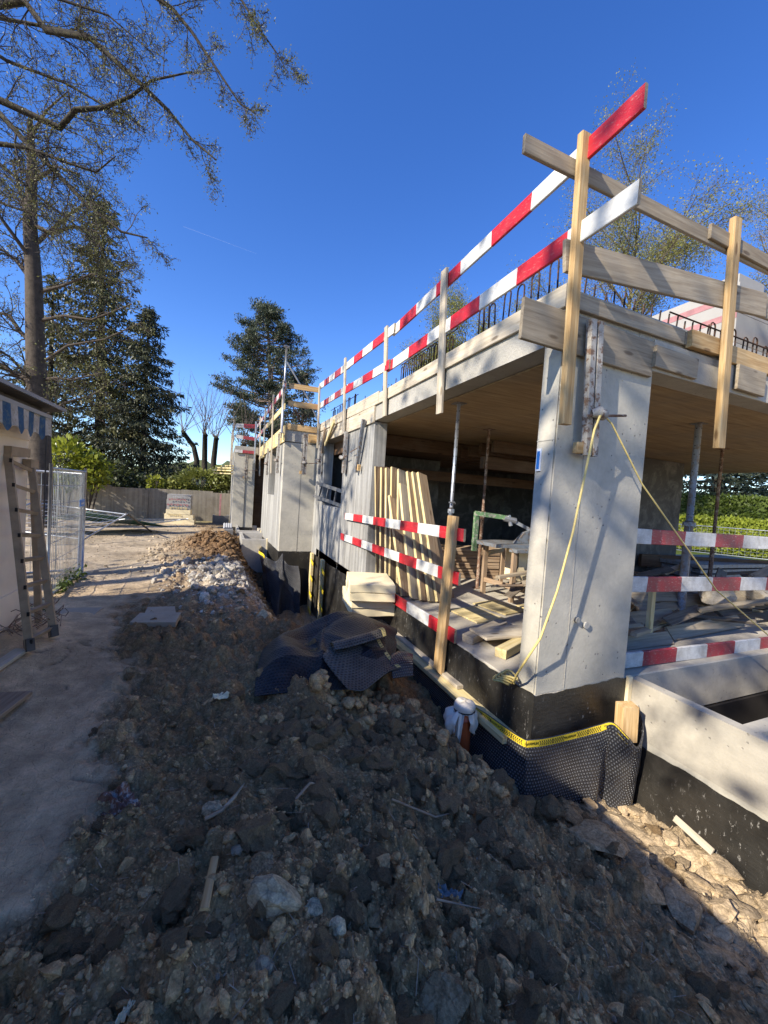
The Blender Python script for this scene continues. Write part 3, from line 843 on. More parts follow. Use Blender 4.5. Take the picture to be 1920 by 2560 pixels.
for k in range(min(170, len(x))): put_clod(x[k], y[k], s[k])
for k in range(14):
    put_clod(rnd.uniform(.0, 1.9), rnd.uniform(1.0, 2.6), rnd.uniform(.06, .095), -.25)
for k in range(50):
    put_clod(rnd.uniform(.25, 1.75), rnd.uniform(1.75, 2.75), rnd.uniform(.035, .075), .15)
for (x, y, s) in [(-0.05, 1.86, .075), (0.21, 1.76, .085), (-.10, 1.60, .05), (0.33, 1.82, .055), (0.12, 2.12, .05), (.36, 1.95, .05),
                  (0.5, 2.55, .07), (.62, 2.42, .08), (.78, 2.55, .07), (0.92, 2.62, .075), (1.1, 2.5, .06), (0.86, 2.28, .055), (1.3, 2.62, .09),
                  (1.48, 2.72, .11), (1.62, 2.62, .10), (1.75, 2.48, .09), (1.83, 2.28, .07), (0.66, 2.75, .06), (1.40, 2.72, .07), (1.2, 2.68, .055),
                  (1.88, 2.1, .10), (2.02, 1.98, .08), (1.6, 2.25, .06), (1.05, 1.6, .05), (.95, 1.05, .05), (0.42, 1.05, .05), (0.62, .95, .055),
                  (.22, .92, .05), (1.25, 1.05, .06), (1.5, 1.5, .05), (2.2, 1.9, .09), (2.45, 1.85, .07), (0.72, 1.3, .04), (0.1, 1.05, .045)]:
    put_clod(x, y, s, 0.3)
# ------------------------------------------------------------------ the unfinished concrete house
FX, FY = 2.208, 2.174          # outer planes of the side and front facades
house = thing('concrete_house', 'half-built grey concrete house shell with bare slab and open bays', 'house', (FX, FY, 0.2))
HL = Vector(house.location)
def hb(name, x0, x1, y0, y1, z0, z1, mat, parent=None, bevel=0.006, label=None, wob=0.0):
    """a concrete block of the house in world coordinates, slightly chipped edges"""
    bm = bmesh.new()
    bmesh.ops.create_cube(bm, size=1.0)
    for v in bm.verts:
        v.co = Vector((x0 + (v.co.x + .5) * (x1 - x0), y0 + (v.co.y + .5) * (y1 - y0), z0 + (v.co.z + .5) * (z1 - z0)))
    if wob:
        L = max(x1 - x0, y1 - y0)
        bmesh.ops.subdivide_edges(bm, edges=[e for e in bm.edges if e.calc_length() > 0.9 * L], cuts=int(L / 0.12), use_grid_fill=True)
        for v in bm.verts:
            v.co.z += wob * float(vnoise(v.co.x * 5 + v.co.y * 5, v.co.z * 3 + v.co.x, 9)) if v.co.z < (z0 + z1) / 2 else 0
    elif bevel:
        bmesh.ops.bevel(bm, geom=bm.edges[:], offset=bevel, segments=1, affect='EDGES')
    me = bpy.data.meshes.new(name); bm.to_mesh(me); bm.free(); me.materials.append(mat)
    o = bpy.data.objects.new(name, me)
    link(o, parent or house, label)
    if (parent or house) is house: o.location = -HL
    return o
def zt(y): return 0.016 * (y - 4.0)      # the side facade climbs a little towards the back
# floor, plinth (base wall) and coating
hb('floor', FX, 3.22, FY, 9.6, -0.05, 0.2, MAT['concrete_floor'])
hb('floor', 3.2205, 12.0, 2.475, 9.6, -0.05, 0.2, MAT['concrete_floor'])
hb('floor', 1.37, FX, 10.16, 17.0, -0.3, -0.06, MAT['concrete_floor'])
hb('floor', FX + .002, 12.0, 9.6, 17.0, -0.3, 0.1, MAT['concrete_floor'])
hb('foundation_wall', FX + .004, FX + .2, FY + .004, 10.0, -2.0, -0.052, MAT['concrete'])
hb('foundation_wall', FX + .21, 3.22, FY + .004, FY + .2, -2.0, -0.052, MAT['concrete'])
# corner column (short wall) at the front
colm = hb('column', FX, 3.19, FY, 2.362, 0.2, 2.80, MAT['concrete'], bevel=0, label='corner column of the house, sunlit on its narrow side')
hb('form_seam', 2.496, 2.502, FY - .003, FY - .0005, 0.22, 2.70, MAT['concrete_rough'], bevel=0)
hb('form_seam', FX - .003, FX - .0005, FY + .01, 2.355, 2.095, 2.101, MAT['concrete_rough'], bevel=0)
bm = bmesh.new(); bm.from_mesh(colm.data)
bmesh.ops.subdivide_edges(bm, edges=[e for e in bm.edges if abs(e.verts[0].co.z - e.verts[1].co.z) > 1], cuts=130)
bmesh.ops.bevel(bm, geom=[e for e in bm.edges if abs(e.verts[0].co.z - e.verts[1].co.z) > .001], offset=.011, segments=2, affect='EDGES')
for v in bm.verts:                                # crumbled arrises
    if min(abs(v.co.x - FX), abs(v.co.x - 3.19)) < .0008 or min(abs(v.co.y - FY), abs(v.co.y - 2.362)) < .0008: continue
    q = 0.012 * float(fbm(np.array(v.co.z * 23 + v.co.x * 5), np.array(v.co.y * 9), 4, 15))
    cx_ = 1 if v.co.x < 2.7 else -1; cy_ = 1 if v.co.y < 2.26 else -1
    v.co.x += cx_ * max(0, q) * .9; v.co.y += cy_ * max(0, q) * .9
bm.to_mesh(colm.data); bm.free()
# side wall with one tall window
WE = 5.97
hb('wall', FX, FX + .225, WE, 7.66, -0.02, 2.80, MAT['concrete_light'])
hb('wall', FX, FX + .225, 9.30, 10.16, -0.02, 2.80, MAT['concrete_light'])
hb('wall', FX, FX + .225, 7.66, 9.30, -0.02, 1.30, MAT['concrete_light'])
# projecting bay further back
hb('wall', 1.367, 2.5, 10.16, 10.36, -0.02, 2.81, MAT['concrete'], label='front of the projecting bay with branch shadows on bare concrete')
hb('form_seam', 1.823, 1.829, 10.156, 10.1595, 0.0, 2.8, MAT['concrete_dark'], bevel=0)
for y_ in (6.35, 6.75, 7.15, 9.62, 9.95): hb('form_seam', FX - .003, FX - .0005, y_, y_ + .006, 0.2, 2.8, MAT['concrete_rough'], bevel=0)
hb('wall', 1.367, 1.59, 10.362, 11.75, -0.06, 2.92, MAT['concrete_light'])
hb('wall', 1.367, 1.59, 13.6, 15.35, -0.10, 2.96, MAT['concrete_light'])
hb('wall', 1.367, 1.59, 11.75, 13.6, -0.08, 1.42, MAT['concrete_light'])
hb('wall', 0.35, 0.80, 17.0, 17.22, -0.13, 2.95, MAT['concrete'])
hb('wall', 0.805, 1.17, 17.03, 17.22, -0.13, 2.95, MAT['concrete'])
hb('wall', 1.171, 2.6, 17.35, 17.5, -0.13, 2.95, MAT['wood_dark'])
hb('wall', 0.35, 0.57, 17.225, 24.0, -0.13, 2.95, MAT['concrete_light'])
# walls deep inside
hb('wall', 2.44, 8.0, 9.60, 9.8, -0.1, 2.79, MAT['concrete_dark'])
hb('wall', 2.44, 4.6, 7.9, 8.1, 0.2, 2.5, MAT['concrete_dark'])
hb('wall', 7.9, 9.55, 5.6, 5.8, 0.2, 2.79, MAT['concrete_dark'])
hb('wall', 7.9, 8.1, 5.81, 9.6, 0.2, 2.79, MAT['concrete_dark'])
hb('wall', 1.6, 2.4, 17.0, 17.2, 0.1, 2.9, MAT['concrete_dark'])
# slab: lower cast part shows on the side; soffit panels below
hb('slab', FX, 12.2, 2.364, 10.16, 2.812, 3.19, MAT['concrete_rough'], wob=0.010)
hb('slab', 3.0, 12.2, FY + .004, 2.3635, 2.75, 3.185, MAT['concrete_rough'])
hb('slab', FX + .002, 3.0, FY + .006, 2.3635, 2.801, 3.187, MAT['concrete_rough'])
hb('slab', 1.367, 12.2, 10.161, 17.0, 2.83, 3.22, MAT['concrete_rough'])
hb('slab', 0.35, 12.2, 17.001, 24.0, 2.96, 3.26, MAT['concrete_rough'])
x = 2.44
k = 0
while x < 12.0:                                   # plywood-printed fields of the soffit, each its own panel
    y = 2.375
    while y < 9.5:
        w, d = 0.62 if k % 2 else 1.22, 2.42
        x1, y1 = min(x + w, 12.1), min(y + d, 9.55)
        hb('soffit_panel', x + .003, x1 - .003, y + .003, y1 - .003, 2.797 - 0.004 * rnd.random(), 2.811, MAT['soffit'], bevel=0)
        y += d
    x += w; k += 1
hb('slab', 2.44, 8.0, 6.9, 9.58, 2.52, 2.785, MAT['wood_dark'])
# bitumen paint on the base wall
def coat(name, pts_lo, pts_hi, side, mat):
    """strip with a ragged upper edge; points run along the wall"""
    b = MB()
    n = len(pts_lo)
    for k in range(n - 1):
        a, c = Vector(pts_lo[k]), Vector(pts_lo[k + 1]); e, f = Vector(pts_hi[k]), Vector(pts_hi[k + 1])
        b.quad(a, c, f, e)
    return b.build(name, mat, house)
def lerp(a, b, t): return tuple(a[i] + (b[i] - a[i]) * t for i in range(3))
def ragged(p0, p1, q0, q1, n, amp, seed):
    lo = [lerp(p0, p1, k / n) for k in range(n + 1)]
    hi = []
    for k in range(n + 1):
        q = lerp(q0, q1, k / n); L = (Vector(p1) - Vector(p0)).length
        z = amp * float(fbm(np.array(k / n * L * 9.0 + seed), np.array(seed * 3.1), 4, seed))
        hi.append((q[0], q[1], q[2] + z))
    return lo, hi
OFF = Vector(house.location)
def coat_w(p0, p1, q0, q1, n=60, amp=0.012, seed=1):
    lo, hi = ragged(p0, p1, q0, q1, n, amp, seed)
    o = coat('bitumen_coating', lo, hi, None, MAT['bitumen']); o.location = -OFF
    return o
e = 0.006
coat_w((FX - e, 5.9, -1.9), (FX - e, FY - e, -1.9), (FX - e, 5.9, 0.185), (FX - e, FY - e, 0.192), 160, 0.010, 2)
coat_w((FX - e, 10.1, -1.9), (FX - e, 5.9, -1.9), (FX - e, 10.1, 0.0), (FX - e, 5.9, 0.10), 60, 0.01, 3)
coat_w((FX - e, FY - e, -1.9), (3.20, FY - e, -1.9), (FX - e, FY - e, 0.192), (3.20, FY - e, 0.225), 60, 0.012, 4)
coat_w((1.36, 10.153, -1.9), (2.2, 10.153, -1.9), (1.36, 10.153, 0.03), (2.2, 10.153, 0.03), 20, 0.008, 5)
coat_w((1.36, 15.3, -1.9), (1.36, 10.153, -1.9), (1.36, 15.3, -0.14), (1.36, 10.153, 0.03), 20, 0.008, 6)
coat_w((0.34, 16.99, -.6), (1.17, 16.99, -.6), (0.34, 16.99, -0.05), (1.17, 16.99, -0.05), 10, 0.008, 7)
hb('foundation_wall', 1.372, 2.2, 10.165, 10.35, -2.0, -0.022, MAT['concrete'])
hb('foundation_wall', 1.372, 1.58, 10.37, 15.3, -2.0, -0.11, MAT['concrete'])
# beam of the front foundation behind the column, with the light well before it
hb('foundation_beam', 3.24, 9.0, 2.29, 2.47, -0.30, 0.15, MAT['concrete_sand'], bevel=0.01)
# interior formwork beams under the rear slab
for k in range(6):
    hb('formwork_beam', 4.3 + .05 * k, 8.0, 5.6 + 0.42 * k, 5.68 + 0.42 * k, 2.50, 2.70, MAT['wood_dark'])
hb('formwork_beam', 4.0, 7.9, 5.45, 5.55, 2.18, 2.38, MAT['wood_dark'])
hb('formwork_beam', 3.3, 7.9, 7.2, 7.3, 2.0, 2.2, MAT['wood_dark'])
# starter bars along the slab edges: hooked bars, parts of the slab
def hook(x, y, z, h, w, ax='y', lean=0.0, parent=house):
    b = MB()
    pts = [(0, 0, 0), (lean, 0, h - w / 2)]
    for k in range(1, 6):
        t = math.pi * k / 6
        pts.append((lean + w / 2 - w / 2 * math.cos(t), 0, h - w / 2 + w / 2 * math.sin(t)))
    pts += [(lean + w, 0, h - w / 2), (lean * .6 + w, 0, h * 0.35)]
    if ax == 'y': pts = [(q[1], q[0], q[2]) for q in pts]
    b.tube(pts, 0.0075, 5)
    o = b.build('rebar_hook', MAT['rebar'], parent); o.location = Vector((x, y, z)) - OFF
    return o
def bar(pts, r=0.0075, name='rebar'):
    b = MB(); b.tube(pts, r, 5)
    o = b.build(name, MAT['rebar'], house); o.location = -OFF
    return o
for y in (2.45, 2.66, 2.84, 3.04, 3.22, 3.32, 3.40): hook(2.38, y, 3.17, rnd.uniform(.40, .46), .085, 'y', rnd.uniform(-.02, .03))
for k in range(13): hook(2.38 + rnd.uniform(-.01, .03), 4.02 + k * 0.115 + rnd.uniform(-.02, .02), 3.17, rnd.uniform(.36, .44), .07, 'y', rnd.uniform(-.02, .02))
bar([(2.40, 3.95, 3.58), (2.40, 5.5, 3.60)])
for k in range(12): hook(2.40 + rnd.uniform(-.02, .05), 7.7 + k * 0.17 + rnd.uniform(-.03, .03), 3.22, rnd.uniform(.38, .48), .08, 'y', rnd.uniform(-.04, .04))
bar([(2.42, 7.6, 3.62), (2.42, 9.8, 3.68)])
for k in range(9): bar([(2.5, 5.9 + k * .19, 3.2), (2.5, 5.9 + k * .19 + rnd.uniform(-.03, .03), 3.45 + rnd.uniform(-.04, .12))])
for k in range(17): bar([(2.52 + k * 0.118, 2.44, 3.17), (2.53 + k * 0.118 + rnd.uniform(-.012, .012), 2.43, 3.44 + rnd.uniform(-.01, .05))])
bar([(3.7, 2.42, 3.46), (6.5, 2.40, 3.44)])
bar([(3.9, 2.41, 3.34), (6.5, 2.40, 3.32)])
for k in range(10): hook(4.30 + k * 0.19, 2.42, 3.17, rnd.uniform(.30, .37), .075, 'x', rnd.uniform(-.02, .02))
for k in range(16): bar([(1.5 + rnd.uniform(0, .7), 10.3 + rnd.uniform(-.05, .2), 3.2), (1.45 + rnd.uniform(0, .75), 10.3 + rnd.uniform(-.05, .2), 3.62 + rnd.uniform(-.1, .2))])
for k in range(14): bar([(1.55, 10.8 + k * .45, 3.2), (1.55 + rnd.uniform(-.1, .1), 10.8 + k * .45, 3.7 + rnd.uniform(-.1, .2))])
for k in range(9): bar([(0.5 + k * .075, 17.3, 3.2), (0.5 + k * .075, 17.3, 3.72)])
for z in (3.35, 3.52, 3.68): bar([(0.45, 17.29, z), (1.3, 17.29, z)])
bar([(0.46, 17.25, 3.2), (.44, 17.25, 4.0), (.5, 17.25, 4.12), (.56, 17.25, 4.0), (.56, 17.25, 3.2)])
bar([(1.3, 18.6, 3.3), (1.3, 18.8, 4.2), (1.3, 19.2, 4.55), (1.3, 19.4, 4.3)], 0.01)

# precast light wells along the side
def light_well(name, label, x0, x1, y0, y1, z0, z1, t=0.08, chamfer=0.0):
    o = thing(name, label, 'light well', (x0, y0, z0), 'precast light wells along the wall')
    W = x1 - x0; D = y1 - y0; Hh = z1 - z0
    b = MB()
    # front panel, lower corner cut off
    pr = [(0, 0.35 * Hh), (0, Hh), (W, Hh), (W, 0), (0.65 * W, 0)]
    n = len(b.v)
    for yy in (0, t):
        b.v += [(px, yy, pz) for px, pz in pr]
    b.f.append(tuple(n + k for k in range(5))); b.m.append(0)
    b.f.append(tuple(n + 9 - k for k in range(5))); b.m.append(0)
    for k in range(5):
        b.f.append((n + k, n + 5 + k, n + 5 + (k + 1) % 5, n + (k + 1) % 5)); b.m.append(0)
    b.build('front_panel', MAT['concrete_well'], o)
    b = MB(); b.box(0, t, t + .001, D - t, 0.1 * Hh, Hh - .002); b.build('side_panel', MAT['concrete_light'], o)
    b = MB(); b.box(0, W, D - t + .001, D, 0.1 * Hh, Hh - .003); b.build('back_panel', MAT['concrete_well'], o)
    b = MB(); b.box(W - .035, W + .002, -.02, t, 0.05, Hh + .02); b.build('foam_strip', MAT['foam'], o)
    return o
light_well('light_well', 'nearest pale concrete light well with yellow foam strip at the house wall', 0.60, 1.36, 12.72, 14.7, -1.05, 0.0)
light_well('light_well', 'second concrete light well, half hidden behind the nearest one', 0.53, 1.36, 15.0, 17.2, -.75, 0.02)
# ------------------------------------------------------------------ edge formwork, guard rails, clamps, props
RW = [MAT['white_paint'], MAT['red_paint'], MAT['wood_grey']]
RWW = [MAT['white_worn'], MAT['red_worn'], MAT['wood_grey']]
# side edge formwork
ef = thing('edge_formwork', 'long pale boards fixed along the side edge of the roof slab', 'formwork', (FX - .03, 2.6, 3.0))
board('formwork_board', (FX - .016, 2.16, 3.115), (FX - .016, 5.8, 3.135), .165, .027, MAT['wood_pale'], (-1, 0, 0), ef, 0.002)
board('formwork_board', (FX - .016, 5.805, 3.150), (FX - .016, 10.12, 3.23), .20, .027, MAT['wood_pale'], (-1, 0, 0), ef, 0.002)
board('formwork_board', (FX - .017, 5.95, 2.915), (FX - .017, 10.12, 2.965), .27, .028, MAT['wood_pale'], (-1, 0, 0), ef, 0.002)
# front edge formwork
ff = thing('edge_formwork', 'grey weathered boards along the front edge of the roof slab over the column', 'formwork', (2.3, FY - .03, 2.7))
board('formwork_board', (1.80, FY - .018, 2.862), (3.13, FY - .018, 2.838), .275, .030, MAT['wood_grey'], (0, -1, 0), ff, 0.004)
board('formwork_board', (3.135, FY - .016, 2.875), (6.8, FY - .016, 2.872), .25, .027, MAT['concrete_sand'], (0, -1, 0), ff)
board('formwork_board', (2.21, FY - .016, 3.088), (3.50, FY - .016, 3.093), .115, .027, MAT['wood_grey'], (0, -1, 0), ff, 0.003)
board('formwork_board', (3.12, FY - .046, 2.86), (3.66, FY - .046, 2.852), .17, .027, MAT['wood_grey'], (0, -1, 0), ff)
board('formwork_board', (3.53, FY - .046, 3.083), (3.92, FY - .046, 3.088), .14, .05, MAT['wood_new'], (0, -1, 0), ff)
board('formwork_board', (4.02, FY - .040, 3.075), (6.6, FY - .040, 3.085), .15, .03, MAT['wood_new'], (0, -1, 0), ff)
board('formwork_board', (4.22, FY - .060, 2.89), (4.66, FY - .060, 2.885), .22, .03, MAT['wood_grey'], (0, -1, 0), ff)
board('formwork_board', (3.505, FY - .017, 3.09), (6.6, FY - .017, 3.10), .11, .026, MAT['wood_grey'], (0, -1, 0), ff)

# guard rail along the side edge
gr = thing('guard_rail', 'long red and white guard rail with timber posts along the side slab edge', 'guard rail', (2.14, 2.1, 2.2))
PX0 = 2.16
board('rail_board', (PX0, 1.665, 4.025), (PX0, 5.30, 3.985), .145, .026, RW, (-1, 0, 0), gr, stripes=(.40, .50, 0))
board('rail_board', (PX0 - .028, 5.2, 3.985), (PX0 - .028, 7.6, 4.115), .14, .026, RW, (-1, 0, 0), gr, stripes=(.37, .50, 1))
board('rail_board', (PX0, 7.45, 4.125), (PX0, 10.1, 4.30), .15, .026, RWW, (-1, 0, 0), gr, stripes=(.1, .5, 0))
board('rail_board', (PX0, 1.65, 3.472), (PX0, 5.42, 3.505), .145, .026, RW, (-1, 0, 0), gr, stripes=(.51, .51, 1))
board('rail_board', (PX0 - .028, 5.30, 3.51), (PX0 - .028, 7.6, 3.64), .14, .026, RW, (-1, 0, 0), gr, stripes=(.16, .51, 0))
board('rail_board', (PX0, 7.35, 3.67), (PX0, 10.08, 3.79), .14, .026, RWW, (-1, 0, 0), gr, stripes=(.1, .5, 0))
board('post', (2.182, 3.845, 2.56), (2.118, 3.845, 4.11), .115, .03, MAT['wood_pale'], (-1, 0, 0), gr)
board('post', (2.165, 5.452, 2.79), (2.11, 5.474, 4.10), .105, .03, MAT['wood_pale'], (-1, 0, 0), gr)
board('post', (2.14, 7.50, 2.78), (2.10, 7.586, 4.27), .09, .035, MAT['wood_pale'], (-1, 0, 0), gr)
board('post', (2.14, 9.82, 2.70), (2.11, 9.864, 4.26), .10, .035, MAT['wood_pale'], (-1, 0, 0), gr)

# guard rail along the front edge
fr = thing('guard_rail', 'guard rail of weathered grey boards and yellow posts along the front slab edge', 'guard rail', (2.15, 2.1, 2.2))
board('rail_board', (1.68, 2.118, 3.925), (4.60, 2.118, 3.935), .118, .027, MAT['wood_grey'], (0, -1, 0), fr, 0.004)
board('rail_board', (3.60, 2.088, 3.962), (7.0, 2.088, 3.93), .118, .027, MAT['wood_grey'], (0, -1, 0), fr, 0.004)
board('rail_board', (2.09, 2.118, 3.335), (4.55, 2.118, 3.60), .215, .030, MAT['wood_grey'], (0, -1, 0), fr, 0.006)
board('rail_board', (4.45, 2.148, 3.60), (7.0, 2.148, 3.70), .20, .027, MAT['wood_grey'], (0, -1, 0), fr)
board('post', (2.180, 2.075, 2.185), (2.132, 2.068, 4.115), .085, .05, MAT['wood_new'], (0, -1, 0), fr, bev=0.007)
board('post', (3.985, 2.075, 2.215), (3.890, 2.068, 4.135), .10, .05, MAT['wood_new'], (0, -1, 0), fr, bev=0.007)

# barrier across the side opening at ground level
br = thing('barrier', 'three red and white boards on one timber post across the side opening', 'barrier', (2.15, 3.35, -.13))
board('post', (2.135, 3.40, -0.16), (2.14, 3.345, 1.45), .135, .045, MAT['wood_new'], (-1, -.1, 0), br)
BX = 2.172
board('rail_board', (BX, 3.17, 1.275), (BX, 7.15, 1.175), .125, .026, RW, (-1, 0, 0), br, stripes=(.46, .50, 0))
board('rail_board', (BX, 3.20, 0.84), (BX, 7.35, 0.765), .125, .026, RW, (-1, 0, 0), br, stripes=(.40, .50, 0))
board('rail_board', (BX, 3.20, 0.27), (BX, 4.88, 0.245), .135, .026, RW, (-1, 0, 0), br, stripes=(.52, .56, 0))

# barrier across the front opening
bf = thing('barrier', 'three worn red and white boards across the front opening right of the column', 'barrier', (3.4, 2.4, .2))
board('rail_board', (3.10, 2.405, 1.398), (6.9, 2.405, 1.345), .14, .026, RWW, (0, -1, 0), bf, stripes=(.10, .50, 0))
board('rail_board', (3.10, 2.405, 0.955), (6.9, 2.405, 0.870), .145, .026, RWW, (0, -1, 0), bf, stripes=(.09, .51, 0))
board('rail_board', (3.05, 2.395, 0.245), (6.9, 2.395, 0.185), .14, .03, RWW, (0, -1, 0), bf, stripes=(.17, .50, 0))
board('post', (7.0, 2.44, .16), (7.0, 2.44, 1.6), .1, .04, MAT['wood_new'], (0, -1, 0), bf)
board('post', (3.135, 2.44, .19), (3.135, 2.44, 1.6), .07, .04, MAT['wood_new'], (0, -1, 0), bf)

# railings of the projecting bay
def rail_thing(label, loc): return thing('guard_rail', label, 'guard rail', loc)
bay = rail_thing('guard rail of new spruce boards on top of the projecting bay', (1.4, 10.1, 3.0))
for z0, z1, h, mt in ((4.205, 4.212, .13, 'wood_new'), (3.77, 3.78, .14, 'wood_new')):
    board('rail_board', (1.40, 10.09, z0), (2.16, 10.09, z1), h, .027, MAT[mt], (0, -1, 0), bay)
board('rail_board', (1.30, 9.95, 4.14), (1.30, 19.0, 4.42), .15, .026, RWW, (-1, 0, 0), bay, stripes=(.3, .5, 0))
board('rail_board', (1.30, 9.95, 3.65), (1.30, 14.3, 3.78), .15, .027, MAT['wood_yellow'], (-1, 0, 0), bay)
board('rail_board', (1.30, 14.1, 3.79), (1.30, 18.9, 3.88), .15, .027, RWW, (-1, 0, 0), bay, stripes=(.3, .5, 0))
for (ya, yb, zb, zt_) in ((12.0, 12.3, 2.05, 4.42), (14.9, 14.7, 2.8, 4.5), (15.9, 16.9, 2.08, 4.5), (10.15, 10.05, 2.9, 4.3)):
    board('post', (1.27, ya, zb), (1.255, yb, zt_), .09, .04, MAT['wood_pale'], (-1, 0, 0), bay)
bft = thing('edge_formwork', 'new yellow boards around the slab edge of the projecting bay', 'formwork', (1.35, 10.1, 2.8))
board('formwork_board', (1.385, 10.135, 3.20), (2.165, 10.135, 3.195), .15, .03, MAT['wood_new'], (0, -1, 0), bft)
board('formwork_board', (1.96, 10.13, 2.965), (2.17, 10.13, 2.965), .22, .03, MAT['wood_new'], (0, -1, 0), bft)
board('formwork_board', (1.345, 10.10, 3.01), (1.345, 19.0, 3.10), .42, .028, MAT['wood_yellow'], (-1, 0, 0), bft)
board('formwork_board', (1.318, 14.9, 2.80), (1.318, 19.0, 2.86), .10, .05, MAT['wood_yellow'], (-1, 0, 0), bft)
fp = rail_thing('farthest red and white guard rail, on the rear block of the house', (0.36, 17, 2.95))
for (za, zb, h) in ((4.055, 4.11, .155), (3.62, 3.585, .135), (3.03, 3.045, .12)):
    board('rail_board', (0.36, 16.95, za), (1.16, 16.95, zb), h, .026, RWW, (0, -1, 0), fp, stripes=(.28, .5, 1))
board('rail_board', (0.30, 17.0, 4.05), (0.30, 23, 4.2), .15, .026, RWW, (-1, 0, 0), fp, stripes=(.3, .5, 0))
board('rail_board', (0.30, 17.0, 3.55), (0.30, 23, 3.7), .15, .026, RWW, (-1, 0, 0), fp, stripes=(.3, .5, 0))
for y in (17.0, 18.6, 20.4, 22.3):
    board('post', (0.26, y, 2.3), (0.26, y + .1, 4.3), .09, .04, MAT['wood_pale'], (-1, 0, 0), fp)
board('post', (1.12, 16.93, 2.6), (1.10, 16.93, 4.3), .06, .04, MAT['steel'], (0, -1, 0), fp)
fb = thing('edge_formwork', 'stack of yellow boards jutting out on the far side of the rear block', 'formwork', (0.2, 17.5, 2.2))
for k, (z, L) in enumerate(((2.34, .62), (2.24, .75), (2.12, .7), (2.46, .4))):
    board('formwork_board', (0.32, 17.3 + .1 * k, z), (0.32 - L, 18.6 + .2 * k, z + .02), .16, .05, MAT['wood_yellow'], (0, 0, 1), fb)

# double-channel clamps holding the slab formwork
def clamp(label, x, y, z0, z1, face, rod_z, rod_len=.28, tilt=0.0, mat='clamp', s=1.0):
    o = thing('formwork_clamp', label, 'clamp', (x, y, z0), 'double channel clamps on the slab edge')
    ex, nv = (Vector((1, 0, 0)), Vector((0, -1, 0))) if face == 'front' else (Vector((0, -1, 0)), Vector((-1, 0, 0)))
    Hh = z1 - z0
    for sg in (-1, 1):
        b = MB()
        c = ex * (0.030 * s * sg)
        w, d = ex * (0.021 * s), nv * 0.05
        top = ex * tilt
        p = [c - w, c + w, c + w + d, c - w + d]
        b.hexa(p + [q + Vector((0, 0, Hh)) + top for q in p])
        b.build('channel', MAT[mat], o)
    b = MB(); c = nv * 0.012; w = ex * .010 * s; d = nv * .012
    p = [c - w, c + w, c + w + d, c - w + d]
    b.hexa(p + [q + Vector((0, 0, Hh - .01)) + ex * tilt for q in p]); b.build('slot', MAT['black_gap'], o)
    b = MB(); rz = rod_z - z0
    b.tube([ex * -.09 + nv * .055 + Vector((0, 0, rz - .02)), ex * rod_len + nv * .065 + Vector((0, 0, rz + .03))], .010, 6)
    b.build('tie_rod', MAT['rust'], o)
    b = MB()
    b.tube([ex * -.05 + nv * .06 + Vector((0, 0, rz)), ex * -.02 + nv * .085 + Vector((0, 0, rz + .01)), ex * .03 + nv * .085 + Vector((0, 0, rz - .005)), ex * .05 + nv * .06 + Vector((0, 0, rz))], [.03, .045, .042, .025], 8)
    b.build('wing_nut', MAT['clamp'], o, smooth=True)
    b = MB(); q = ex * (-.075 * s) ; b.beam(q + Vector((0, 0, .012)), q + Vector((0, 0, .09)), .06, .045, (0, 1, 0) if face == 'front' else (1, 0, 0))
    b.build('timber_wedge', MAT['wood_new'], o)
    return o
clamp('rusty double channel clamp hanging on the corner column front', 2.455, FY - .062, 1.995, 2.95, 'front', 2.29, .29, -.055, 'clamp', 1.15)
clamp('clamp at the front face of the projecting bay', 1.87, 10.05, 2.02, 3.06, 'front', 2.31, .36)
clamp('clamp on the side wall beside the tall window, near side', FX - .045, 7.35, 2.0, 2.80, 'side', 2.29, .30)
clamp('clamp at the far jamb of the tall window', FX - .045, 9.45, 2.03, 2.85, 'side', 2.36, .25)
clamp('clamp on the long wall of the projecting bay, near its corner', 1.30, 10.55, 2.02, 3.05, 'side', 2.35, .22)
clamp('clamp low on the wall of the projecting bay by its window', 1.30, 13.2, 2.04, 2.9, 'side', 2.4, .3)
clamp('thin clamp on the rear block of the house', .80, 16.93, 1.95, 2.93, 'front', 2.3, .45)
dc = thing('loose_channel', 'grey channel hanging tilted on the white wall beside the planks', 'clamp', (2.15, 6.45, 2.0))
b = MB(); b.beam((0, .16, 0), (-.03, -.17, .87), .075, .05, (1, 0, 0)); b.build('channel', MAT['steel_grey'], dc)
b = MB(); b.beam((0, .02, .02), (0, .0, .12), .05, .05, (1, 0, 0)); b.build('timber_wedge', MAT['wood_new'], dc)
b = MB(); b.tube([(-.03, .5, .37), (-.03, -.05, .42)], .008, 6); b.build('tie_rod', MAT['rust'], dc)
for lab, p0, p1, mt in (('yellow offcut leaning out over the tall window', (2.15, 9.05, 2.72), (2.10, 8.15, 3.12), 'wood_yellow'),
                        ('reddish brown offcut beside the yellow one above the window', (2.15, 9.35, 2.55), (2.12, 9.05, 3.10), 'wood_brown')):
    o = board('timber_offcut', p0, p1, .10, .04, MAT[mt], (-1, 0, 0)); o['label'] = lab; o['category'] = 'timber'

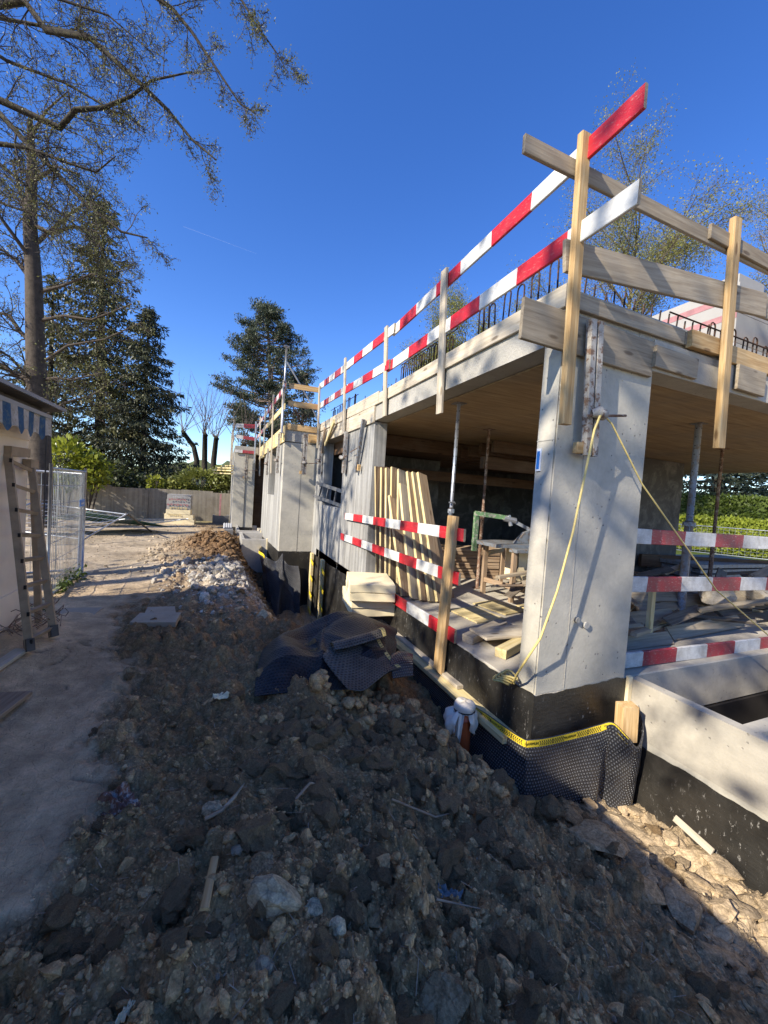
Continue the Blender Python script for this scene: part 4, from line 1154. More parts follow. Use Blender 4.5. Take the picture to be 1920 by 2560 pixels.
# steel props
def prop(label, x, y, z0, z1, split, mat_top, mat_low, handle=True, r=0.026, group='adjustable steel props'):
    o = thing('steel_prop', label, 'prop', (x, y, z0), group)
    Hh = z1 - z0; sp = split - z0
    b = MB(); b.tube([(0, 0, sp - .05), (0, 0, Hh - .008)], r * .86, 10); 
    b.build('inner_tube', MAT[mat_top], o, smooth=True)
    b = MB()
    for k in range(int((Hh - sp) / .11)):
        z = sp + .08 + k * .11
        b.tube([(-r * .88, -.001, z), (r * .88, .001, z)], .007, 6)
        b.tube([(.001, -r * .88, z), (-.001, r * .88, z)], .007, 6)
    b.build('pin_hole', MAT['black_gap'], o)
    b = MB(); b.tube([(0, 0, 0), (0, 0, sp)], r * 1.08, 10); b.build('outer_tube', MAT[mat_low], o, smooth=True)
    b = MB(); b.box(-.07, .07, -.07, .07, Hh - .008, Hh); b.build('head_plate', MAT[mat_low], o)
    b = MB(); b.box(-.065, .065, -.065, .065, 0, .007); b.build('base_plate', MAT[mat_low], o)
    b = MB(); b.tube([(0, 0, sp - .07), (0, 0, sp - .02)], r * 1.6, 10); b.build('nut_collar', MAT[mat_top], o)
    if handle:
        b = MB(); b.tube([(-.055, -.03, sp + .06), (.02, -.03, sp + .065), (.05, 0, sp + .05)], .011, 6)
        b.tube([(-.045, -.03, sp - .04), (-.035, -.035, sp - .20), (-.02, -.035, sp - .21), (-.02, -.03, sp - .05)], .006, 5)
        b.build('handle', MAT[mat_top], o)
    return o
prop('galvanised steel prop just inside the side opening beside the leaning planks', 2.61, 4.14, .2, 2.795, 1.52, 'steel', 'steel_grey')
prop('rusty brown steel prop behind the saw bench', 3.92, 5.26, .2, 2.795, 1.40, 'rust', 'rust')
prop('thick grey prop with peg holes, left one inside the front opening', 5.56, 3.14, .2, 2.795, 1.55, 'steel_grey', 'steel_grey', True, .045)
prop('thin dark prop, right one inside the front opening', 7.83, 4.02, .2, 2.795, 1.35, 'rust', 'rust', False, .030)
prop('tall bare prop standing upright on the projecting bay roof', 1.27, 10.02, 3.0, 5.12, 4.2, 'steel', 'steel', True)
o = thing('push_pull_prop', 'slanting galvanised push-pull prop behind the bay guard rail', 'prop', (2.43, 10.6, 3.25))
b = MB(); b.tube([(0, 0, 0), (-.50, -.1, .85), (-1.08, -.2, 1.62)], .022, 8); b.build('tube', MAT['steel'], o)
b = MB(); b.beam((-.42, -.1, .66), (-.36, -.1, .78), .1, .06); b.build('coupler', MAT['steel'], o)
# ------------------------------------------------------------------ light well at the right, loose and leaning things
wl = thing('window_ladder', 'short grey steel ladder lying slanted in the tall window of the side wall', 'ladder', (2.14, 9.6, 1.5))
wa, wb, wc, wd = Vector((2.13, 9.6, 1.83)), Vector((2.34, 7.7, 1.62)), Vector((2.10, 9.75, 1.50)), Vector((2.34, 7.78, 1.325))
for a_, c_ in ((wa, wb), (wc, wd)):
    b = MB(); b.beam(a_ - Vector(wl.location), c_ - Vector(wl.location), .03, .075); b.build('rail', MAT['ladder_alu'], wl)
for t in (.2, .45, .7, .9):
    b = MB(); b.beam(wa.lerp(wb, t) - Vector(wl.location), wc.lerp(wd, t) - Vector(wl.location), .035, .03); b.build('rung', MAT['ladder_alu'], wl)
lw = thing('light_well_wall', 'low buff concrete wall with black painted foot running towards the viewer at right', 'wall', (3.25, 2.15, 0))
b = MB(); b.box(0, .095, -4.2, .02, -.24, .21); b.build('coping_wall', MAT['concrete_sand'], lw)
b = MB(); b.box(.004, .09, -4.2, .018, -2.6, -.241); b.build('lower_wall', MAT['concrete'], lw)
lo, hi = ragged((3.245, 2.16, -2.0), (3.245, -2, -2.0), (3.245, 2.16, -.29), (3.245, -2, -.20), 110, .009, 12)
bb = MB()
for k in range(len(lo) - 1): bb.quad(lo[k], hi[k], hi[k + 1], lo[k + 1])
cc = bb.build('bitumen_coating', MAT['bitumen'], lw); cc.location = -Vector(lw.location)
b = MB(); b.box(.0955, 2.6, -.80, -.70, -2.6, .20); b.build('cross_wall', MAT['concrete_sand'], lw)
b = MB(); b.box(.0955, 2.6, -.69, .13, -2.39, -2.3); b.build('shaft_floor', MAT['black_gap'], lw)  # shaft floor and walls near-black, deep shade put into their colour
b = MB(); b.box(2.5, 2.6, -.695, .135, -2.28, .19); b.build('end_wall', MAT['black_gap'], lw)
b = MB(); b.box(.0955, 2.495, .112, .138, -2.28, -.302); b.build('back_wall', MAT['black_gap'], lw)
fs = board('foam_strip', (3.225, 2.158, -.02), (3.225, 2.158, .23), .05, .03, MAT['foam'], (0, -1, 0)); fs['label'] = 'thin upright yellow foam strip between column foot and low wall'; fs['category'] = 'foam'
bl = board('timber_block', (3.05, 2.03, -.20), (3.03, 2.025, .085), .135, .10, MAT['wood_new'], (-.35, -1, 0), bev=0.006)
bl['label'] = 'short square timber block wedged behind the studded sheet'; bl['category'] = 'timber block'

# ledge timber at the foot of the plinth
lt = board('ledge_timber', (2.135, 2.30, -.205), (2.14, 5.05, -.235), .155, .05, MAT['wood_yellow'], (0, 0, 1), None, 0.003, nseg=6)
lt['label'] = 'long yellow plank lying on edge of trench along black plinth'; lt['category'] = 'plank'
lt2 = board('ledge_timber', (2.168, 3.05, -.165), (2.168, 5.1, -.19), .07, .035, MAT['wood_pale'], (0, 0, 1)); lt2['label'] = 'narrower pale batten on top of the long yellow trench plank'; lt2['category'] = 'plank'

# upright foam-edged battens with yellow adhesive tabs in the trench corner
for lab, x, y, zt_ in (('left of two tall battens with yellow tabs on the black trench wall', 2.13, 9.60, .06), ('right of two tall battens with yellow tabs on the black trench wall', 2.13, 8.48, .09)):
    o = thing('batten', lab, 'batten', (x, y, -1.75), 'tall battens in the trench')
    b = MB(); b.box(-.03, .03, -.02, .16, 0, 1.75 + zt_); b.build('strip', MAT['wood_yellow'], o)
    for k in range(4):
        b = MB(); z = .45 + k * .40
        b.beam((-.035, -.025, z), (-.04, -.30, z - .07), .012, .07, (0, 0, 1)); b.build('adhesive_tab', MAT['tape_yellow'], o)

# stacked foam boards beside the barrier
def foam_board(lab, x0, y0, z0, w, d, h, rz, mat='foam', crease=False):
    o = thing('foam_board', lab, 'insulation board', (x0, y0, z0), 'cream insulation boards stacked at the trench edge', rz)
    bm = bmesh.new(); bmesh.ops.create_cube(bm, size=1)
    for v in bm.verts: v.co = Vector(((v.co.x + .5) * w, (v.co.y + .5) * d, (v.co.z + .5) * h))
    bmesh.ops.subdivide_edges(bm, edges=bm.edges[:], cuts=7, use_grid_fill=True)
    sd = rnd.randrange(99)
    for v in bm.verts:
        q = v.co
        v.co.z += .006 * float(vnoise(q.x * 6 + sd, q.y * 6, sd)); v.co.x += .005 * float(vnoise(q.y * 7, q.z * 9 + sd, sd + 1)); v.co.y += .005 * float(vnoise(q.x * 7, q.z * 9, sd + 2))
    bmesh.ops.bevel(bm, geom=[e for e in bm.edges if e.is_manifold and e.calc_face_angle(0) > 1], offset=.006, segments=1, affect='EDGES')
    me = bpy.data.meshes.new('foam'); bm.to_mesh(me); bm.free(); me.materials.append(MAT[mat])
    ob = bpy.data.objects.new('core', me); link(ob, o)
    return o
fz = -.005
for k, (lab, dx, dy, h, rz) in enumerate((('bottom cream insulation board of stack', .06, .08, .113, -.14), ('second cream insulation board from bottom of stack', .05, .07, .11, -.14),
                                         ('third cream insulation board from bottom, above the dark gap', -.01, .0, .108, -.24), ('top cream insulation board of stack, with creased wrapping', -.01, -.01, .113, -.24))):
    foam_board(lab + ' by the barrier', 1.56 + dx, 4.72 + dy, fz, .60, .80, h, rz)
    fz += h + (.010 if k == 1 else .003)

# loose planks leaned against the end of the side wall
specs = [((2.50, 5.88), (2.37, 5.935, 2.08), .30, .022, 'wood_brown', 'wide plywood sheet at the back left of the leaning planks'),
         ((2.46, 5.70), (2.44, 5.92, 2.06), .22, .04, 'wood_brown', 'yellow edged plank next to the wide plywood sheet'),
         ((2.48, 5.50), (2.52, 5.90, 2.05), .24, .04, 'wood_grey', 'greyish plank half hidden behind the yellow edged one'),
         ((2.46, 5.32), (2.60, 5.88, 2.07), .22, .04, 'wood_brown', 'brown plank in the middle of the leaning planks'),
         ((2.47, 5.10), (2.69, 5.85, 2.04), .18, .04, 'wood_pale', 'tall pale plank in the middle of the leaning planks'),
         ((2.46, 4.90), (2.52, 5.74, 1.60), .20, .045, 'wood_brown', 'shortest plank leaning in front of the others'),
         ((2.52, 4.74), (2.68, 5.72, 1.80), .19, .045, 'wood_pale', 'medium plank right of the shortest one'),
         ((2.62, 4.64), (2.80, 5.72, 2.00), .20, .045, 'wood_brown', 'brown plank third from the right of the leaning planks'),
         ((2.72, 4.58), (2.88, 5.70, 2.00), .20, .045, 'wood_grey', 'greyish plank second from the right of the leaning planks'),
         ((2.83, 4.56), (2.97, 5.68, 2.00), .20, .045, 'wood_brown', 'rightmost plank in front of the leaning planks'),
         ((3.04, 4.74), (3.02, 5.9, 1.98), .26, .03, 'wood_brown', 'dark brown plank in shade behind the rightmost ones')]
for (bx, by), tp, w, t, mt, lab in specs:
    o = board('leaning_plank', (bx, by, .205), tp, w, t, [MAT[mt], MAT['wood_yellow']], (.30, -1, .2), None, .002, edge=True)
    o['label'] = lab; o['category'] = 'plank'; o['group'] = 'planks leaning against the wall end'

# planks lying on the floor beside the column
for lab, p0, p1, w, t, mt, z in (('square-edged timber under a short board on the floor beside the column', (2.30, 3.18), (3.0, 3.52), .13, .075, 'wood_pale', .24),
                             ('pale timber with yellow end lying near the column', (2.40, 2.80), (3.1, 3.12), .11, .085, 'wood_yellow', .245),
                             ('wide short board laid across two timbers beside the column', (2.40, 3.15), (3.25, 3.12), .30, .025, 'wood_pale', .298)):
    o = board('floor_timber', (*p0, z), (*p1, z + .003), w, t, MAT[mt], (0, 0, 1)); o['label'] = lab; o['category'] = 'timber'
for k in range(4):
    o = board('floor_panel', (2.75 + .55 * k, 3.95 + .2 * (k % 2), .212), (3.2 + .55 * k, 4.0 + .25 * (k % 2), .214), .55, .016, MAT['wood_yellow'], (0, 0, 1))
    o['label'] = 'thin yellow formwork panel lying on the sunlit floor, number %s row' % ('front', 'second', 'third', 'rear')[k] if False else ['thin yellow panel lying on the floor nearest the barrier post', 'thin yellow panel on the floor before the saw bench', 'thin yellow panel on the floor under the saw bench', 'thin yellow panel on the floor beyond the saw bench'][k]
    o['category'] = 'panel'
# stacks of boards further in
for k in range(9):
    o = board('stacked_plank', (3.3 + rnd.uniform(-.1, .1), 6.35 + rnd.uniform(-.05, .05), .235 + .062 * k), (6.6 + rnd.uniform(-.2, .2), 5.75 + rnd.uniform(-.05, .05), .235 + .062 * k), .5, .055, MAT['wood_brown'], (0, 0, 1))
    o['label'] = ('lowest', 'second lowest', 'third lowest', 'fourth lowest', 'middle', 'fourth from top', 'third from top', 'second from top', 'topmost')[k] + ' brown plank of the low stack behind the saw bench'; o['category'] = 'plank'; o['group'] = 'stacked planks behind the saw bench'

# saw bench
sb = thing('saw_bench', 'dusty green site saw bench with wooden legs behind the column', 'saw bench', (3.85, 4.45, .2))
def T(p): return Vector(p) - Vector(sb.location)
for px, py, wd in ((3.80, 4.95, 'wood_brown'), (3.90, 4.42, 'wood_brown'), (4.52, 5.42, 'wood_brown'), (4.75, 4.75, 'wood_brown')):
    board('leg', (px, py, .2), (px, py, .97), .075, .05, MAT[wd], (0, -1, 0), sb)
board('cross_beam', (3.80, 4.95, .42), (3.90, 4.42, .42), .07, .045, MAT['wood_brown'], (-1, 0, 0), sb)
board('cross_beam', (3.90, 4.42, .36), (4.75, 4.75, .36), .07, .045, MAT['wood_brown'], (0, -1, 0), sb)
board('cross_beam', (3.80, 4.95, .82), (4.52, 5.42, .82), .07, .045, MAT['wood_pale'], (0, -1, 0), sb)
board('table_top', (3.62, 4.78, 1.0), (4.75, 4.78, 1.0), .62, .05, MAT['steel_grey'], (0, 0, 1), sb)
board('table_top', (3.85, 4.40, .95), (4.85, 4.42, .95), .16, .05, MAT['steel_grey'], (0, 0, 1), sb)
b = MB(); b.beam(T((3.60, 4.98, .86)), T((3.60, 4.98, 1.46)), .07, .05, (0, 1, 0)); b.build('gallows_post', MAT['green_paint'], sb)
b = MB(); b.beam(T((3.57, 4.98, 1.44)), T((4.02, 4.80, 1.40)), .05, .07); b.build('gallows_arm', MAT['green_paint'], sb)
b = MB(); b.tube([T((3.99, 4.82, 1.39)), T((4.17, 4.76, 1.36))], .045, 8); b.tube([T((4.06, 4.80, 1.44)), T((4.10, 4.78, 1.28))], .03, 8); b.build('clamp_head', MAT['steel'], sb)
b = MB(); b.beam(T((4.17, 4.76, 1.34)), T((4.45, 4.62, 1.20)), .03, .05); b.build('guard_arm', MAT['steel_grey'], sb)
b = MB(); pf = [(4.05, 1.03), (4.22, 1.20), (4.40, 1.25), (4.72, 1.22), (4.80, 1.03)]
n0 = len(b.v)
for yy in (4.60, 4.66): b.v += [tuple(T((px, yy, pz))) for px, pz in pf]
b.f += [(0, 1, 2, 3, 4), (9, 8, 7, 6, 5)] + [(k, 5 + k, 5 + (k + 1) % 5, (k + 1) % 5) for k in range(5)]; b.m += [0] * 7
b.build('blade_guard', MAT['steel_grey'], sb)
b = MB(); b.box(*(sum(zip(T((4.15, 4.62, .45)), T((4.55, 4.9, .92))), ()))); b.build('motor_housing', MAT['foam'], sb)
b = MB(); b.tube([T((3.98, 4.46, .9)), T((3.92, 4.5, .75)), T((4.0, 4.5, .55)), T((4.12, 4.6, .6))], .012, 5); b.tube([T((4.0, 4.46, .92)), T((4.05, 4.5, .7)), T((3.96, 4.5, .5)), T((3.9, 4.6, .4)), T((3.75, 4.7, .36))], .01, 5); b.build('power_lead', MAT['cable'], sb)

# timber debris inside the front opening
g = random.Random(21)
dm = ['wood_grey', 'wood_pale', 'wood_brown', 'wood_grey', 'wood_old', 'wood_old', 'wood_old']
cnt = 0
spots = [((3.3, 3.0, .36), (5.0, 2.9, .42), .17), ((3.35, 2.7, .24), (4.6, 2.68, .26), .14), ((4.7, 2.75, .27), (6.3, 2.85, .29), .16), ((4.0, 3.6, .5), (5.6, 3.2, .55), .16),
         ((3.3, 3.4, .40), (6.4, 3.9, .48), .2), ((4.9, 3.3, .45), (6.8, 3.0, .5), .22)]
bl6 = ['long grey board at the back of the near debris edge', 'grey board lowest against the column side of the debris', 'grey board right behind the lowest red and white board', 'slanted grey board crossing the middle of the debris', 'longest grey board running deep through the debris', 'grey board highest on the right half of the debris']
for (a, c, w) in spots:
    o = board('debris_board', a, c, w, .035, MAT['wood_grey'], (0.05, -.75, .6)); cnt += 1
    o['label'] = bl6[cnt - 1]; o['category'] = 'board'; o['group'] = 'boards in the debris heap'
for k in range(96):
    x = g.uniform(3.2, 8.2); y = g.uniform(2.56, 4.3); z = .23 + .50 * g.random() * min(1, (y - 2.40) / .6)
    a = g.gauss(.05, .45); L = g.uniform(.25, 1.3)
    mt_ = g.choice(dm)
    o = board('debris_board', (x, y, z), (x + L * math.cos(a), max(2.55, y + L * math.sin(a)), z + g.uniform(-.12, .14)), g.uniform(.03, .15), g.choice([.02, .025, .04]), MAT[mt_], (g.uniform(-.5, .5), g.uniform(-1.2, .2), 1))
    c_ = {'wood_grey': 'grey', 'wood_pale': 'pale', 'wood_brown': 'brown', 'wood_old': 'dark'}[mt_]; o['label'] = 'loose %s scrap board in the debris heap inside the front opening' % c_; o['category'] = 'board'; o['group'] = c_ + ' scrap boards in the debris heap'
for lab, x, y, z, s, rz in (('biggest cream crumpled sack on the debris heap', 6.0, 3.0, .62, .42, .2), ('folded cream board right of the biggest sack', 7.0, 2.95, .55, .40, -.5), ('brown board standing slanted in the debris', 4.9, 3.5, .66, .22, .4)):
    p_, f_ = rock_shape(3, int(x * 10), .25, 5, .55)
    o = mesh_np('debris_sack', p_ * s * np.array([1, .5, .6]), f_, MAT['wood_pale'], None, smooth=False); o.location = (x, y, z); o.rotation_euler = (0, .15, rz); o['label'] = lab; o['category'] = 'debris'
o = thing('panel_stack', 'stack of dark flat formwork panels on the floor behind the debris', 'panel stack', (8.6, 4.6, .2))
for k in range(5):
    b = MB(); b.box(.05 * (k % 2), 3.2, 0, 1.3, .1 * k + .01, .1 * k + .08); b.build('panel', MAT['steel_grey'], o)
o = board('long_beam', (8.2, 5.5, .62), (13.5, 4.0, .62), .26, .08, MAT['wood_dark'], (0, -1, 0)); o['label'] = 'long dark timber beam behind the debris, before the sunny hedge'; o['category'] = 'beam'
o = board('flat_panel', (7.2, 4.7, .30), (8.5, 4.8, .30), .8, .05, MAT['wood_brown'], (0, 0, 1)); o['label'] = 'brown panel lying before the dark inner wall'; o['category'] = 'panel'
o = board('small_post', (4.35, 2.75, .2), (4.35, 2.75, .8), .06, .05, MAT['wood_yellow'], (0, -1, 0)); o['label'] = 'short yellow post standing behind the lower front board'; o['category'] = 'post'

# block stack on the roof
bs = thing('block_stack', 'big white block stack with pink stripes standing on the roof slab', 'block stack', (5.0, 2.56, 3.19))
for k in range(3):
    b = MB(); b.box(0, 1.6, 0, 1.25, .32 * k + .003, .32 * k + .317); b.build('block_course', MAT['foam_white'] if k else MAT['foam_grey'], bs)
for k, (z, y0, y1) in enumerate(((.78, .1, 1.1), (.58, .0, .75))):
    b = MB(); b.box(-.003, .001, y0, y1, z, z + .07); b.build('pink_band', MAT['pink'], bs)
b = MB(); b.box(.02, .5, .02, .35, .965, 1.06); b.build('top_block', MAT['foam_white'], bs)

# yellow hose over the clamp and its tight second end
hz = MB()
P_ = [(2.47, 2.03, 2.29), (2.455, 2.01, 2.31), (2.43, 2.0, 2.28), (2.404, 2.02, 2.168), (2.372, 2.03, 1.911), (2.312, 2.045, 1.44), (2.215, 2.05, 1.014), (2.10, 2.055, .681), (2.02, 2.10, .50), (2.05, 2.20, .36), (2.12, 2.30, .25), (2.16, 2.34, .215)]
hz.tube(P_, .0085, 8)
hz.build('hose', MAT['hose'], None, smooth=True, label='yellow hose hanging from the clamp down past the column edge', cat='hose')
hz = MB()
for k in range(4):
    pts = [(2.10 + .05 * math.cos(t) + .01 * k, 2.42 + .07 * math.sin(t) - .02 * k, .212 + .02 * k + .015 * math.sin(t * 2)) for t in np.linspace(0, 6.2, 14)]
    hz.tube(pts, .0085, 6)
hz.build('hose_coil', MAT['hose'], None, smooth=True, label='small coil of yellow hose on the plinth at the column foot', cat='hose coil')
hz = MB(); hz.tube([(2.49, 2.03, 2.29), (2.56, 2.01, 2.23), (2.932, 2.005, 1.825), (3.985, 1.99, .985), (4.979, 1.98, .47), (5.6, 1.95, .16)], .0062, 7)
hz.build('rope', MAT['hose'], None, smooth=True, label='taut yellow rope slanting from the clamp down to the right', cat='rope')
# small spirit tube on the column side
o = thing('level_tube', 'little blue and white tube stuck on the narrow column face', 'sticker', (FX - .012, 2.315, 1.87))
b = MB(); b.box(0, .011, -.022, .022, 0, .17); b.build('holder', MAT['white_print'], o)
b = MB(); b.box(-.004, .0, -.013, .013, .015, .15); b.build('vial', MAT['blue_print'], o)
o = thing('anchor_cone', 'round tie hole plugs low on the column front', 'plug', (2.62, FY, .70))
b = MB(); b.tube([(-.06, -.004, .05), (-.06, -.028, .05)], .022, 10); b.build('plug', MAT['concrete_light'], o)
b = MB(); b.tube([(.05, -.004, 0), (.05, -.02, 0)], .028, 10); b.build('plug', MAT['concrete_light'], o)

def sheet(name, rows, mat, uvs=(1, 1), thick=.006, parent=None, sub=1, **kw):
    """grid of points -> smooth sheet with thickness; rows is a 2-D list"""
    g = np.array(rows, float); nr_, nc_ = g.shape[:2]
    du = np.concatenate([[0], np.cumsum(np.linalg.norm(np.diff(g, axis=1), axis=2).mean(0))])
    dv = np.concatenate([[0], np.cumsum(np.linalg.norm(np.diff(g, axis=0), axis=2).mean(1))])
    uu, vv_ = np.meshgrid(du, dv)
    idx = np.arange(nr_ * nc_).reshape(nr_, nc_)
    f = np.stack([idx[:-1, :-1], idx[:-1, 1:], idx[1:, 1:], idx[1:, :-1]], -1).reshape(-1, 4)
    o = mesh_np(name, g.reshape(-1, 3), f, mat, parent, smooth=True, uv=np.stack([uu.ravel(), vv_.ravel()], 1), **kw)
    md = o.modifiers.new('thickness', 'SOLIDIFY'); md.thickness = thick; md.offset = 0
    return o
def resample(ctrl, nu, nv):
    """bicubic (Catmull-Rom) resampling of a control grid"""
    c = np.array(ctrl, float)
    def cr(a, n):
        k = a.shape[0]; t = np.linspace(0, k - 1, n); i_ = np.minimum(t.astype(int), k - 2); fr = (t - i_)[:, None, None]
        p0 = a[np.maximum(i_ - 1, 0)]; p1 = a[i_]; p2 = a[i_ + 1]; p3 = a[np.minimum(i_ + 2, k - 1)]
        return .5 * (2 * p1 + (p2 - p0) * fr + (2 * p0 - 5 * p1 + 4 * p2 - p3) * fr ** 2 + (3 * p1 - p0 - 3 * p2 + p3) * fr ** 3)
    c = cr(c, nv); c = np.swapaxes(cr(np.swapaxes(c, 0, 1), nu), 0, 1)
    return c
# orange pipe with a plastic bag tied over it
pp = thing('drain_pipe', 'upright orange drain pipe in front of the plinth', 'pipe', (1.945, 2.655, -.8))
b = MB()
b.tube([(0, 0, 0), (.0, .0, .70)], .066, 20, cap=False); b.tube([(0, 0, .60), (0, 0, .70)], .076, 20)
b.build('pipe_body', MAT['pipe_orange'], pp, smooth=True)
def bag_flap(th0, th1, L, flare, seed, skew=0.0, narrow=.35):
    """one hanging part of the bag: from under the tie outwards and down"""
    n, m_ = 12, 14; g_ = np.zeros((m_, n, 3))
    for j in range(m_):
        u = j / (m_ - 1)
        for k in range(n):
            w = k / (n - 1)
            mid = (th0 + th1) / 2; half = (th1 - th0) / 2 * (1 - narrow * u)
            th = mid + (w * 2 - 1) * half + skew * u
            pl = math.sin(w * 11 + seed) * .010 * (.3 + u) + .012 * float(vnoise(np.array(w * 4 + seed), np.array(u * 4), seed))
            r = .082 + flare * math.sin(min(1, u * 1.6) * math.pi / 2) * (1 - .35 * u) + pl
            z = -.130 - L * u ** 1.15 * (1 - .25 * abs(w * 2 - 1) ** 2) - .02 * float(vnoise(np.array(w * 5 + seed), np.array(2.0), seed + 2))
            g_[j, k] = (1.945 + r * math.cos(th), 2.655 + r * math.sin(th), z)
    return g_
b = MB(); n = 32
ringz = [(0.0, -.062), (.045, -.060), (.074, -.066), (.088, -.082), (.090, -.105), (.084, -.125), (.080, -.140)]
for r_, z_ in ringz:
    for k in range(n):
        th = 2 * math.pi * k / n
        b.v.append((1.945 + r_ * math.cos(th) * (1 + .02 * math.sin(5 * th)), 2.655 + r_ * math.sin(th) * (1 + .02 * math.sin(7 * th)), z_ + .006 * math.sin(3 * th + r_ * 40)))
for j in range(len(ringz) - 1):
    for k in range(n): b.f.append((j * n + k, (j + 1) * n + k, (j + 1) * n + (k + 1) % n, j * n + (k + 1) % n)); b.m.append(0)
bag = b.build('plastic_bag', MAT['plastic_clear'], None, smooth=True, label='whitish plastic bag tied over the top of the orange pipe', cat='plastic bag')
for k, (t0_, t1_, L_, fl, sk, nw) in enumerate(((140, 212, .19, .10, .05, .15), (200, 236, .38, .045, -.05, .5), (258, 340, .17, .03, 0, .35), (345, 390, .13, .03, 0, .2), (40, 135, .12, .03, 0, .2))):
    sheet('bag_fold', bag_flap(math.radians(t0_), math.radians(t1_), L_, fl, k + 2, sk, nw), MAT['plastic_clear'], parent=bag, thick=.0015)
b = MB(); b.tube([(1.945 + .084 * math.cos(t), 2.655 + .084 * math.sin(t), -.128) for t in np.linspace(0, 6.283, 25)], .007, 6)
tie = b.build('rubber_band', MAT['black_print'], bag)

# ------------------------------------------------------------------ studded drainage sheets
# sheet at the plinth corner, taped along its top
def crease(g_, amp, seed, keep=2):
    """irregular buckles across a sheet"""
    nr_, nc_ = g_.shape[:2]
    V, U = np.meshgrid(np.linspace(0, 1, nr_), np.linspace(0, 1, nc_), indexing='ij')
    f = np.zeros((nr_, nc_)); r_ = np.random.RandomState(seed)
    for k in range(9):
        th = r_.uniform(0, 3.14); c0 = r_.uniform(.1, .9, 2); w = r_.uniform(.04, .11)
        d = (U - c0[0]) * math.cos(th) + (V - c0[1]) * math.sin(th); e_ = -(U - c0[0]) * math.sin(th) + (V - c0[1]) * math.cos(th)
        f += r_.choice([-1, 1.2]) * np.exp(-np.abs(d) / w) * np.exp(-(e_ / .35) ** 2)
    f *= np.clip(np.minimum(np.minimum(U, 1 - U), np.minimum(V, 1 - V)) * 8, .25, 1)
    du_ = np.gradient(g_, axis=1); dv_ = np.gradient(g_, axis=0); n_ = np.cross(du_, dv_); n_ /= np.linalg.norm(n_, axis=2)[..., None] + 1e-9
    return g_ + n_ * (amp * f)[..., None]
def plinth_sheet():
    # path along the wall (plan), with the top and bottom heights
    path = [(2.135, 4.3), (2.13, 3.6), (2.125, 3.0), (2.115, 2.6), (2.115, 2.3), (2.120, 2.15), (2.14, 2.118), (2.3, 2.105), (2.6, 2.10), (2.80, 2.085), (2.90, 2.04), (2.97, 1.97), (3.05, 1.93), (3.16, 1.97), (3.225, 2.04), (3.243, 2.075)]
    top = [-.28, -.25, -.22, -.155, -.125, -.105, -.095, -.10, -.095, -.075, -.045, -.12, -.20, -.10, -.03, .02]
    bot = [-.95] * 6 + [-1.0] * 6 + [-1.05] * 4
    rows = []
    nv = 26
    for j in range(nv):
        t = j / (nv - 1); row = []
        for (x, y), za, zb in zip(path, top, bot):
            z = za + (zb - za) * t
            bul = math.sin(math.pi * min(1, t * 1.15)) * .035
            dx = -bul if y > 2.2 else -.3 * bul
            dy = -bul * (1.4 if x > 2.6 else .8) if y < 2.2 else 0
            if x > 2.85 and t > .05: dy += (.10 * min(1, t * 2.2)) * (1 if x < 3.1 else .6)
            row.append((x + dx, y + dy, z))
        rows.append(row)
    return resample(rows, 150, 60)
grid = plinth_sheet()
ps = sheet('drainage_sheet', grid, MAT['membrane'], label='black studded drainage sheet with yellow tape wrapped round the plinth corner', cat='drainage sheet')
# tape, its chevrons and lettering lie on the sheet
def tape_on(grid_, parent, r0, r1, c0, c1, w_m=.052):
    g = grid_; nr_, nc_ = g.shape[:2]
    P = []
    out = Vector((0, 0, 0))
    for c in range(c0, c1):
        a = Vector(g[0, c]); d = (Vector(g[6, c]) - a).normalized()
        tx = (Vector(g[0, min(c + 1, nc_ - 1)]) - Vector(g[0, max(c - 1, 0)])).normalized()
        nrm = tx.cross(d).normalized()
        if nrm.y > 0 and abs(nrm.y) > abs(nrm.x): nrm = -nrm
        if abs(nrm.x) >= abs(nrm.y) and nrm.x > 0: nrm = -nrm
        P.append((a, d, tx, nrm))
    L = [0]
    for k in range(1, len(P)): L.append(L[-1] + (P[k][0] - P[k - 1][0]).length)
    def at(s, v, lift):
        s = max(0, min(L[-1] - 1e-4, s)); k = max(i for i in range(len(L)) if L[i] <= s); k = min(k, len(P) - 2)
        t = (s - L[k]) / max(1e-6, L[k + 1] - L[k])
        a = P[k][0].lerp(P[k + 1][0], t); d = P[k][1].lerp(P[k + 1][1], t); n_ = P[k][3].lerp(P[k + 1][3], t).normalized()
        return a + d * v + n_ * lift
    b = MB()
    m_ = int(L[-1] / .02)
    for k in range(m_):
        s0, s1 = L[-1] * k / m_, L[-1] * (k + 1) / m_
        b.quad(at(s0, .004, .007), at(s0, w_m, .007), at(s1, w_m, .007), at(s1, .004, .007))
    tp = b.build('tape', MAT['tape_yellow'], parent)
    b = MB()
    s = 0.02; k = 0; sign = 1; words = []
    while s < L[-1] - .03:
        ph = s % .36
        if ph < .11:
            if ph < .03 and s + .12 < L[-1]: words.append(s + .055 - ph + .0)
            s += .02; continue
        sg = 1 if ph < .235 else -1
        lo_, hi_ = .010, w_m - .006; mid = (lo_ + hi_) / 2; w_ = .008; q = .012 * sg
        b.quad(at(s, lo_, .0085), at(s + w_, lo_, .0085), at(s + w_ + q, mid, .0085), at(s + q, mid, .0085))
        b.quad(at(s + q, mid, .0085), at(s + w_ + q, mid, .0085), at(s + w_, hi_, .0085), at(s, hi_, .0085))
        s += .019
    b.build('tape_chevron', MAT['black_print'], tp, kind='stuff')
    return tp, at, words, L[-1]
tp, at_, words, LL = tape_on(grid, ps, 0, 1, 16, 112)
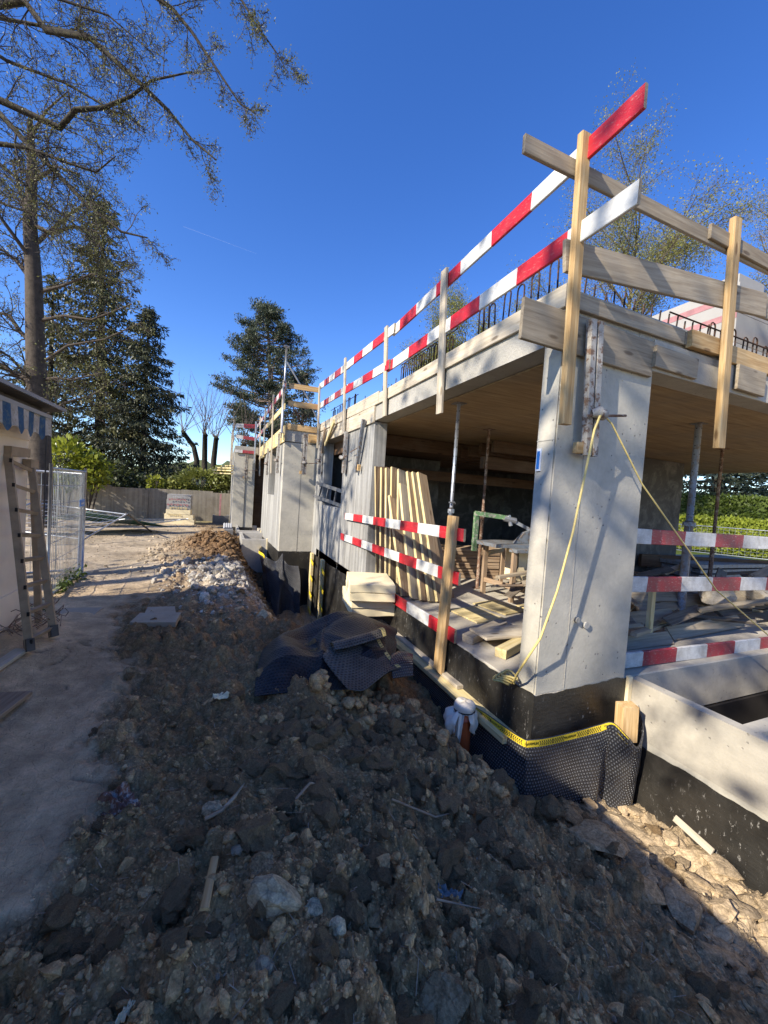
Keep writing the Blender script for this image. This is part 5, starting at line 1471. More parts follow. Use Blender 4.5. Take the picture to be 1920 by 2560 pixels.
for s in words:
    a = at_(s, .028, .0095); a2 = at_(s + .05, .028, .0095); dn = at_(s, .05, .0095)
    xx = (Vector(a2) - Vector(a)).normalized(); yy = (Vector(a) - Vector(dn)).normalized(); zz = xx.cross(yy).normalized(); yy = zz.cross(xx)
    m4 = Matrix((xx, yy, zz)).transposed().to_4x4(); m4.translation = a
    text_obj('MAXIMUM', .026, MAT['black_print'], m4, 'tape_lettering', tp)
# loose big sheet on the spoil
ctrl = [  # rows from the front edge to the far edge, columns left to right
    [(.29, 3.06, .0), (.55, 3.06, .0), (.80, 3.03, .0), (1.05, 2.98, .0), (1.25, 3.02, .02), (1.45, 3.1, .04)],
    [(.32, 3.30, .02), (.56, 3.30, .07), (.80, 3.22, .03), (1.08, 3.18, .02), (1.32, 3.25, .06), (1.60, 3.35, .05)],
    [(.37, 3.60, .03), (.58, 3.55, .15), (.84, 3.45, .05), (1.12, 3.42, .05), (1.42, 3.50, .10), (1.74, 3.62, .07)],
    [(.42, 3.85, .03), (.60, 3.85, .17), (.86, 3.75, .04), (1.15, 3.78, .12), (1.48, 3.84, .17), (1.84, 3.88, .04)],
    [(.47, 4.00, .01), (.68, 4.10, .12), (.92, 4.12, .10), (1.20, 4.16, .20), (1.54, 4.16, .20), (1.95, 4.06, .02)],
    [(.52, 4.10, -.03), (.75, 4.25, .05), (1.0, 4.33, .12), (1.28, 4.38, .21), (1.58, 4.36, .17), (2.0, 4.20, .02)],
]
sh = sheet('drainage_sheet', crease(resample(ctrl, 110, 90), .05, 4), MAT['membrane_in'], label='large loose black studded sheet lying crumpled on the spoil', cat='drainage sheet')
ctrl = [
    [(.98, 2.87, .06), (1.10, 2.84, .05), (1.24, 2.92, .07), (1.40, 3.02, .09), (1.54, 3.08, .08)],
    [(.93, 3.08, .09), (1.08, 3.06, .09), (1.24, 3.12, .10), (1.38, 3.20, .12), (1.50, 3.26, .12)],
    [(.88, 3.30, .15), (1.05, 3.30, .16), (1.22, 3.34, .17), (1.36, 3.40, .19), (1.48, 3.46, .19)],
    [(.96, 3.44, .16), (1.08, 3.44, .18), (1.24, 3.46, .20), (1.38, 3.50, .21), (1.50, 3.54, .22)],
    [(.98, 3.46, .21), (1.10, 3.46, .23), (1.26, 3.48, .25), (1.40, 3.52, .26), (1.52, 3.56, .27)],
    [(.99, 3.39, .225), (1.11, 3.38, .25), (1.26, 3.40, .27), (1.40, 3.44, .28), (1.53, 3.49, .29)],
    [(.98, 3.31, .20), (1.10, 3.30, .215), (1.26, 3.32, .235), (1.40, 3.36, .245), (1.52, 3.41, .25)],
]
flap = resample(ctrl, 50, 70)
s2 = sheet('drainage_sheet', flap, MAT['membrane_dusty'], label='small dusty studded sheet with a rolled edge on top of the large one', cat='drainage sheet')
def edge_tape(grid_, col_idx, parent, inw=-5):
    b = MB(); c = MB()
    g = grid_
    for k in range(len(g) - 1):
        a0, a1 = Vector(g[k, col_idx]), Vector(g[k + 1, col_idx]); b0, b1 = Vector(g[k, col_idx + inw]), Vector(g[k + 1, col_idx + inw])
        n_ = (a1 - a0).cross(b0 - a0).normalized()
        if n_.dot(Vector((-.3, -1, .7))) < 0: n_ = -n_
        b.quad(a0 + n_ * .008, b0 + n_ * .008, b1 + n_ * .008, a1 + n_ * .008)
        if k % 2 == 0: c.quad(a0.lerp(b0, .15) + n_ * .0095, a0.lerp(b0, .85) + n_ * .0095, a0.lerp(a1, .45).lerp(b0.lerp(b1, .45), .85) + n_ * .0095, a0.lerp(a1, .45).lerp(b0.lerp(b1, .45), .15) + n_ * .0095)
    t_ = b.build('tape', MAT['hose'], parent); c.build('tape_chevron', MAT['black_print'], t_, kind='stuff')
edge_tape(flap, 49, s2)
ctrl = [[(1.44, 3.02, .02), (1.56, 3.06, .0), (1.68, 3.10, -.02)], [(1.45, 3.10, .10), (1.58, 3.15, .10), (1.72, 3.20, .07)], [(1.50, 3.22, .13), (1.63, 3.27, .14), (1.77, 3.30, .09)], [(1.56, 3.34, .10), (1.68, 3.38, .10), (1.81, 3.38, .04)]]
sheet('drainage_sheet', resample(ctrl, 30, 30), MAT['membrane'], label='short curled black sheet end right of the dusty sheet', cat='drainage sheet')
# sheet hanging at the light well in the trench
hang = [((1.21, 12.8, -.23), (1.39, 12.45, -2.0)), ((.99, 11.2, -.12), (1.20, 10.85, -1.9)), ((1.04, 10.5, -.10), (1.19, 10.1, -1.75)), ((1.12, 10.15, -.12), (1.25, 9.8, -1.7)), ((1.29, 10.05, -.22), (1.45, 9.55, -1.78)),
        ((1.40, 9.95, .0), (1.62, 9.75, -1.83)), ((1.50, 10.0, -.12), (1.70, 9.5, -1.8)), ((1.61, 9.8, -.26), (1.82, 9.6, -1.79)), ((1.78, 9.7, -.28), (1.96, 9.35, -1.70))]
rows = []
for j in range(16):
    t = j / 15
    rows.append([tuple(a_ + (c_ - a_) * t + (.05 * math.sin(5.0 * t + k * 1.7 + i_) if k > 2 and i_ < 2 else 0) for i_, (a_, c_) in enumerate(zip(*pq))) for k, pq in enumerate(hang)])
hs = crease(resample(rows, 100, 60), .035, 12)
s3 = sheet('drainage_sheet', hs, MAT['membrane'], label='black ribbed sheet hanging in folds in the trench before the light wells', cat='drainage sheet')
b = MB()
for k in range(0, 34):
    a0, a1 = Vector(hs[0, k]), Vector(hs[0, k + 1]); u = Vector((-.012, -.004, .012))
    b.quad(a0 + u, a0 + u + Vector((-.005, 0, -.07)), a1 + u + Vector((-.005, 0, -.07)), a1 + u)
b.build('tape', MAT['tape_yellow'], s3)

# dark round shaft and small boxes near the rear block
o = thing('shaft_ring', 'dark grey square shaft ring near the rear block with a pink stake behind', 'shaft', (-.42, 20.0, -.55))
b = MB(); b.box(0, .72, 0, .1, 0, .72); b.box(0, .1, .101, .8, 0, .72); b.box(.62, .72, .101, .8, 0, .72); b.build('ring_wall', MAT['tub'], o)
o = thing('low_box', 'small dark box standing before the rear block', 'box', (.10, 14.6, -.2))
b = MB(); b.box(0, .28, 0, 1.0, 0, .26); b.build('box_body', MAT['tub'], o)
o = thing('coil', 'grey ribbed roll beside the small dark box', 'roll', (.10, 16.2, -.1))
for k in range(4):
    b = MB(); b.tube([(.08 * k, 0, .05), (.08 * k, .25, .22), (.08 * k, .5, .05)], .04, 6); b.build('ring', MAT['foam_grey'], o)
o = board('stake', (-.11, 20.9, -.3), (-.11, 20.9, 1.18), .08, .05, MAT['pink'], (0, -1, 0)); o['label'] = 'thin pale pink stake before the garden wall'; o['category'] = 'stake'
# foam pile at the garden wall
fpile = thing('foam_pile', 'pile of white and yellow insulation packs on a pallet at the garden wall', 'insulation pile', (-2.3, 19.0, -.2))
for k in range(6):
    b = MB(); w = 1.12 - .05 * k if k < 2 else .98
    b.box(.02 + .05 * (k > 1) + rnd.uniform(-.02, .02), .02 + w + .03 * (k < 2), rnd.uniform(0, .04), 1.0, .215 * k, .215 * k + .205)
    b.build('pack', MAT['foam'] if k < 3 else MAT['foam_white'], fpile)
for k, (x0, z0, w, mt) in enumerate(((.16, .35, .5, 'wood_yellow'), (.1, .80, .85, 'pink'), (.2, .66, .7, 'wood_yellow'), (.15, 1.02, .7, 'pink'), (.3, 1.14, .5, 'foam_grey'))):
    b = MB()
    for q in range(7):
        xa = x0 + w * q / 7
        b.quad((xa, -.012, z0 + .03 * (q % 3)), (xa + w / 10, -.012, z0 + .02 * (q % 2)), (xa + w / 10, -.012, z0 + .07 + .02 * (q % 2)), (xa, -.012, z0 + .09))
    b.build('print', MAT[mt], fpile)

# ------------------------------------------------------------------ left side: house, ladder, fence
h2 = thing('cream_house', 'cream rendered house wall with roof eave at left', 'house', (-1.827, 5.115, 0))
def hb2(name, x0, x1, y0, y1, z0, z1, mat):
    b = MB(); b.box(x0 + 1.827, x1 + 1.827, y0 - 5.115, y1 - 5.115, z0, z1); return b.build(name, MAT[mat], h2)
hb2('wall', -8.6, -1.827, -12, 5.0, -.2, 2.31, 'stucco')
hb2('wall_band', -1.827, -1.814, 3.89, 5.003, 1.92, 1.965, 'stucco')
hb2('wall_base', -1.827, -1.805, 3.881, 5.012, -.2, .45, 'stucco')
hb2('wall', -1.827, -1.81, .8, 3.88, -.2, 1.93, 'stucco_brown')
b = MB()
yE0, yE1 = -12 - 5.115, 5.14 - 5.115
b.hexa([(.261, yE0, 2.261), (.261, yE1, 2.261), (-7.0, yE1, 2.62), (-7.0, yE0, 2.62), (.261, yE0, 2.293), (.261, yE1, 2.293), (-7.0, yE1, 2.67), (-7.0, yE0, 2.67)]); b.build('roof', MAT['roof_edge'], h2)
b = MB(); b.hexa([(.235, yE0, 2.256), (.235, yE1 - .02, 2.256), (-.18, yE1 - .02, 2.20), (-.18, yE0, 2.20), (.235, yE0, 2.2595), (.235, yE1 - .02, 2.2595), (-.18, yE1 - .02, 2.30), (-.18, yE0, 2.30)]); b.build('eave_soffit', MAT['soffit_boards'], h2)
aw = thing('awning', 'rolled awning with blue and white scalloped valance under the eave', 'awning', (-1.653, 4.87, 2.122))
b = MB(); b.box(-.10, 0.026, -6, .09, .030, .065); b.build('front_bar', MAT['foam_white'], aw)
b = MB(); b.tube([(-.052, -6, .087), (-.052, .045, .087)], .03, 8); b.build('roller', MAT['soffit_boards'], aw)
for k in range(44):
    w = .117; y1 = .078 - k * w; isb = (k % 2 == 1)
    b = MB(); n = 6
    for q in range(n):
        a0, a1 = q / n, (q + 1) / n
        lo0, lo1 = [-(.150 + .045 * math.sin(math.pi * t) * (1 if isb else -.25)) for t in (a0, a1)]
        o0, o1 = .008 * math.sin(7 * (y1 - w * a0)), .008 * math.sin(7 * (y1 - w * a1))
        b.quad((.018 + o0, y1 - w * a0, .030), (.022 + o0 * 2, y1 - w * a0, lo0), (.022 + o1 * 2, y1 - w * a1, lo1), (.018 + o1, y1 - w * a1, .030))
    b.build('valance_strip', MAT['awning_blue'] if isb else MAT['awning_white'], aw)
hb2('down_cable', -1.645, -1.635, 4.87, 4.88, .9, 2.12, 'soffit_boards')

ld = thing('ladder', 'dusty aluminium double ladder leaning against the cream wall', 'ladder', (-1.43, 4.1, .12))
def Q(p): return Vector(p) - Vector(ld.location)
railL0, railL1 = Vector((-1.435, 4.07, .12)), Vector((-1.805, 4.55, 1.775))
railR0, railR1 = Vector((-1.38, 4.40, .12)), Vector((-1.775, 4.93, 1.69))
for a, c in ((railL0, railL1), (railR0, railR1)):
    b = MB(); b.beam(Q(a), Q(c), .026, .058, (.9, 0, .3)); b.build('rail', MAT['ladder'], ld)
for k in range(8):
    t = .045 + k * .130
    a, c = railL0.lerp(railL1, t), railR0.lerp(railR1, t)
    b = MB(); b.beam(Q(a), Q(c), .028, .032, (.3, 0, 1)); b.build('rung', MAT['ladder'], ld)
    b = MB(); n_ = Vector((.028, -.033, 0)); b.beam(Q(a) + n_ + Vector((0, 0, -.017)), Q(a) + n_ + Vector((0, 0, .017)), .018, .011); b.build('rung_end', MAT['black_gap'], ld)
b = MB(); b.beam(Q((-1.81, 4.53, 1.785)), Q((-1.76, 4.76, 1.785)), .09, .085); b.build('rail_cap', MAT['ladder'], ld)
b = MB(); b.beam(Q((-1.785, 4.87, 1.69)), Q((-1.765, 4.98, 1.69)), .075, .085); b.build('rail_cap', MAT['ladder'], ld)
for a in (railL0, railR0):
    b = MB(); b.beam(Q(a) + Vector((0, 0, -.01)), Q(a) + Vector((-.02, .03, .085)), .055, .085); b.build('foot', MAT['soffit_boards'], ld)
b = MB(); b.beam(Q((-1.64, 4.83, .12)), Q((-1.80, 5.06, 1.6)), .03, .055, (.9, 0, .3)); b.build('rear_rail', MAT['ladder'], ld)

def fence_panel(label, a, c, ht, z0, tilt=(0, 0, 1), nvert=22, nhor=7, sign=False, mesh_h=None, mat='steel'):
    a, c = Vector(a), Vector(c); o = thing('fence_panel', label, 'fence panel', tuple(a))
    d = c - a; L = d.length; d.normalize()
    upv = Vector(tilt).normalized()
    def pt(u, v): return d * (u * L) + upv * (v * ht)
    for u, nm in ((0, 'post'), (1, 'post')):
        b = MB(); b.tube([pt(u, 0), pt(u, 1.02)], .021, 8); b.build(nm, MAT[mat], o, smooth=True)
    for v in (.03, .985):
        b = MB(); b.tube([pt(0, v), pt(1, v)], .018, 8); b.build('rail', MAT[mat], o, smooth=True)
    b = MB()
    for k in range(1, nvert): b.tube([pt(k / nvert, .03), pt(k / nvert, .985)], .0042, 4, cap=False)
    b.build('mesh_wire', MAT[mat], o)
    b = MB()
    for k in range(1, nhor): b.tube([pt(0, k / nhor), pt(1, k / nhor)], .0045, 4, cap=False)
    b.build('mesh_wire', MAT[mat], o)
    if sign:
        b = MB(); s0, s1 = pt(.80, .66), pt(.96, .66); n_ = d.cross(upv) * .012
        b.hexa([s0 + n_, s1 + n_, s1 + n_ * 1.4, s0 + n_ * 1.4, s0 + n_ + upv * .11, s1 + n_ + upv * .11, s1 + n_ * 1.4 + upv * .11, s0 + n_ * 1.4 + upv * .11])
        sg = b.build('name_plate', MAT['blue_print'], o)
        b = MB()
        for q in range(6): b.quad(pt(.825 + q * .018, .68) + n_ * 1.6, pt(.835 + q * .018, .68) + n_ * 1.6, pt(.835 + q * .018, .695 + .008 * (q % 2)) + n_ * 1.6, pt(.825 + q * .018, .695) + n_ * 1.6)
        b.build('plate_lettering', MAT['white_print'], sg)
    return o
fence_panel('upright galvanised mesh fence panel with a small blue plate behind the ladder', (-1.97, 6.02, .0), (-2.10, 7.80, 0), 1.70, 0, sign=True, nvert=26)
fence_panel('second mesh fence panel meeting the upright one at its far post', (-2.16, 7.86, 0), (-4.2, 7.0, 0), 1.66, 0, nvert=22)
fence_panel('fallen mesh fence panel propped low over the path', (-5.0, 14.2, .78), (-2.53, 13.2, .61), 1.73, 0, (-.62, -1.51, -.58), nvert=18, nhor=7)
b = MB(); b.tube([(-2.56, 13.15, .63), (-2.19, 15.1, -.10)], .025, 7); b.build('pole', MAT['soffit_boards'], None, label='thin dark pole propping the fallen fence panel', cat='pole')
fence_panel('fence panel lying on the ground towards the garden wall', (-4.3, 13.6, .12), (-2.7, 15.4, .05), 1.6, 0, (6, 1.5, 1), nvert=14, nhor=5)
b = MB(); b.quad((-4.9, 14.6, .28), (-3.5, 13.5, .62), (-1.6, 15.2, .06), (-3.0, 16.4, .04))
o = b.build('green_sheet', MAT['green_net'], None, label='dark green tarpaulin lying under the fallen fence panels', cat='tarpaulin'); md = o.modifiers.new('t', 'SOLIDIFY'); md.thickness = .01

# bits on the ground
def sb_(name, label, cat, p0, p1, w, t, mt, side=(0, 0, 1)):
    o = board(name, p0, p1, w, t, MAT[mt], side); o['label'] = label; o['category'] = cat; return o
gz = lambda x, y: float(ground_h(x, y))
sb_('wood_scrap', 'small pale strip of wood lying on the foreground soil', 'wood scrap', (.038, 1.71, gz(.04, 1.7) + .06), (.006, 1.445, gz(.006, 1.45) + .055), .032, .010, 'wood_new', (0, -.4, 1))
sb_('long_board', 'pale board lying on the ground beside the ladder foot', 'board', (-1.50, 4.10, gz(-1.5, 4.1) + .03), (-1.66, 3.35, gz(-1.66, 3.35) + .03), .10, .03, 'wood_pale')
sb_('sheet_board', 'brown board on the ground at the left picture edge', 'board', (-1.30, 3.46, .035), (-1.42, 2.75, .035), .22, .03, 'wood_brown')
sb_('trench_batten', 'thin pale batten stuck in the dry soil along the black wall', 'batten', (3.18, 1.70, -.62), (3.15, 1.44, -.64), .05, .012, 'wood_pale', (-1, -.2, .6))
def paver(label, pts, z, h=.05):
    o = thing('paving_slab', label, 'paving slab', (pts[0][0], pts[0][1], z), 'loose paving slabs on the path')
    b = MB(); q = [Vector((x - pts[0][0], y - pts[0][1], 0)) for x, y in pts]
    b.hexa([v + Vector((0, 0, 0)) for v in q] + [v + Vector((0, 0, h)) for v in q]); b.build('slab', MAT['slab_stone'], o); return o
paver('front paving slab of the overlapping pair on the path', [(-.87, 4.86), (-.42, 4.78), (-.40, 5.14), (-.83, 5.20)], .005, .055)
paver('rear paving slab of the overlapping pair on the path', [(-.79, 5.22), (-.46, 5.20), (-.50, 5.48), (-.80, 5.50)], .0, .04)
paver('single paving slab near the ladder side of the path', [(-1.72, 5.26), (-1.31, 5.20), (-1.28, 5.60), (-1.70, 5.64)], -.01, .04)
def stone(label, x, y, s, seed, mat='stone_obj', flat=.7, sink=.35, sc=(1, 1, 1), rz=None):
    p_, f_ = rock_shape(3, seed, .22, 4, flat)
    o = mesh_np('stone', p_ * s, f_, MAT[mat], None, smooth=False); o.location = (x, y, gz(x, y) + s * sink); o['label'] = label; o['category'] = 'stone'
    o.rotation_euler = (0, 0, seed if rz is None else rz); o.scale = sc; return o
stone('largest pale triangular stone in the foreground soil', .255, 1.43, .082, 501, sink=.3, sc=(1.15, .95, .8), rz=-.45)
stone('half buried square stone at the lower right', .78, 1.06, .085, 502, 'clod_obj')
stone('grey stone behind the pale triangular one', .22, 1.62, .06, 503, 'clod_obj')
stone('pale crumbly clod lying in sun at the trench edge', .56, 5.15, .10, 504, 'stone_obj', .9)
stone('pale stone right of the small wood strip', .40, 1.40, .035, 505)
stone('small bluish stone among the foreground clods', .46, 1.28, .03, 506)
stone('flat pale stone above the brown clods', .02, 2.02, .05, 507)
def scrap(name, label, cat, x, y, s, seed, mat, h=.4):
    n = 18; g_ = np.zeros((n, n, 3))
    for a in range(n):
        for c in range(n):
            u, v = (a / (n - 1) - .5) * 2, (c / (n - 1) - .5) * 2
            q = 1 - .25 * float(vnoise(np.array(u * 2 + seed), np.array(v * 2), seed))
            g_[a, c] = (u * s * q, v * s * .55 * q, s * h * (.45 + float(fbm(np.array(u * 2.4 + seed), np.array(v * 2.4), 3, seed))))
    g_[..., 2] = np.maximum(g_[..., 2], -.01)
    o = sheet(name, g_, MAT[mat], label=label, cat=cat, thick=.002); o.location = (x, y, gz(x, y) + .01); o.rotation_euler = (0, 0, seed * .7); return o
scrap('foil_scrap', 'crumpled reddish plastic foil on the left foreground soil', 'foil', -.40, 2.18, .11, 3, 'plastic_red', .35)
scrap('foil_scrap', 'grey plastic scrap in the soil at right of centre', 'foil', 1.03, 1.42, .06, 8, 'plastic_grey', .5)
scrap('foil_scrap', 'small white plastic scrap in front of the large loose sheet', 'foil', .05, 3.0, .06, 5, 'foam', .3)
scrap('foil_scrap', 'tiny pale scrap at the lower left', 'foil', -.20, 1.30, .025, 6, 'foam', .5)
def twig(label, pts, r):
    b = MB(); b.tube([(x, y, gz(x, y) + dz) for x, y, dz in pts], [r] * (len(pts) - 1) + [r * .4], 6)
    o = b.build('stick', MAT['wood_brown'], None, smooth=True, label=label, cat='stick'); return o
twig('bent stick lying on clods in the foreground', [(-.01, 1.93, .05), (.06, 1.955, .055), (.12, 1.99, .06), (.17, 2.06, .06)], .009)
twig('root piece right of centre in the soil', [(.42, 1.95, .04), (.5, 1.99, .05), (.56, 2.06, .05)], .007)
twig('thin straight stick on the right slope', [(.92, 1.35, .04), (1.10, 1.28, .05)], .005)
twig('thin root in the soil below the pipe', [(.95, 1.9, .04), (1.2, 1.83, .05), (1.35, 1.86, .04)], .006)
tp_ = thing('wire_tangle', 'tangle of thin brown wire lying at the house wall behind the ladder', 'wire', (-1.60, 4.72, .14))
b = MB()
for k in range(14):
    c0 = Vector((rnd.uniform(-.12, .12), rnd.uniform(-.35, .35), rnd.uniform(.02, .12)))
    b.tube([c0 + Vector((.16 * math.cos(t + k), .2 * math.sin(t + k), .08 * math.sin(2 * t + k))) for t in np.linspace(0, 4.6, 9)], .004, 4)
b.build('wire', MAT['rust'], tp_)
# ------------------------------------------------------------------ trees and shrubs
def leaf_mesh(name, C, size, mat, parent, seed, elong=1.8, droop=None, **kw):
    """one small folded quad per leaf; C is (n,3); droop = preferred axis"""
    g = np.random.RandomState(seed); n = len(C)
    C = np.asarray(C, float)
    ax = g.normal(size=(n, 3))
    if droop is not None: ax = ax * 0.55 + np.asarray(droop, float)
    ax /= np.linalg.norm(ax, axis=1)[:, None]
    o = g.normal(size=(n, 3)); sd = np.cross(ax, o); sd /= np.linalg.norm(sd, axis=1)[:, None] + 1e-9
    s = (np.asarray(size) * g.uniform(.6, 1.35, n))[:, None]
    a = C; b = C + ax * s * .5 + sd * s * .5 / elong; c = C + ax * s; d = C + ax * s * .5 - sd * s * .5 / elong
    v = np.stack([a, b, c, d], 1).reshape(-1, 3)
    f = np.arange(n * 4).reshape(-1, 4)
    return mesh_np(name, v, f, mat, parent, smooth=False, **kw)
class Tree:
    def __init__(s, seed): s.r = random.Random(seed); s.limb = MB(); s.twig = MB(); s.leaf = []
    def line(s, p, d, L, nseg, wig, grav):
        pts = [Vector(p)]; d = Vector(d).normalized()
        for k in range(nseg):
            d = (d + Vector((s.r.gauss(0, wig), s.r.gauss(0, wig), s.r.gauss(0, wig) + grav))).normalized()
            pts.append(pts[-1] + d * (L / nseg))
        return pts
    def grow(s, p, d, L, r, lvl, P):
        n = P['seg'][lvl]
        pts = s.line(p, d, L, n, P['wig'][lvl], P['grav'][lvl])
        s.skin(pts, r, lvl, P)
        s.kids(pts, L, r, lvl, P)
    def skin(s, pts, r, lvl, P, tip=.35):
        m = s.limb if lvl <= P['limb'] else s.twig
        m.tube(pts, [r * (1 - (1 - tip) * k / (len(pts) - 1)) for k in range(len(pts))], P['sides'][lvl], cap=False)
    def kids(s, pts, L, r, lvl, P, t0=None):
        if lvl + 1 >= len(P['seg']):
            if P.get('leaf') and s.r.random() < P['leafp']:
                for k in range(P['leaf']):
                    q = pts[s.r.randrange(1, len(pts))]
                    s.leaf.append(q + Vector((s.r.gauss(0, P['lsp']), s.r.gauss(0, P['lsp']), s.r.gauss(0, P['lsp']))))
            return
        n = P['kids'][lvl]; n = max(1, int(round(n * s.r.uniform(.75, 1.25))))
        a0 = P['t0'][lvl] if t0 is None else t0
        for k in range(n):
            t = a0 + (1 - a0) * (k + s.r.random()) / n
            u = t * (len(pts) - 1); i_ = min(int(u), len(pts) - 2)
            q = pts[i_].lerp(pts[i_ + 1], u - i_); d = (pts[i_ + 1] - pts[i_]).normalized()
            a = d.orthogonal().normalized(); a.rotate(Matrix.Rotation(s.r.uniform(0, 6.283), 3, d))
            an = P['ang'][lvl] * s.r.uniform(.7, 1.3)
            nd = d * math.cos(an) + a * math.sin(an)
            if 'bias' in P: nd = (nd + Vector(P['bias']) * P['biasw'][lvl]).normalized()
            s.grow(q, nd, L * P['ratio'][lvl] * s.r.uniform(.6, 1.25) * (1 - .45 * t), max(.006, r * (1 - .6 * t) * P['rr'][lvl]), lvl + 1, P)
    def finish(s, name, label, loc, bark, twigm, leafm=None, lsize=.06, cat='tree', group=None, elong=1.8, droop=None, trunk='trunk'):
        o = thing(name, label, cat, loc, group)
        off = -Vector(loc)
        if s.limb.f: a = s.limb.build(trunk, bark, o, smooth=True); a.location = off
        if s.twig.f: a = s.twig.build('branches', twigm, o); a.location = off; a['kind'] = 'stuff'
        if s.leaf and leafm: a = leaf_mesh('crown', [tuple(q) for q in s.leaf], lsize, leafm, o, 5, elong, droop); a.location = off; a['kind'] = 'stuff'
        return o

# great tree whose boughs hang into the picture from the left, trunk beyond the house
t = Tree(11)
P0 = dict(seg=[6, 5, 5, 4], wig=[.10, .20, .24, .28], grav=[-.02, -.05, -.05, -.02], sides=[7, 4, 3, 3], limb=0, kids=[15, 9, 6], t0=[.12, .12, .15], ang=[.85, .85, .85],
          ratio=[.42, .52, .52], rr=[.42, .55, .6], leaf=5, leafp=.48, lsp=.07)
boughs = {
 'a': ([(-9.0, 12.6, 8.5), (-6.6, 12.9, 12.0), (-4.77, 12.2, 12.47), (-4.27, 11.96, 11.81), (-3.33, 11.56, 11.7), (-2.39, 11.14, 10.89), (-1.59, 10.78, 10.16), (-1.04, 10.52, 9.51), (-.51, 10.28, 9.08)], .11),
 'b': ([(-9.0, 12.5, 7.5), (-6.8, 12.5, 9.9), (-5.18, 12.26, 10.13), (-3.87, 11.7, 9.58), (-3.55, 11.58, 10.02), (-2.95, 11.34, 10.11), (-2.37, 11.11, 10.43), (-1.96, 10.96, 10.82), (-1.12, 10.62, 11.07)], .10),
 'c': ([(-9.0, 12.5, 7.2), (-7.0, 12.6, 9.6), (-5.16, 12.24, 9.81), (-4.62, 11.99, 9.25), (-3.91, 11.67, 8.56), (-3.23, 11.36, 7.87), (-2.44, 11.0, 7.28), (-1.9, 10.8, 7.2)], .10),
 'd': ([(-9.0, 12.5, 7.0), (-7.0, 12.4, 8.9), (-5.13, 12.2, 9.12), (-4.49, 11.93, 9.07), (-3.83, 11.65, 8.84), (-3.05, 11.32, 8.62), (-2.65, 11.17, 9.02)], .075),
 'e': ([(-9.0, 12.5, 9.5), (-5.5, 12.0, 13.2), (-3.2, 11.4, 13.3), (-1.88, 11.0, 12.68), (-1.61, 10.89, 12.51), (-1.16, 10.68, 11.99), (-.61, 10.42, 11.2), (-.06, 10.15, 10.41), (.29, 10.0, 10.2)], .075),
 'f': ([(-3.2, 11.4, 13.3), (-1.2, 10.8, 13.5), (-.13, 10.29, 12.8), (.19, 10.13, 12.27), (.65, 9.91, 11.66), (1.02, 9.73, 11.04)], .04),
 'g': ([(-9.0, 12.5, 10), (-7.2, 13.4, 12.5), (-5.6, 13.5, 13.0), (-4.2, 13.0, 12.9), (-3.2, 12.3, 12.4)], .08),
 'i': ([(-6.6, 12.9, 12.0), (-5.2, 12.6, 11.3), (-4.0, 12.2, 11.0), (-3.0, 11.8, 10.5), (-2.2, 11.5, 9.9)], .05),
 'j': ([(-5.5, 12.0, 13.2), (-4.4, 12.0, 12.6), (-3.0, 11.6, 12.4), (-2.0, 11.3, 11.7)], .045),
 'k': ([(-6.8, 12.5, 9.9), (-5.3, 12.6, 8.9), (-4.3, 12.4, 8.2), (-3.4, 12.2, 7.6), (-2.9, 12.0, 6.9)], .045),
 'h': ([(-7.2, 12.6, 9.0), (-6.4, 12.4, 8.4), (-5.0, 12.2, 7.8), (-4.2, 11.9, 7.6), (-3.6, 11.7, 7.0)], .05),
}
t.limb.tube([(-9.4, 12.4, -.2), (-9.2, 12.5, 3), (-9.0, 12.5, 7), (-8.9, 12.6, 10)], [.42, .36, .3, .22], 10)
for k, (pts, r) in boughs.items():
    pts = [Vector(p) for p in pts]
    L = sum((pts[i + 1] - pts[i]).length for i in range(len(pts) - 1))
    t.skin(pts, r, 0, P0, .16)
    vis = [p for p in pts if p.x > -6.9] if k != 'f' else pts[1:]
    t.kids(vis, {'e': 2.6, 'f': 1.9, 'a': 3.2}.get(k, 3.6), r * .5, 0, P0, .05)
t.finish('overhanging_tree', 'spreading tree with dark boughs and sparse budding leaves hanging in from the left', (-9.4, 12.4, 0), MAT['bark_dark'], MAT['twig'], MAT['leaf_spring'], .043)

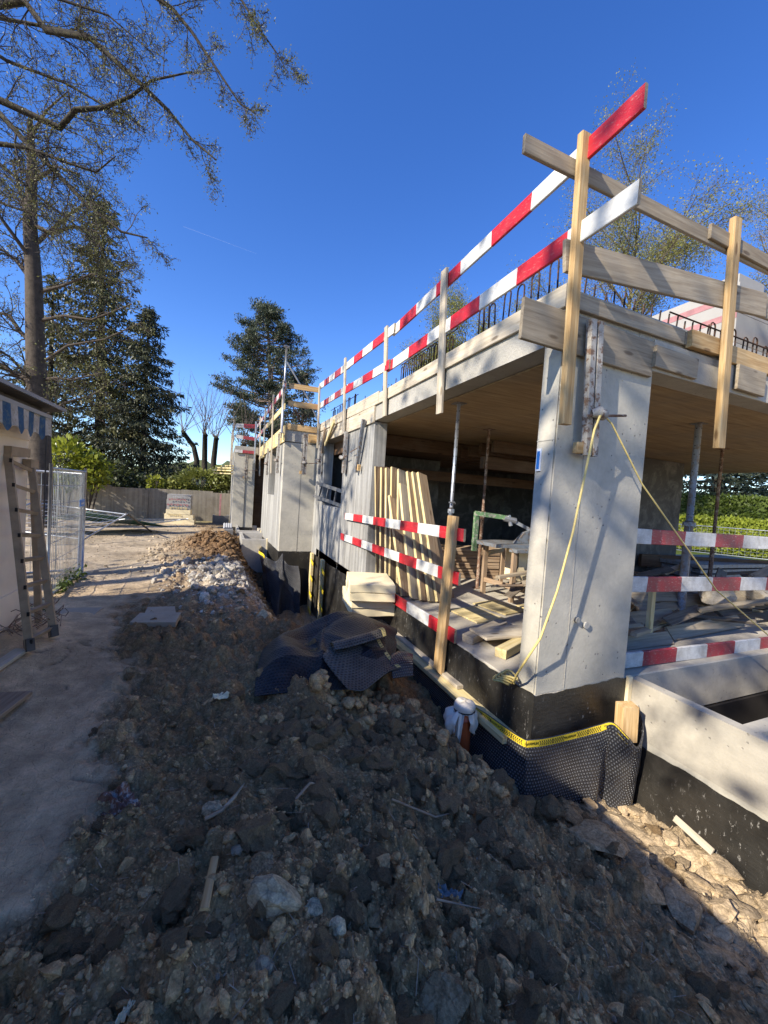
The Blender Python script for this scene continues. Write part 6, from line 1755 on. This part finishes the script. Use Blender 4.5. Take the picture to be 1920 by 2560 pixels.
# tall grey trunk behind the cream house
t = Tree(5)
P1 = dict(seg=[5, 5, 4, 4], wig=[.13, .22, .25, .28], grav=[.01, -.02, -.02, -.01], sides=[6, 4, 3, 3], limb=1, kids=[10, 8, 6], t0=[.12, .1, .15], ang=[.8, .8, .8],
          ratio=[.5, .5, .5], rr=[.5, .5, .6], leaf=2, leafp=.45, lsp=.08)
tr = [Vector(p) for p in ((-5.5, 16.3, -.3), (-5.68, 16.44, 1.78), (-5.84, 16.61, 4.04), (-5.97, 16.72, 5.36), (-6.16, 16.91, 8.02), (-6.36, 17.07, 9.87), (-6.38, 17.16, 11.6), (-6.52, 17.29, 13.3))]
t.limb.tube(tr, [.37, .33, .29, .27, .23, .19, .14, .08], 12)
for pts, r, L in (([(-5.86, 16.63, 4.3), (-6.31, 16.83, 4.74), (-6.69, 17.0, 4.91), (-7.3, 17.17, 5.3)], .13, 3.0), ([(-6.05, 16.78, 5.89), (-6.5, 16.98, 6.26), (-6.84, 17.14, 6.77), (-7.4, 17.27, 6.9)], .09, 3.0),
                  ([(-6.21, 16.93, 8.01), (-6.74, 17.18, 8.64), (-7.25, 17.4, 9.0)], .09, 3.0), ([(-5.84, 16.72, 6.7), (-5.17, 16.45, 6.89), (-4.31, 16.09, 6.82), (-3.1, 15.62, 7.44)], .06, 2.8),
                  ([(-5.81, 16.63, 4.71), (-5.32, 16.43, 4.81), (-4.83, 16.22, 4.78), (-3.86, 15.83, 5.11)], .06, 2.6), ([(-6.3, 17.05, 9.87), (-5.67, 16.78, 9.59), (-5.01, 16.51, 9.9), (-4.2, 16.3, 9.8)], .08, 2.8),
                  ([(-6.36, 17.07, 9.87), (-6.72, 17.27, 10.91), (-7.01, 17.44, 11.96)], .09, 3.0), ([(-6.1, 16.9, 7.6), (-5.3, 16.6, 7.9), (-4.4, 16.3, 8.4), (-3.4, 16.0, 8.2)], .06, 2.8),
                  ([(-5.9, 16.7, 5.2), (-5.0, 16.3, 5.9), (-3.9, 15.9, 6.2), (-2.8, 15.6, 6.9)], .05, 2.6), ([(-6.4, 17.1, 11.2), (-5.6, 16.8, 11.8), (-4.9, 16.5, 11.6)], .07, 2.8), ([(-6.5, 17.2, 12.6), (-6.0, 17.0, 13.6), (-5.4, 16.9, 14.4)], .06, 2.8),
                  ([(-5.75, 16.5, 3.4), (-5.0, 16.2, 4.0), (-4.2, 15.9, 4.3), (-3.3, 15.6, 5.0)], .05, 2.4), ([(-5.8, 16.6, 4.4), (-6.4, 16.1, 5.2), (-7.2, 15.8, 5.6)], .06, 2.6), ([(-6.2, 17, 9.2), (-5.2, 17.0, 10.6), (-4.4, 16.9, 11.4)], .07, 2.8),
                  ([(-6.2, 16.9, 8.6), (-6.9, 16.4, 9.6), (-7.6, 16.2, 10.0)], .07, 3.0)):
    pts = [Vector(p) for p in pts]
    t.skin(pts, r, 0, P1, .3); t.kids(pts, L, r * .7, 0, P1, .15)
t.finish('bare_tree', 'tall bare tree with thick grey trunk rising behind the cream house', (-5.5, 16.3, 0), MAT['bark'], MAT['twig'], MAT['leaf_spring'], .07)

# trees outside the picture whose crowns dapple the walls
def shade_tree(label, x, y, h, seed, leafp=.8, r0=.25, nleaf=2):
    t = Tree(seed)
    Ps = dict(seg=[5, 5, 4], wig=[.14, .22, .28], grav=[.03, .0, .0], sides=[6, 3, 3], limb=0, kids=[8, 8], t0=[.2, .15], ang=[.75, .75], ratio=[.5, .5], rr=[.45, .5], leaf=nleaf, leafp=leafp, lsp=.16)
    tr = t.line((x, y, -.2), (0, 0, 1), h * .8, 8, .05, .02)
    t.limb.tube(tr, [r0 * (1 - .8 * k / 8) for k in range(9)], 8)
    t.kids(tr, h * .62, r0 * .8, 0, dict(Ps, seg=[5, 5, 4, 4], kids=[13, 8, 6], sides=[6, 5, 3, 3], wig=[.1, .14, .22, .28], grav=[.02, .02, 0, 0], t0=[.4, .2, .15], ang=[1.0, .75, .75], ratio=[.55, .5, .5], rr=[.5, .45, .5], limb=0), .4)
    return t.finish('garden_tree', label, (x, y, 0), MAT['bark_dark'], MAT['twig'], MAT['leaf_spring'], .24)
shade_tree('leafing garden tree far behind the cream house at the left', -10.5, -1.9, 14.5, 31, .8, .28, 2)
shade_tree('bare garden tree on the far side of the cream house', -11.0, 4.2, 14, 32, .3, .30, 1)

t = Tree(33)
Ps = dict(seg=[6, 6, 5], wig=[.10, .16, .22], grav=[.05, .02, 0], sides=[6, 5, 4], limb=0, kids=[7, 6], t0=[.2, .15], ang=[.6, .7], ratio=[.5, .5], rr=[.55, .6], leaf=0, leafp=0, lsp=.1)
tr = [Vector(p) for p in ((-4.6, 6.9, -.2), (-4.55, 6.9, 2.5), (-4.6, 6.95, 4.6), (-4.5, 7.0, 6.4), (-4.6, 7.1, 8.6), (-4.5, 7.1, 10.5))]
t.limb.tube(tr, [.12, .11, .10, .085, .06, .02], 8)
t.kids(tr, 5.0, .085, 0, dict(Ps, seg=[6, 6, 5, 4], kids=[15, 7, 6], sides=[6, 5, 4, 3], wig=[.1, .10, .16, .22], grav=[.03, .04, .02, 0], t0=[.35, .2, .15], ang=[.75, .6, .7], ratio=[.6, .5, .5], rr=[.5, .55, .6]), .38)
t.finish('bare_sapling', 'slender bare tree close behind the cream house', (-4.6, 6.9, 0), MAT['bark'], MAT['twig'])

# spruces
def spruce(label, x, y, h, rad, seed, nb, mat, bare=.0, lean=(0, 0), size=.34, per=58):
    g = random.Random(seed); o = thing('spruce', label, 'spruce', (x, y, 0))
    b = MB(); b.tube([(0, 0, -.3), (lean[0] * .5, lean[1] * .5, h * .5), (lean[0], lean[1], h)], [h * .017, h * .011, .02], 10); b.build('trunk', MAT['bark_dark'], o, smooth=True)
    tw = MB(); C = []; A = []
    for k in range(nb):
        t = (k + g.random()) / nb; z = h * (.05 + .94 * t)
        R_ = rad * (1 - t) ** .72 * g.uniform(.6, 1.12) + .12
        if g.random() < bare: R_ *= .6
        th = g.uniform(0, 6.283); dx, dy = math.cos(th), math.sin(th)
        pts = []
        for q in range(7):
            u = q / 6
            sag = -.42 * R_ * u + .22 * R_ * u ** 3 if t < .85 else .35 * R_ * u
            pts.append(Vector((lean[0] * z / h + dx * R_ * u, lean[1] * z / h + dy * R_ * u, z + sag + g.gauss(0, .03))))
        tw.tube(pts, [.035 * (1 - .8 * q / 6) for q in range(7)], 3, cap=False)
        n = int(per * (R_ / rad) ** .8) + 6
        for q in range(n):
            u = .08 + .92 * g.random() ** .8; f = u * 6; i_ = min(int(f), 5); p = pts[i_].lerp(pts[i_ + 1], f - i_)
            side = g.gauss(0, .17 * R_ * (1.1 - u) + .08)
            c = p + Vector((-dy * side, dx * side, -abs(g.gauss(0, .10)) - .25 * abs(side)))
            C.append(tuple(c)); A.append((dx * .5, dy * .5, -.75))
    tw.build('branches', MAT['twig'], o, kind='stuff')
    leaf_mesh('crown', C, size, mat, o, seed, 3.2, np.array(A), kind='stuff')
    return o
spruce('tall olive green spruce with drooping branches behind the bare trunk', -6.5, 26.6, 17.2, 4.3, 41, 270, MAT['needle_spruce'], .22, (-.4, .4), .25, 165)
spruce('darker shorter spruce to the right of the tall one', -4.3, 25.8, 11.4, 3.5, 42, 240, MAT['needle_dark'], .12, (0, 0), .22, 170)
spruce('left dark spruce half hidden by the bare trunk', -9.0, 27.0, 12.5, 3.4, 43, 150, MAT['needle_spruce'], .2, (0, 0), .25, 100)
spruce('small conifer top behind the bay guard rail', 4.9, 28.0, 9.6, 2.2, 44, 90, MAT['needle_dark'], .1, (0, 0), .22, 90)

# black pine
g = random.Random(8)
o = thing('pine_tree', 'broad dark pine with pale trunk behind the far end of the house', 'pine', (4.0, 40, 0))
lb = MB(); C = []; A = []
lb.tube([(.5, -.5, -.3), (.2, -.4, 5), (-.1, 0, 10), (-.5, .4, 15), (-.9, .7, 19.0)], [.38, .32, .25, .16, .05], 10)
prof = [(4.8, 3.0), (6, 4.4), (8, 5.1), (10, 5.0), (12, 4.5), (14, 3.8), (16, 2.9), (18, 1.8), (19.4, .8)]
for k in range(150):
    z = 4.8 + 14.6 * (k + g.random()) / 150
    R_ = np.interp(z, [a for a, _ in prof], [c for _, c in prof]) * g.uniform(.45, 1.12)
    th = g.uniform(0, 6.283); dx, dy = math.cos(th), math.sin(th)
    base = Vector((.3 - 1.15 * max(0, z - 5) / 14, -.4 + max(0, z - 5) / 14, z))
    pts = [base + Vector((dx * R_ * u, dy * R_ * u, .30 * R_ * u ** 1.6 - .1 * R_ * u)) + Vector((g.gauss(0, .08), g.gauss(0, .08), g.gauss(0, .08))) for u in (0, .25, .5, .75, 1)]
    lb.tube(pts, [.08, .065, .05, .035, .02], 4, cap=False)
    for q in range(int(5 + R_ * 2.2)):
        u = .45 + .55 * g.random() ** .7; f = u * 4; i_ = min(int(f), 3); c = pts[i_].lerp(pts[i_ + 1], f - i_) + Vector((g.gauss(0, .22 + .10 * R_ * (1 - u) * 2), g.gauss(0, .22 + .10 * R_ * (1 - u) * 2), g.gauss(.06, .14)))
        for w in range(36):
            C.append(tuple(c + Vector((g.gauss(0, .20), g.gauss(0, .20), g.gauss(0, .11))))); A.append((g.gauss(0, .5), g.gauss(0, .5), .75))
lb.build('trunk', MAT['bark_pine'], o, smooth=True)
leaf_mesh('crown', C, .24, MAT['needle_pine'], o, 9, 3.2, np.array(A), kind='stuff')

# pollarded trees behind the garden wall
for k, (x, y, pts, n) in enumerate(((-2.0, 33.4, [(0, 0, 0), (.0, 0, 3.4), (-.25, 0, 4.4), (-1.0, 0, 5.4)], 10), (-1.35, 33.2, [(0, 0, 0), (-.1, 0, 3.5), (-.15, 0, 5.4)], 16), (-.75, 32.9, [(0, 0, 0), (-.05, 0, 3.5), (.05, 0, 5.2)], 12), (.55, 32.5, [(0, 0, 0), (.1, 0, 3.4), (.75, 0, 4.9)], 12))):
    t = Tree(60 + k); Pp = dict(seg=[5, 3], wig=[.05, .1], grav=[.03, .0], sides=[3, 3], limb=-1, kids=[4], t0=[.25], ang=[.45], ratio=[.35], rr=[.5], leaf=0, leafp=0, lsp=0)
    pp_ = [Vector((x + a, y + c, z)) for a, c, z in pts]
    t.limb.tube(pp_, [.23, .2, .17, .16][:len(pp_)], 8)
    t.limb.tube([pp_[-1] - Vector((.12, 0, .05)), pp_[-1], pp_[-1] + Vector((.12, 0, .1))], [.16, .27, .16], 7)
    for q in range(n):
        t.grow(pp_[-1] + Vector((t.r.gauss(0, .15), t.r.gauss(0, .1), .1)), (t.r.gauss(0, .42), t.r.gauss(0, .3), 1), t.r.uniform(2.2, 5.2), .025, 0, Pp)
    t.finish('pollard_tree', ['leftmost pollarded tree with bent arm behind the garden wall', 'second pollarded tree, with the longest upright shoots', 'third pollarded tree, thin and straight', 'rightmost pollarded tree leaning right near the house'][k], (x, y, 0), MAT['bark_dark'], MAT['twig_pale'])

# broadleaf shrubs as leaf clouds on stems
def shrub(name, label, blobs, n, size, mat, seed, cat='shrub', shell=.55, stems=True, **kw):
    g = np.random.RandomState(seed); b0 = blobs[0]
    o = thing(name, label, cat, (b0[0], b0[1], 0)); C = []
    vol = np.array([b[3] * b[4] * b[5] for b in blobs]) ** .67; vol = vol / vol.sum()
    for b, w in zip(blobs, vol):
        m = int(n * w); d = g.normal(size=(m, 3)); d /= np.linalg.norm(d, axis=1)[:, None]
        r = (shell + (1.08 - shell) * g.uniform(0, 1, m))[:, None]
        lump = 1 + .22 * vnoise(d[:, 0] * 2.6 + b[0] * 3, d[:, 2] * 2.6 + d[:, 1] * 2, seed)[:, None]
        C.append(np.array(b[:3]) + d * r * lump * np.array(b[3:]))
    C = np.concatenate(C); C = C[C[:, 2] > .0] - np.array([b0[0], b0[1], 0])
    leaf_mesh('crown', C, size, mat, o, seed, 1.7, kind='stuff')
    if stems:
        b_ = MB(); r_ = random.Random(seed)
        for b in blobs:
            for q in range(5): b_.tube([(b[0] - b0[0] + r_.gauss(0, .1), b[1] - b0[1] + r_.gauss(0, .1), -.1), (b[0] - b0[0] + r_.gauss(0, .4) * b[3], b[1] - b0[1] + r_.gauss(0, .3) * b[4], b[2] + .5 * b[5])], [.04, .012], 4)
        b_.build('trunk', MAT['twig'], o)
    return o
shrub('laurel_bush', 'pale glossy laurel bush growing over the garden wall', [(-1.1, 23.0, 1.75, 1.3, .8, .62), (-.2, 22.6, 1.95, .75, .7, .6), (-2.2, 23.2, 1.5, .8, .6, .4)], 4600, .17, MAT['leaf_laurel'], 71)
shrub('bright_bush', 'bright yellow-green bush behind the fence panel', [(-6.2, 20.3, 2.1, 1.05, .8, .95), (-5.3, 20.2, 1.9, .8, .7, .8)], 2600, .19, MAT['leaf_bright'], 72)
shrub('ivy_hedge', 'dark ivy and shrubs covering the foot of the spruces', [(-5.2, 22.6, 1.2, 1.6, .7, 1.3), (-3.4, 23.4, 1.1, 1.5, .7, .9), (-7.5, 22.5, 1.3, 1.6, .8, 1.5), (-2.6, 23.9, 1.0, 1.2, .6, 1.0)], 7000, .17, MAT['leaf_ivy'], 73)
shrub('yellow_shrub', 'small yellow shrub on top of the garden wall', [(-3.15, 22.2, 1.55, .35, .3, .3)], 300, .12, MAT['leaf_bright'], 74)
shrub('weed_tuft', 'green weeds along the foot of the fence panel', [(-2.0, 6.6, .06, .12, .5, .16), (-2.05, 7.3, .05, .12, .5, .16), (-1.9, 5.6, .03, .1, .2, .10)], 420, .06, MAT['leaf_hedge'], 75, 'weeds', .1, False)
# garden wall at the end of the path
gw = thing('garden_wall', 'old stained garden wall with shadows at the end of the path', 'garden wall', (-9, 21.2, -.4))
for k in range(9):
    x0 = k * 1.42; b = MB(); b.box(x0 + .001, x0 + 1.419, .0, .16, 0, 1.62 + .03 * (k % 3)); b.build('wall_panel', MAT['old_wall'], gw)
    if k % 3 == 1: b = MB(); b.box(x0 - .07, x0 + .07, -.045, -.003, 0, 1.56); b.build('pilaster', MAT['old_wall'], gw)

# trees behind the house on the right
def crown_tree(label, x, y, h, seed, n1, leafp, leafm, twm, spread=.55, grav=.02, nleaf=18, ls=.065, t0=.25):
    t = Tree(seed)
    Pc = dict(seg=[6, 6, 5, 4], wig=[.08, .13, .2, .25], grav=[.03, grav, grav - .03, grav - .06], sides=[6, 4, 3, 3], limb=1, kids=[n1, 13, 9], t0=[t0, .2, .15], ang=[spread, .6, .7], ratio=[.5, .45, .5], rr=[.45, .42, .5], leaf=nleaf, leafp=leafp, lsp=.22)
    tr = t.line((x, y, -.2), (.02, 0, 1), h * .92, 9, .035, .02)
    t.limb.tube(tr, [h * .0135 * (1 - .9 * k / 9) for k in range(10)], 8)
    t.kids(tr, h * .85, h * .011, 0, Pc, t0)
    return t.finish('hornbeam_tree', label, (x, y, 0), MAT['bark'], twm, leafm, ls)
crown_tree('feathery budding tree rising behind the front guard rail', 16.4, 11.8, 15.0, 81, 38, .9, MAT['leaf_fresh'], MAT['twig_pale'], .55)
crown_tree('budding tree with reddish weeping twigs at the right picture edge', 23.0, 8.6, 15.5, 82, 34, .6, MAT['leaf_fresh'], MAT['twig_pale'], .5, -.01)
crown_tree('olive budding tree between the two rails near the column', 13.0, 14.2, 11.2, 85, 28, .9, MAT['leaf_fresh'], MAT['twig'], .55)
crown_tree('yellow-green tree seen between guard rail and column top', 13.2, 19.5, 13.0, 83, 24, .95, MAT['leaf_yellow'], MAT['twig'], .6, .02, 18, .075)
crown_tree('low yellowish tree seen just above the side slab edge', 10.6, 20.5, 11.0, 84, 22, .95, MAT['leaf_yellow'], MAT['twig'], .6, .02, 18, .075)
# garden on the right: hedges, cedar, mesh fence
def hedge(label, x0, x1, y0, y1, h, n, size, mat, seed):
    g = np.random.RandomState(seed); o = thing('hedge', label, 'hedge', (x0, y0, 0))
    d = np.array([x1 - x0, y1 - y0]); L = np.hypot(*d); d = d / L; nn = np.array([d[1], -d[0]])
    u = g.uniform(0, L, n); face = g.uniform(0, 1, n); v = g.uniform(0, 1, n); dep = .9
    side = np.where(face < .75, g.normal(0, .07, n), g.uniform(0, dep, n)); z = np.where(face < .75, v * h, h + g.normal(0, .06, n))
    bump_ = .10 * vnoise(u * 1.3, z * 1.3, seed)
    C = np.stack([d[0] * u + nn[0] * (side + bump_), d[1] * u + nn[1] * (side + bump_), z], 1)
    leaf_mesh('crown', C, size, mat, o, seed, 2.2, (0, 0, .6), kind='stuff')
    b = MB(); q = [Vector((0, 0, 0)), Vector((d[0] * L, d[1] * L, 0)), Vector((d[0] * L + nn[0] * dep, d[1] * L + nn[1] * dep, 0)), Vector((nn[0] * dep, nn[1] * dep, 0))]
    s_ = Vector((nn[0], nn[1], 0)) * .09
    q = [q[0] + s_, q[1] + s_, q[2], q[3]]
    b.hexa(q + [p + Vector((0, 0, h - .08)) for p in q]); b.build('inner_branches', mat, o)
    return o
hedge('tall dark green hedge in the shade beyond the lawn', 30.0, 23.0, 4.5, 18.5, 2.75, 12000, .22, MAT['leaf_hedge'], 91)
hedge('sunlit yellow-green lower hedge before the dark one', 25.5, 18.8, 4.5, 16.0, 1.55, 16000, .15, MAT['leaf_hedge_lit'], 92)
fence_panel('low white mesh fence before the sunny hedge', (18.2, 13.6, 0), (24.0, 4.0, 0), 1.25, 0, nvert=60, nhor=9)
g = random.Random(17); o = thing('cedar_tree', 'grey-green cedar with layered branches beyond the hedges', 'cedar', (33, 17, 0)); C = []; A = []; lb = MB()
lb.tube([(0, 0, 0), (0, 0, 6), (0, 0, 12)], [.5, .4, .1], 8)
for k in range(110):
    z = 2.4 + 8 * g.random(); th = g.uniform(0, 6.283); R_ = g.uniform(3.5, 8.0) * (1 - .5 * (z - 2.4) / 9)
    pts = [Vector((math.cos(th) * R_ * u, math.sin(th) * R_ * u, z - .06 * R_ * u * u + g.gauss(0, .05))) for u in (0, .33, .66, 1)]
    lb.tube(pts, [.09, .07, .05, .02], 3, cap=False)
    for q in range(100):
        u = .25 + .75 * g.random(); f = u * 3; i_ = min(int(f), 2); s_ = g.gauss(0, .16 * R_)
        C.append(tuple(pts[i_].lerp(pts[i_ + 1], f - i_) + Vector((-math.sin(th) * s_, math.cos(th) * s_, g.gauss(0, .09))))); A.append((math.cos(th), math.sin(th), -.15))
lb.build('trunk', MAT['bark_dark'], o); leaf_mesh('crown', C, .42, MAT['needle_cedar'], o, 18, 3.0, np.array(A), kind='stuff')
# low wooded hill far behind and a fading vapour trail
hx = np.linspace(-60, 60, 60); hy = np.linspace(0, 30, 10); HX, HY = np.meshgrid(hx, hy)
HZ = (11 + 3 * vnoise(HX * .03, HY * .03, 3) + 1.6 * fbm(HX * .22, HY * .22, 4, 4)) * np.sin(np.pi * np.clip((HX + 60) / 120, 0.02, .98)) * np.clip(HY / 12, 0, 1)
idx = np.arange(600).reshape(10, 60); f = np.stack([idx[:-1, :-1], idx[:-1, 1:], idx[1:, 1:], idx[1:, :-1]], -1).reshape(-1, 4)
mesh_np('hill', np.stack([HX + 6, HY + 165, HZ - 1], -1).reshape(-1, 3), f, MAT['hill'], None, smooth=True, kind='structure')
b = MB(); b.tube([(-380, 3492, 1970), (150, 3260, 1795)], [3.2, 1.0], 8); b.build('vapour_trail', MAT['vapour'], None, smooth=True, label='thin straight white vapour trail fading across the blue sky', cat='vapour trail')
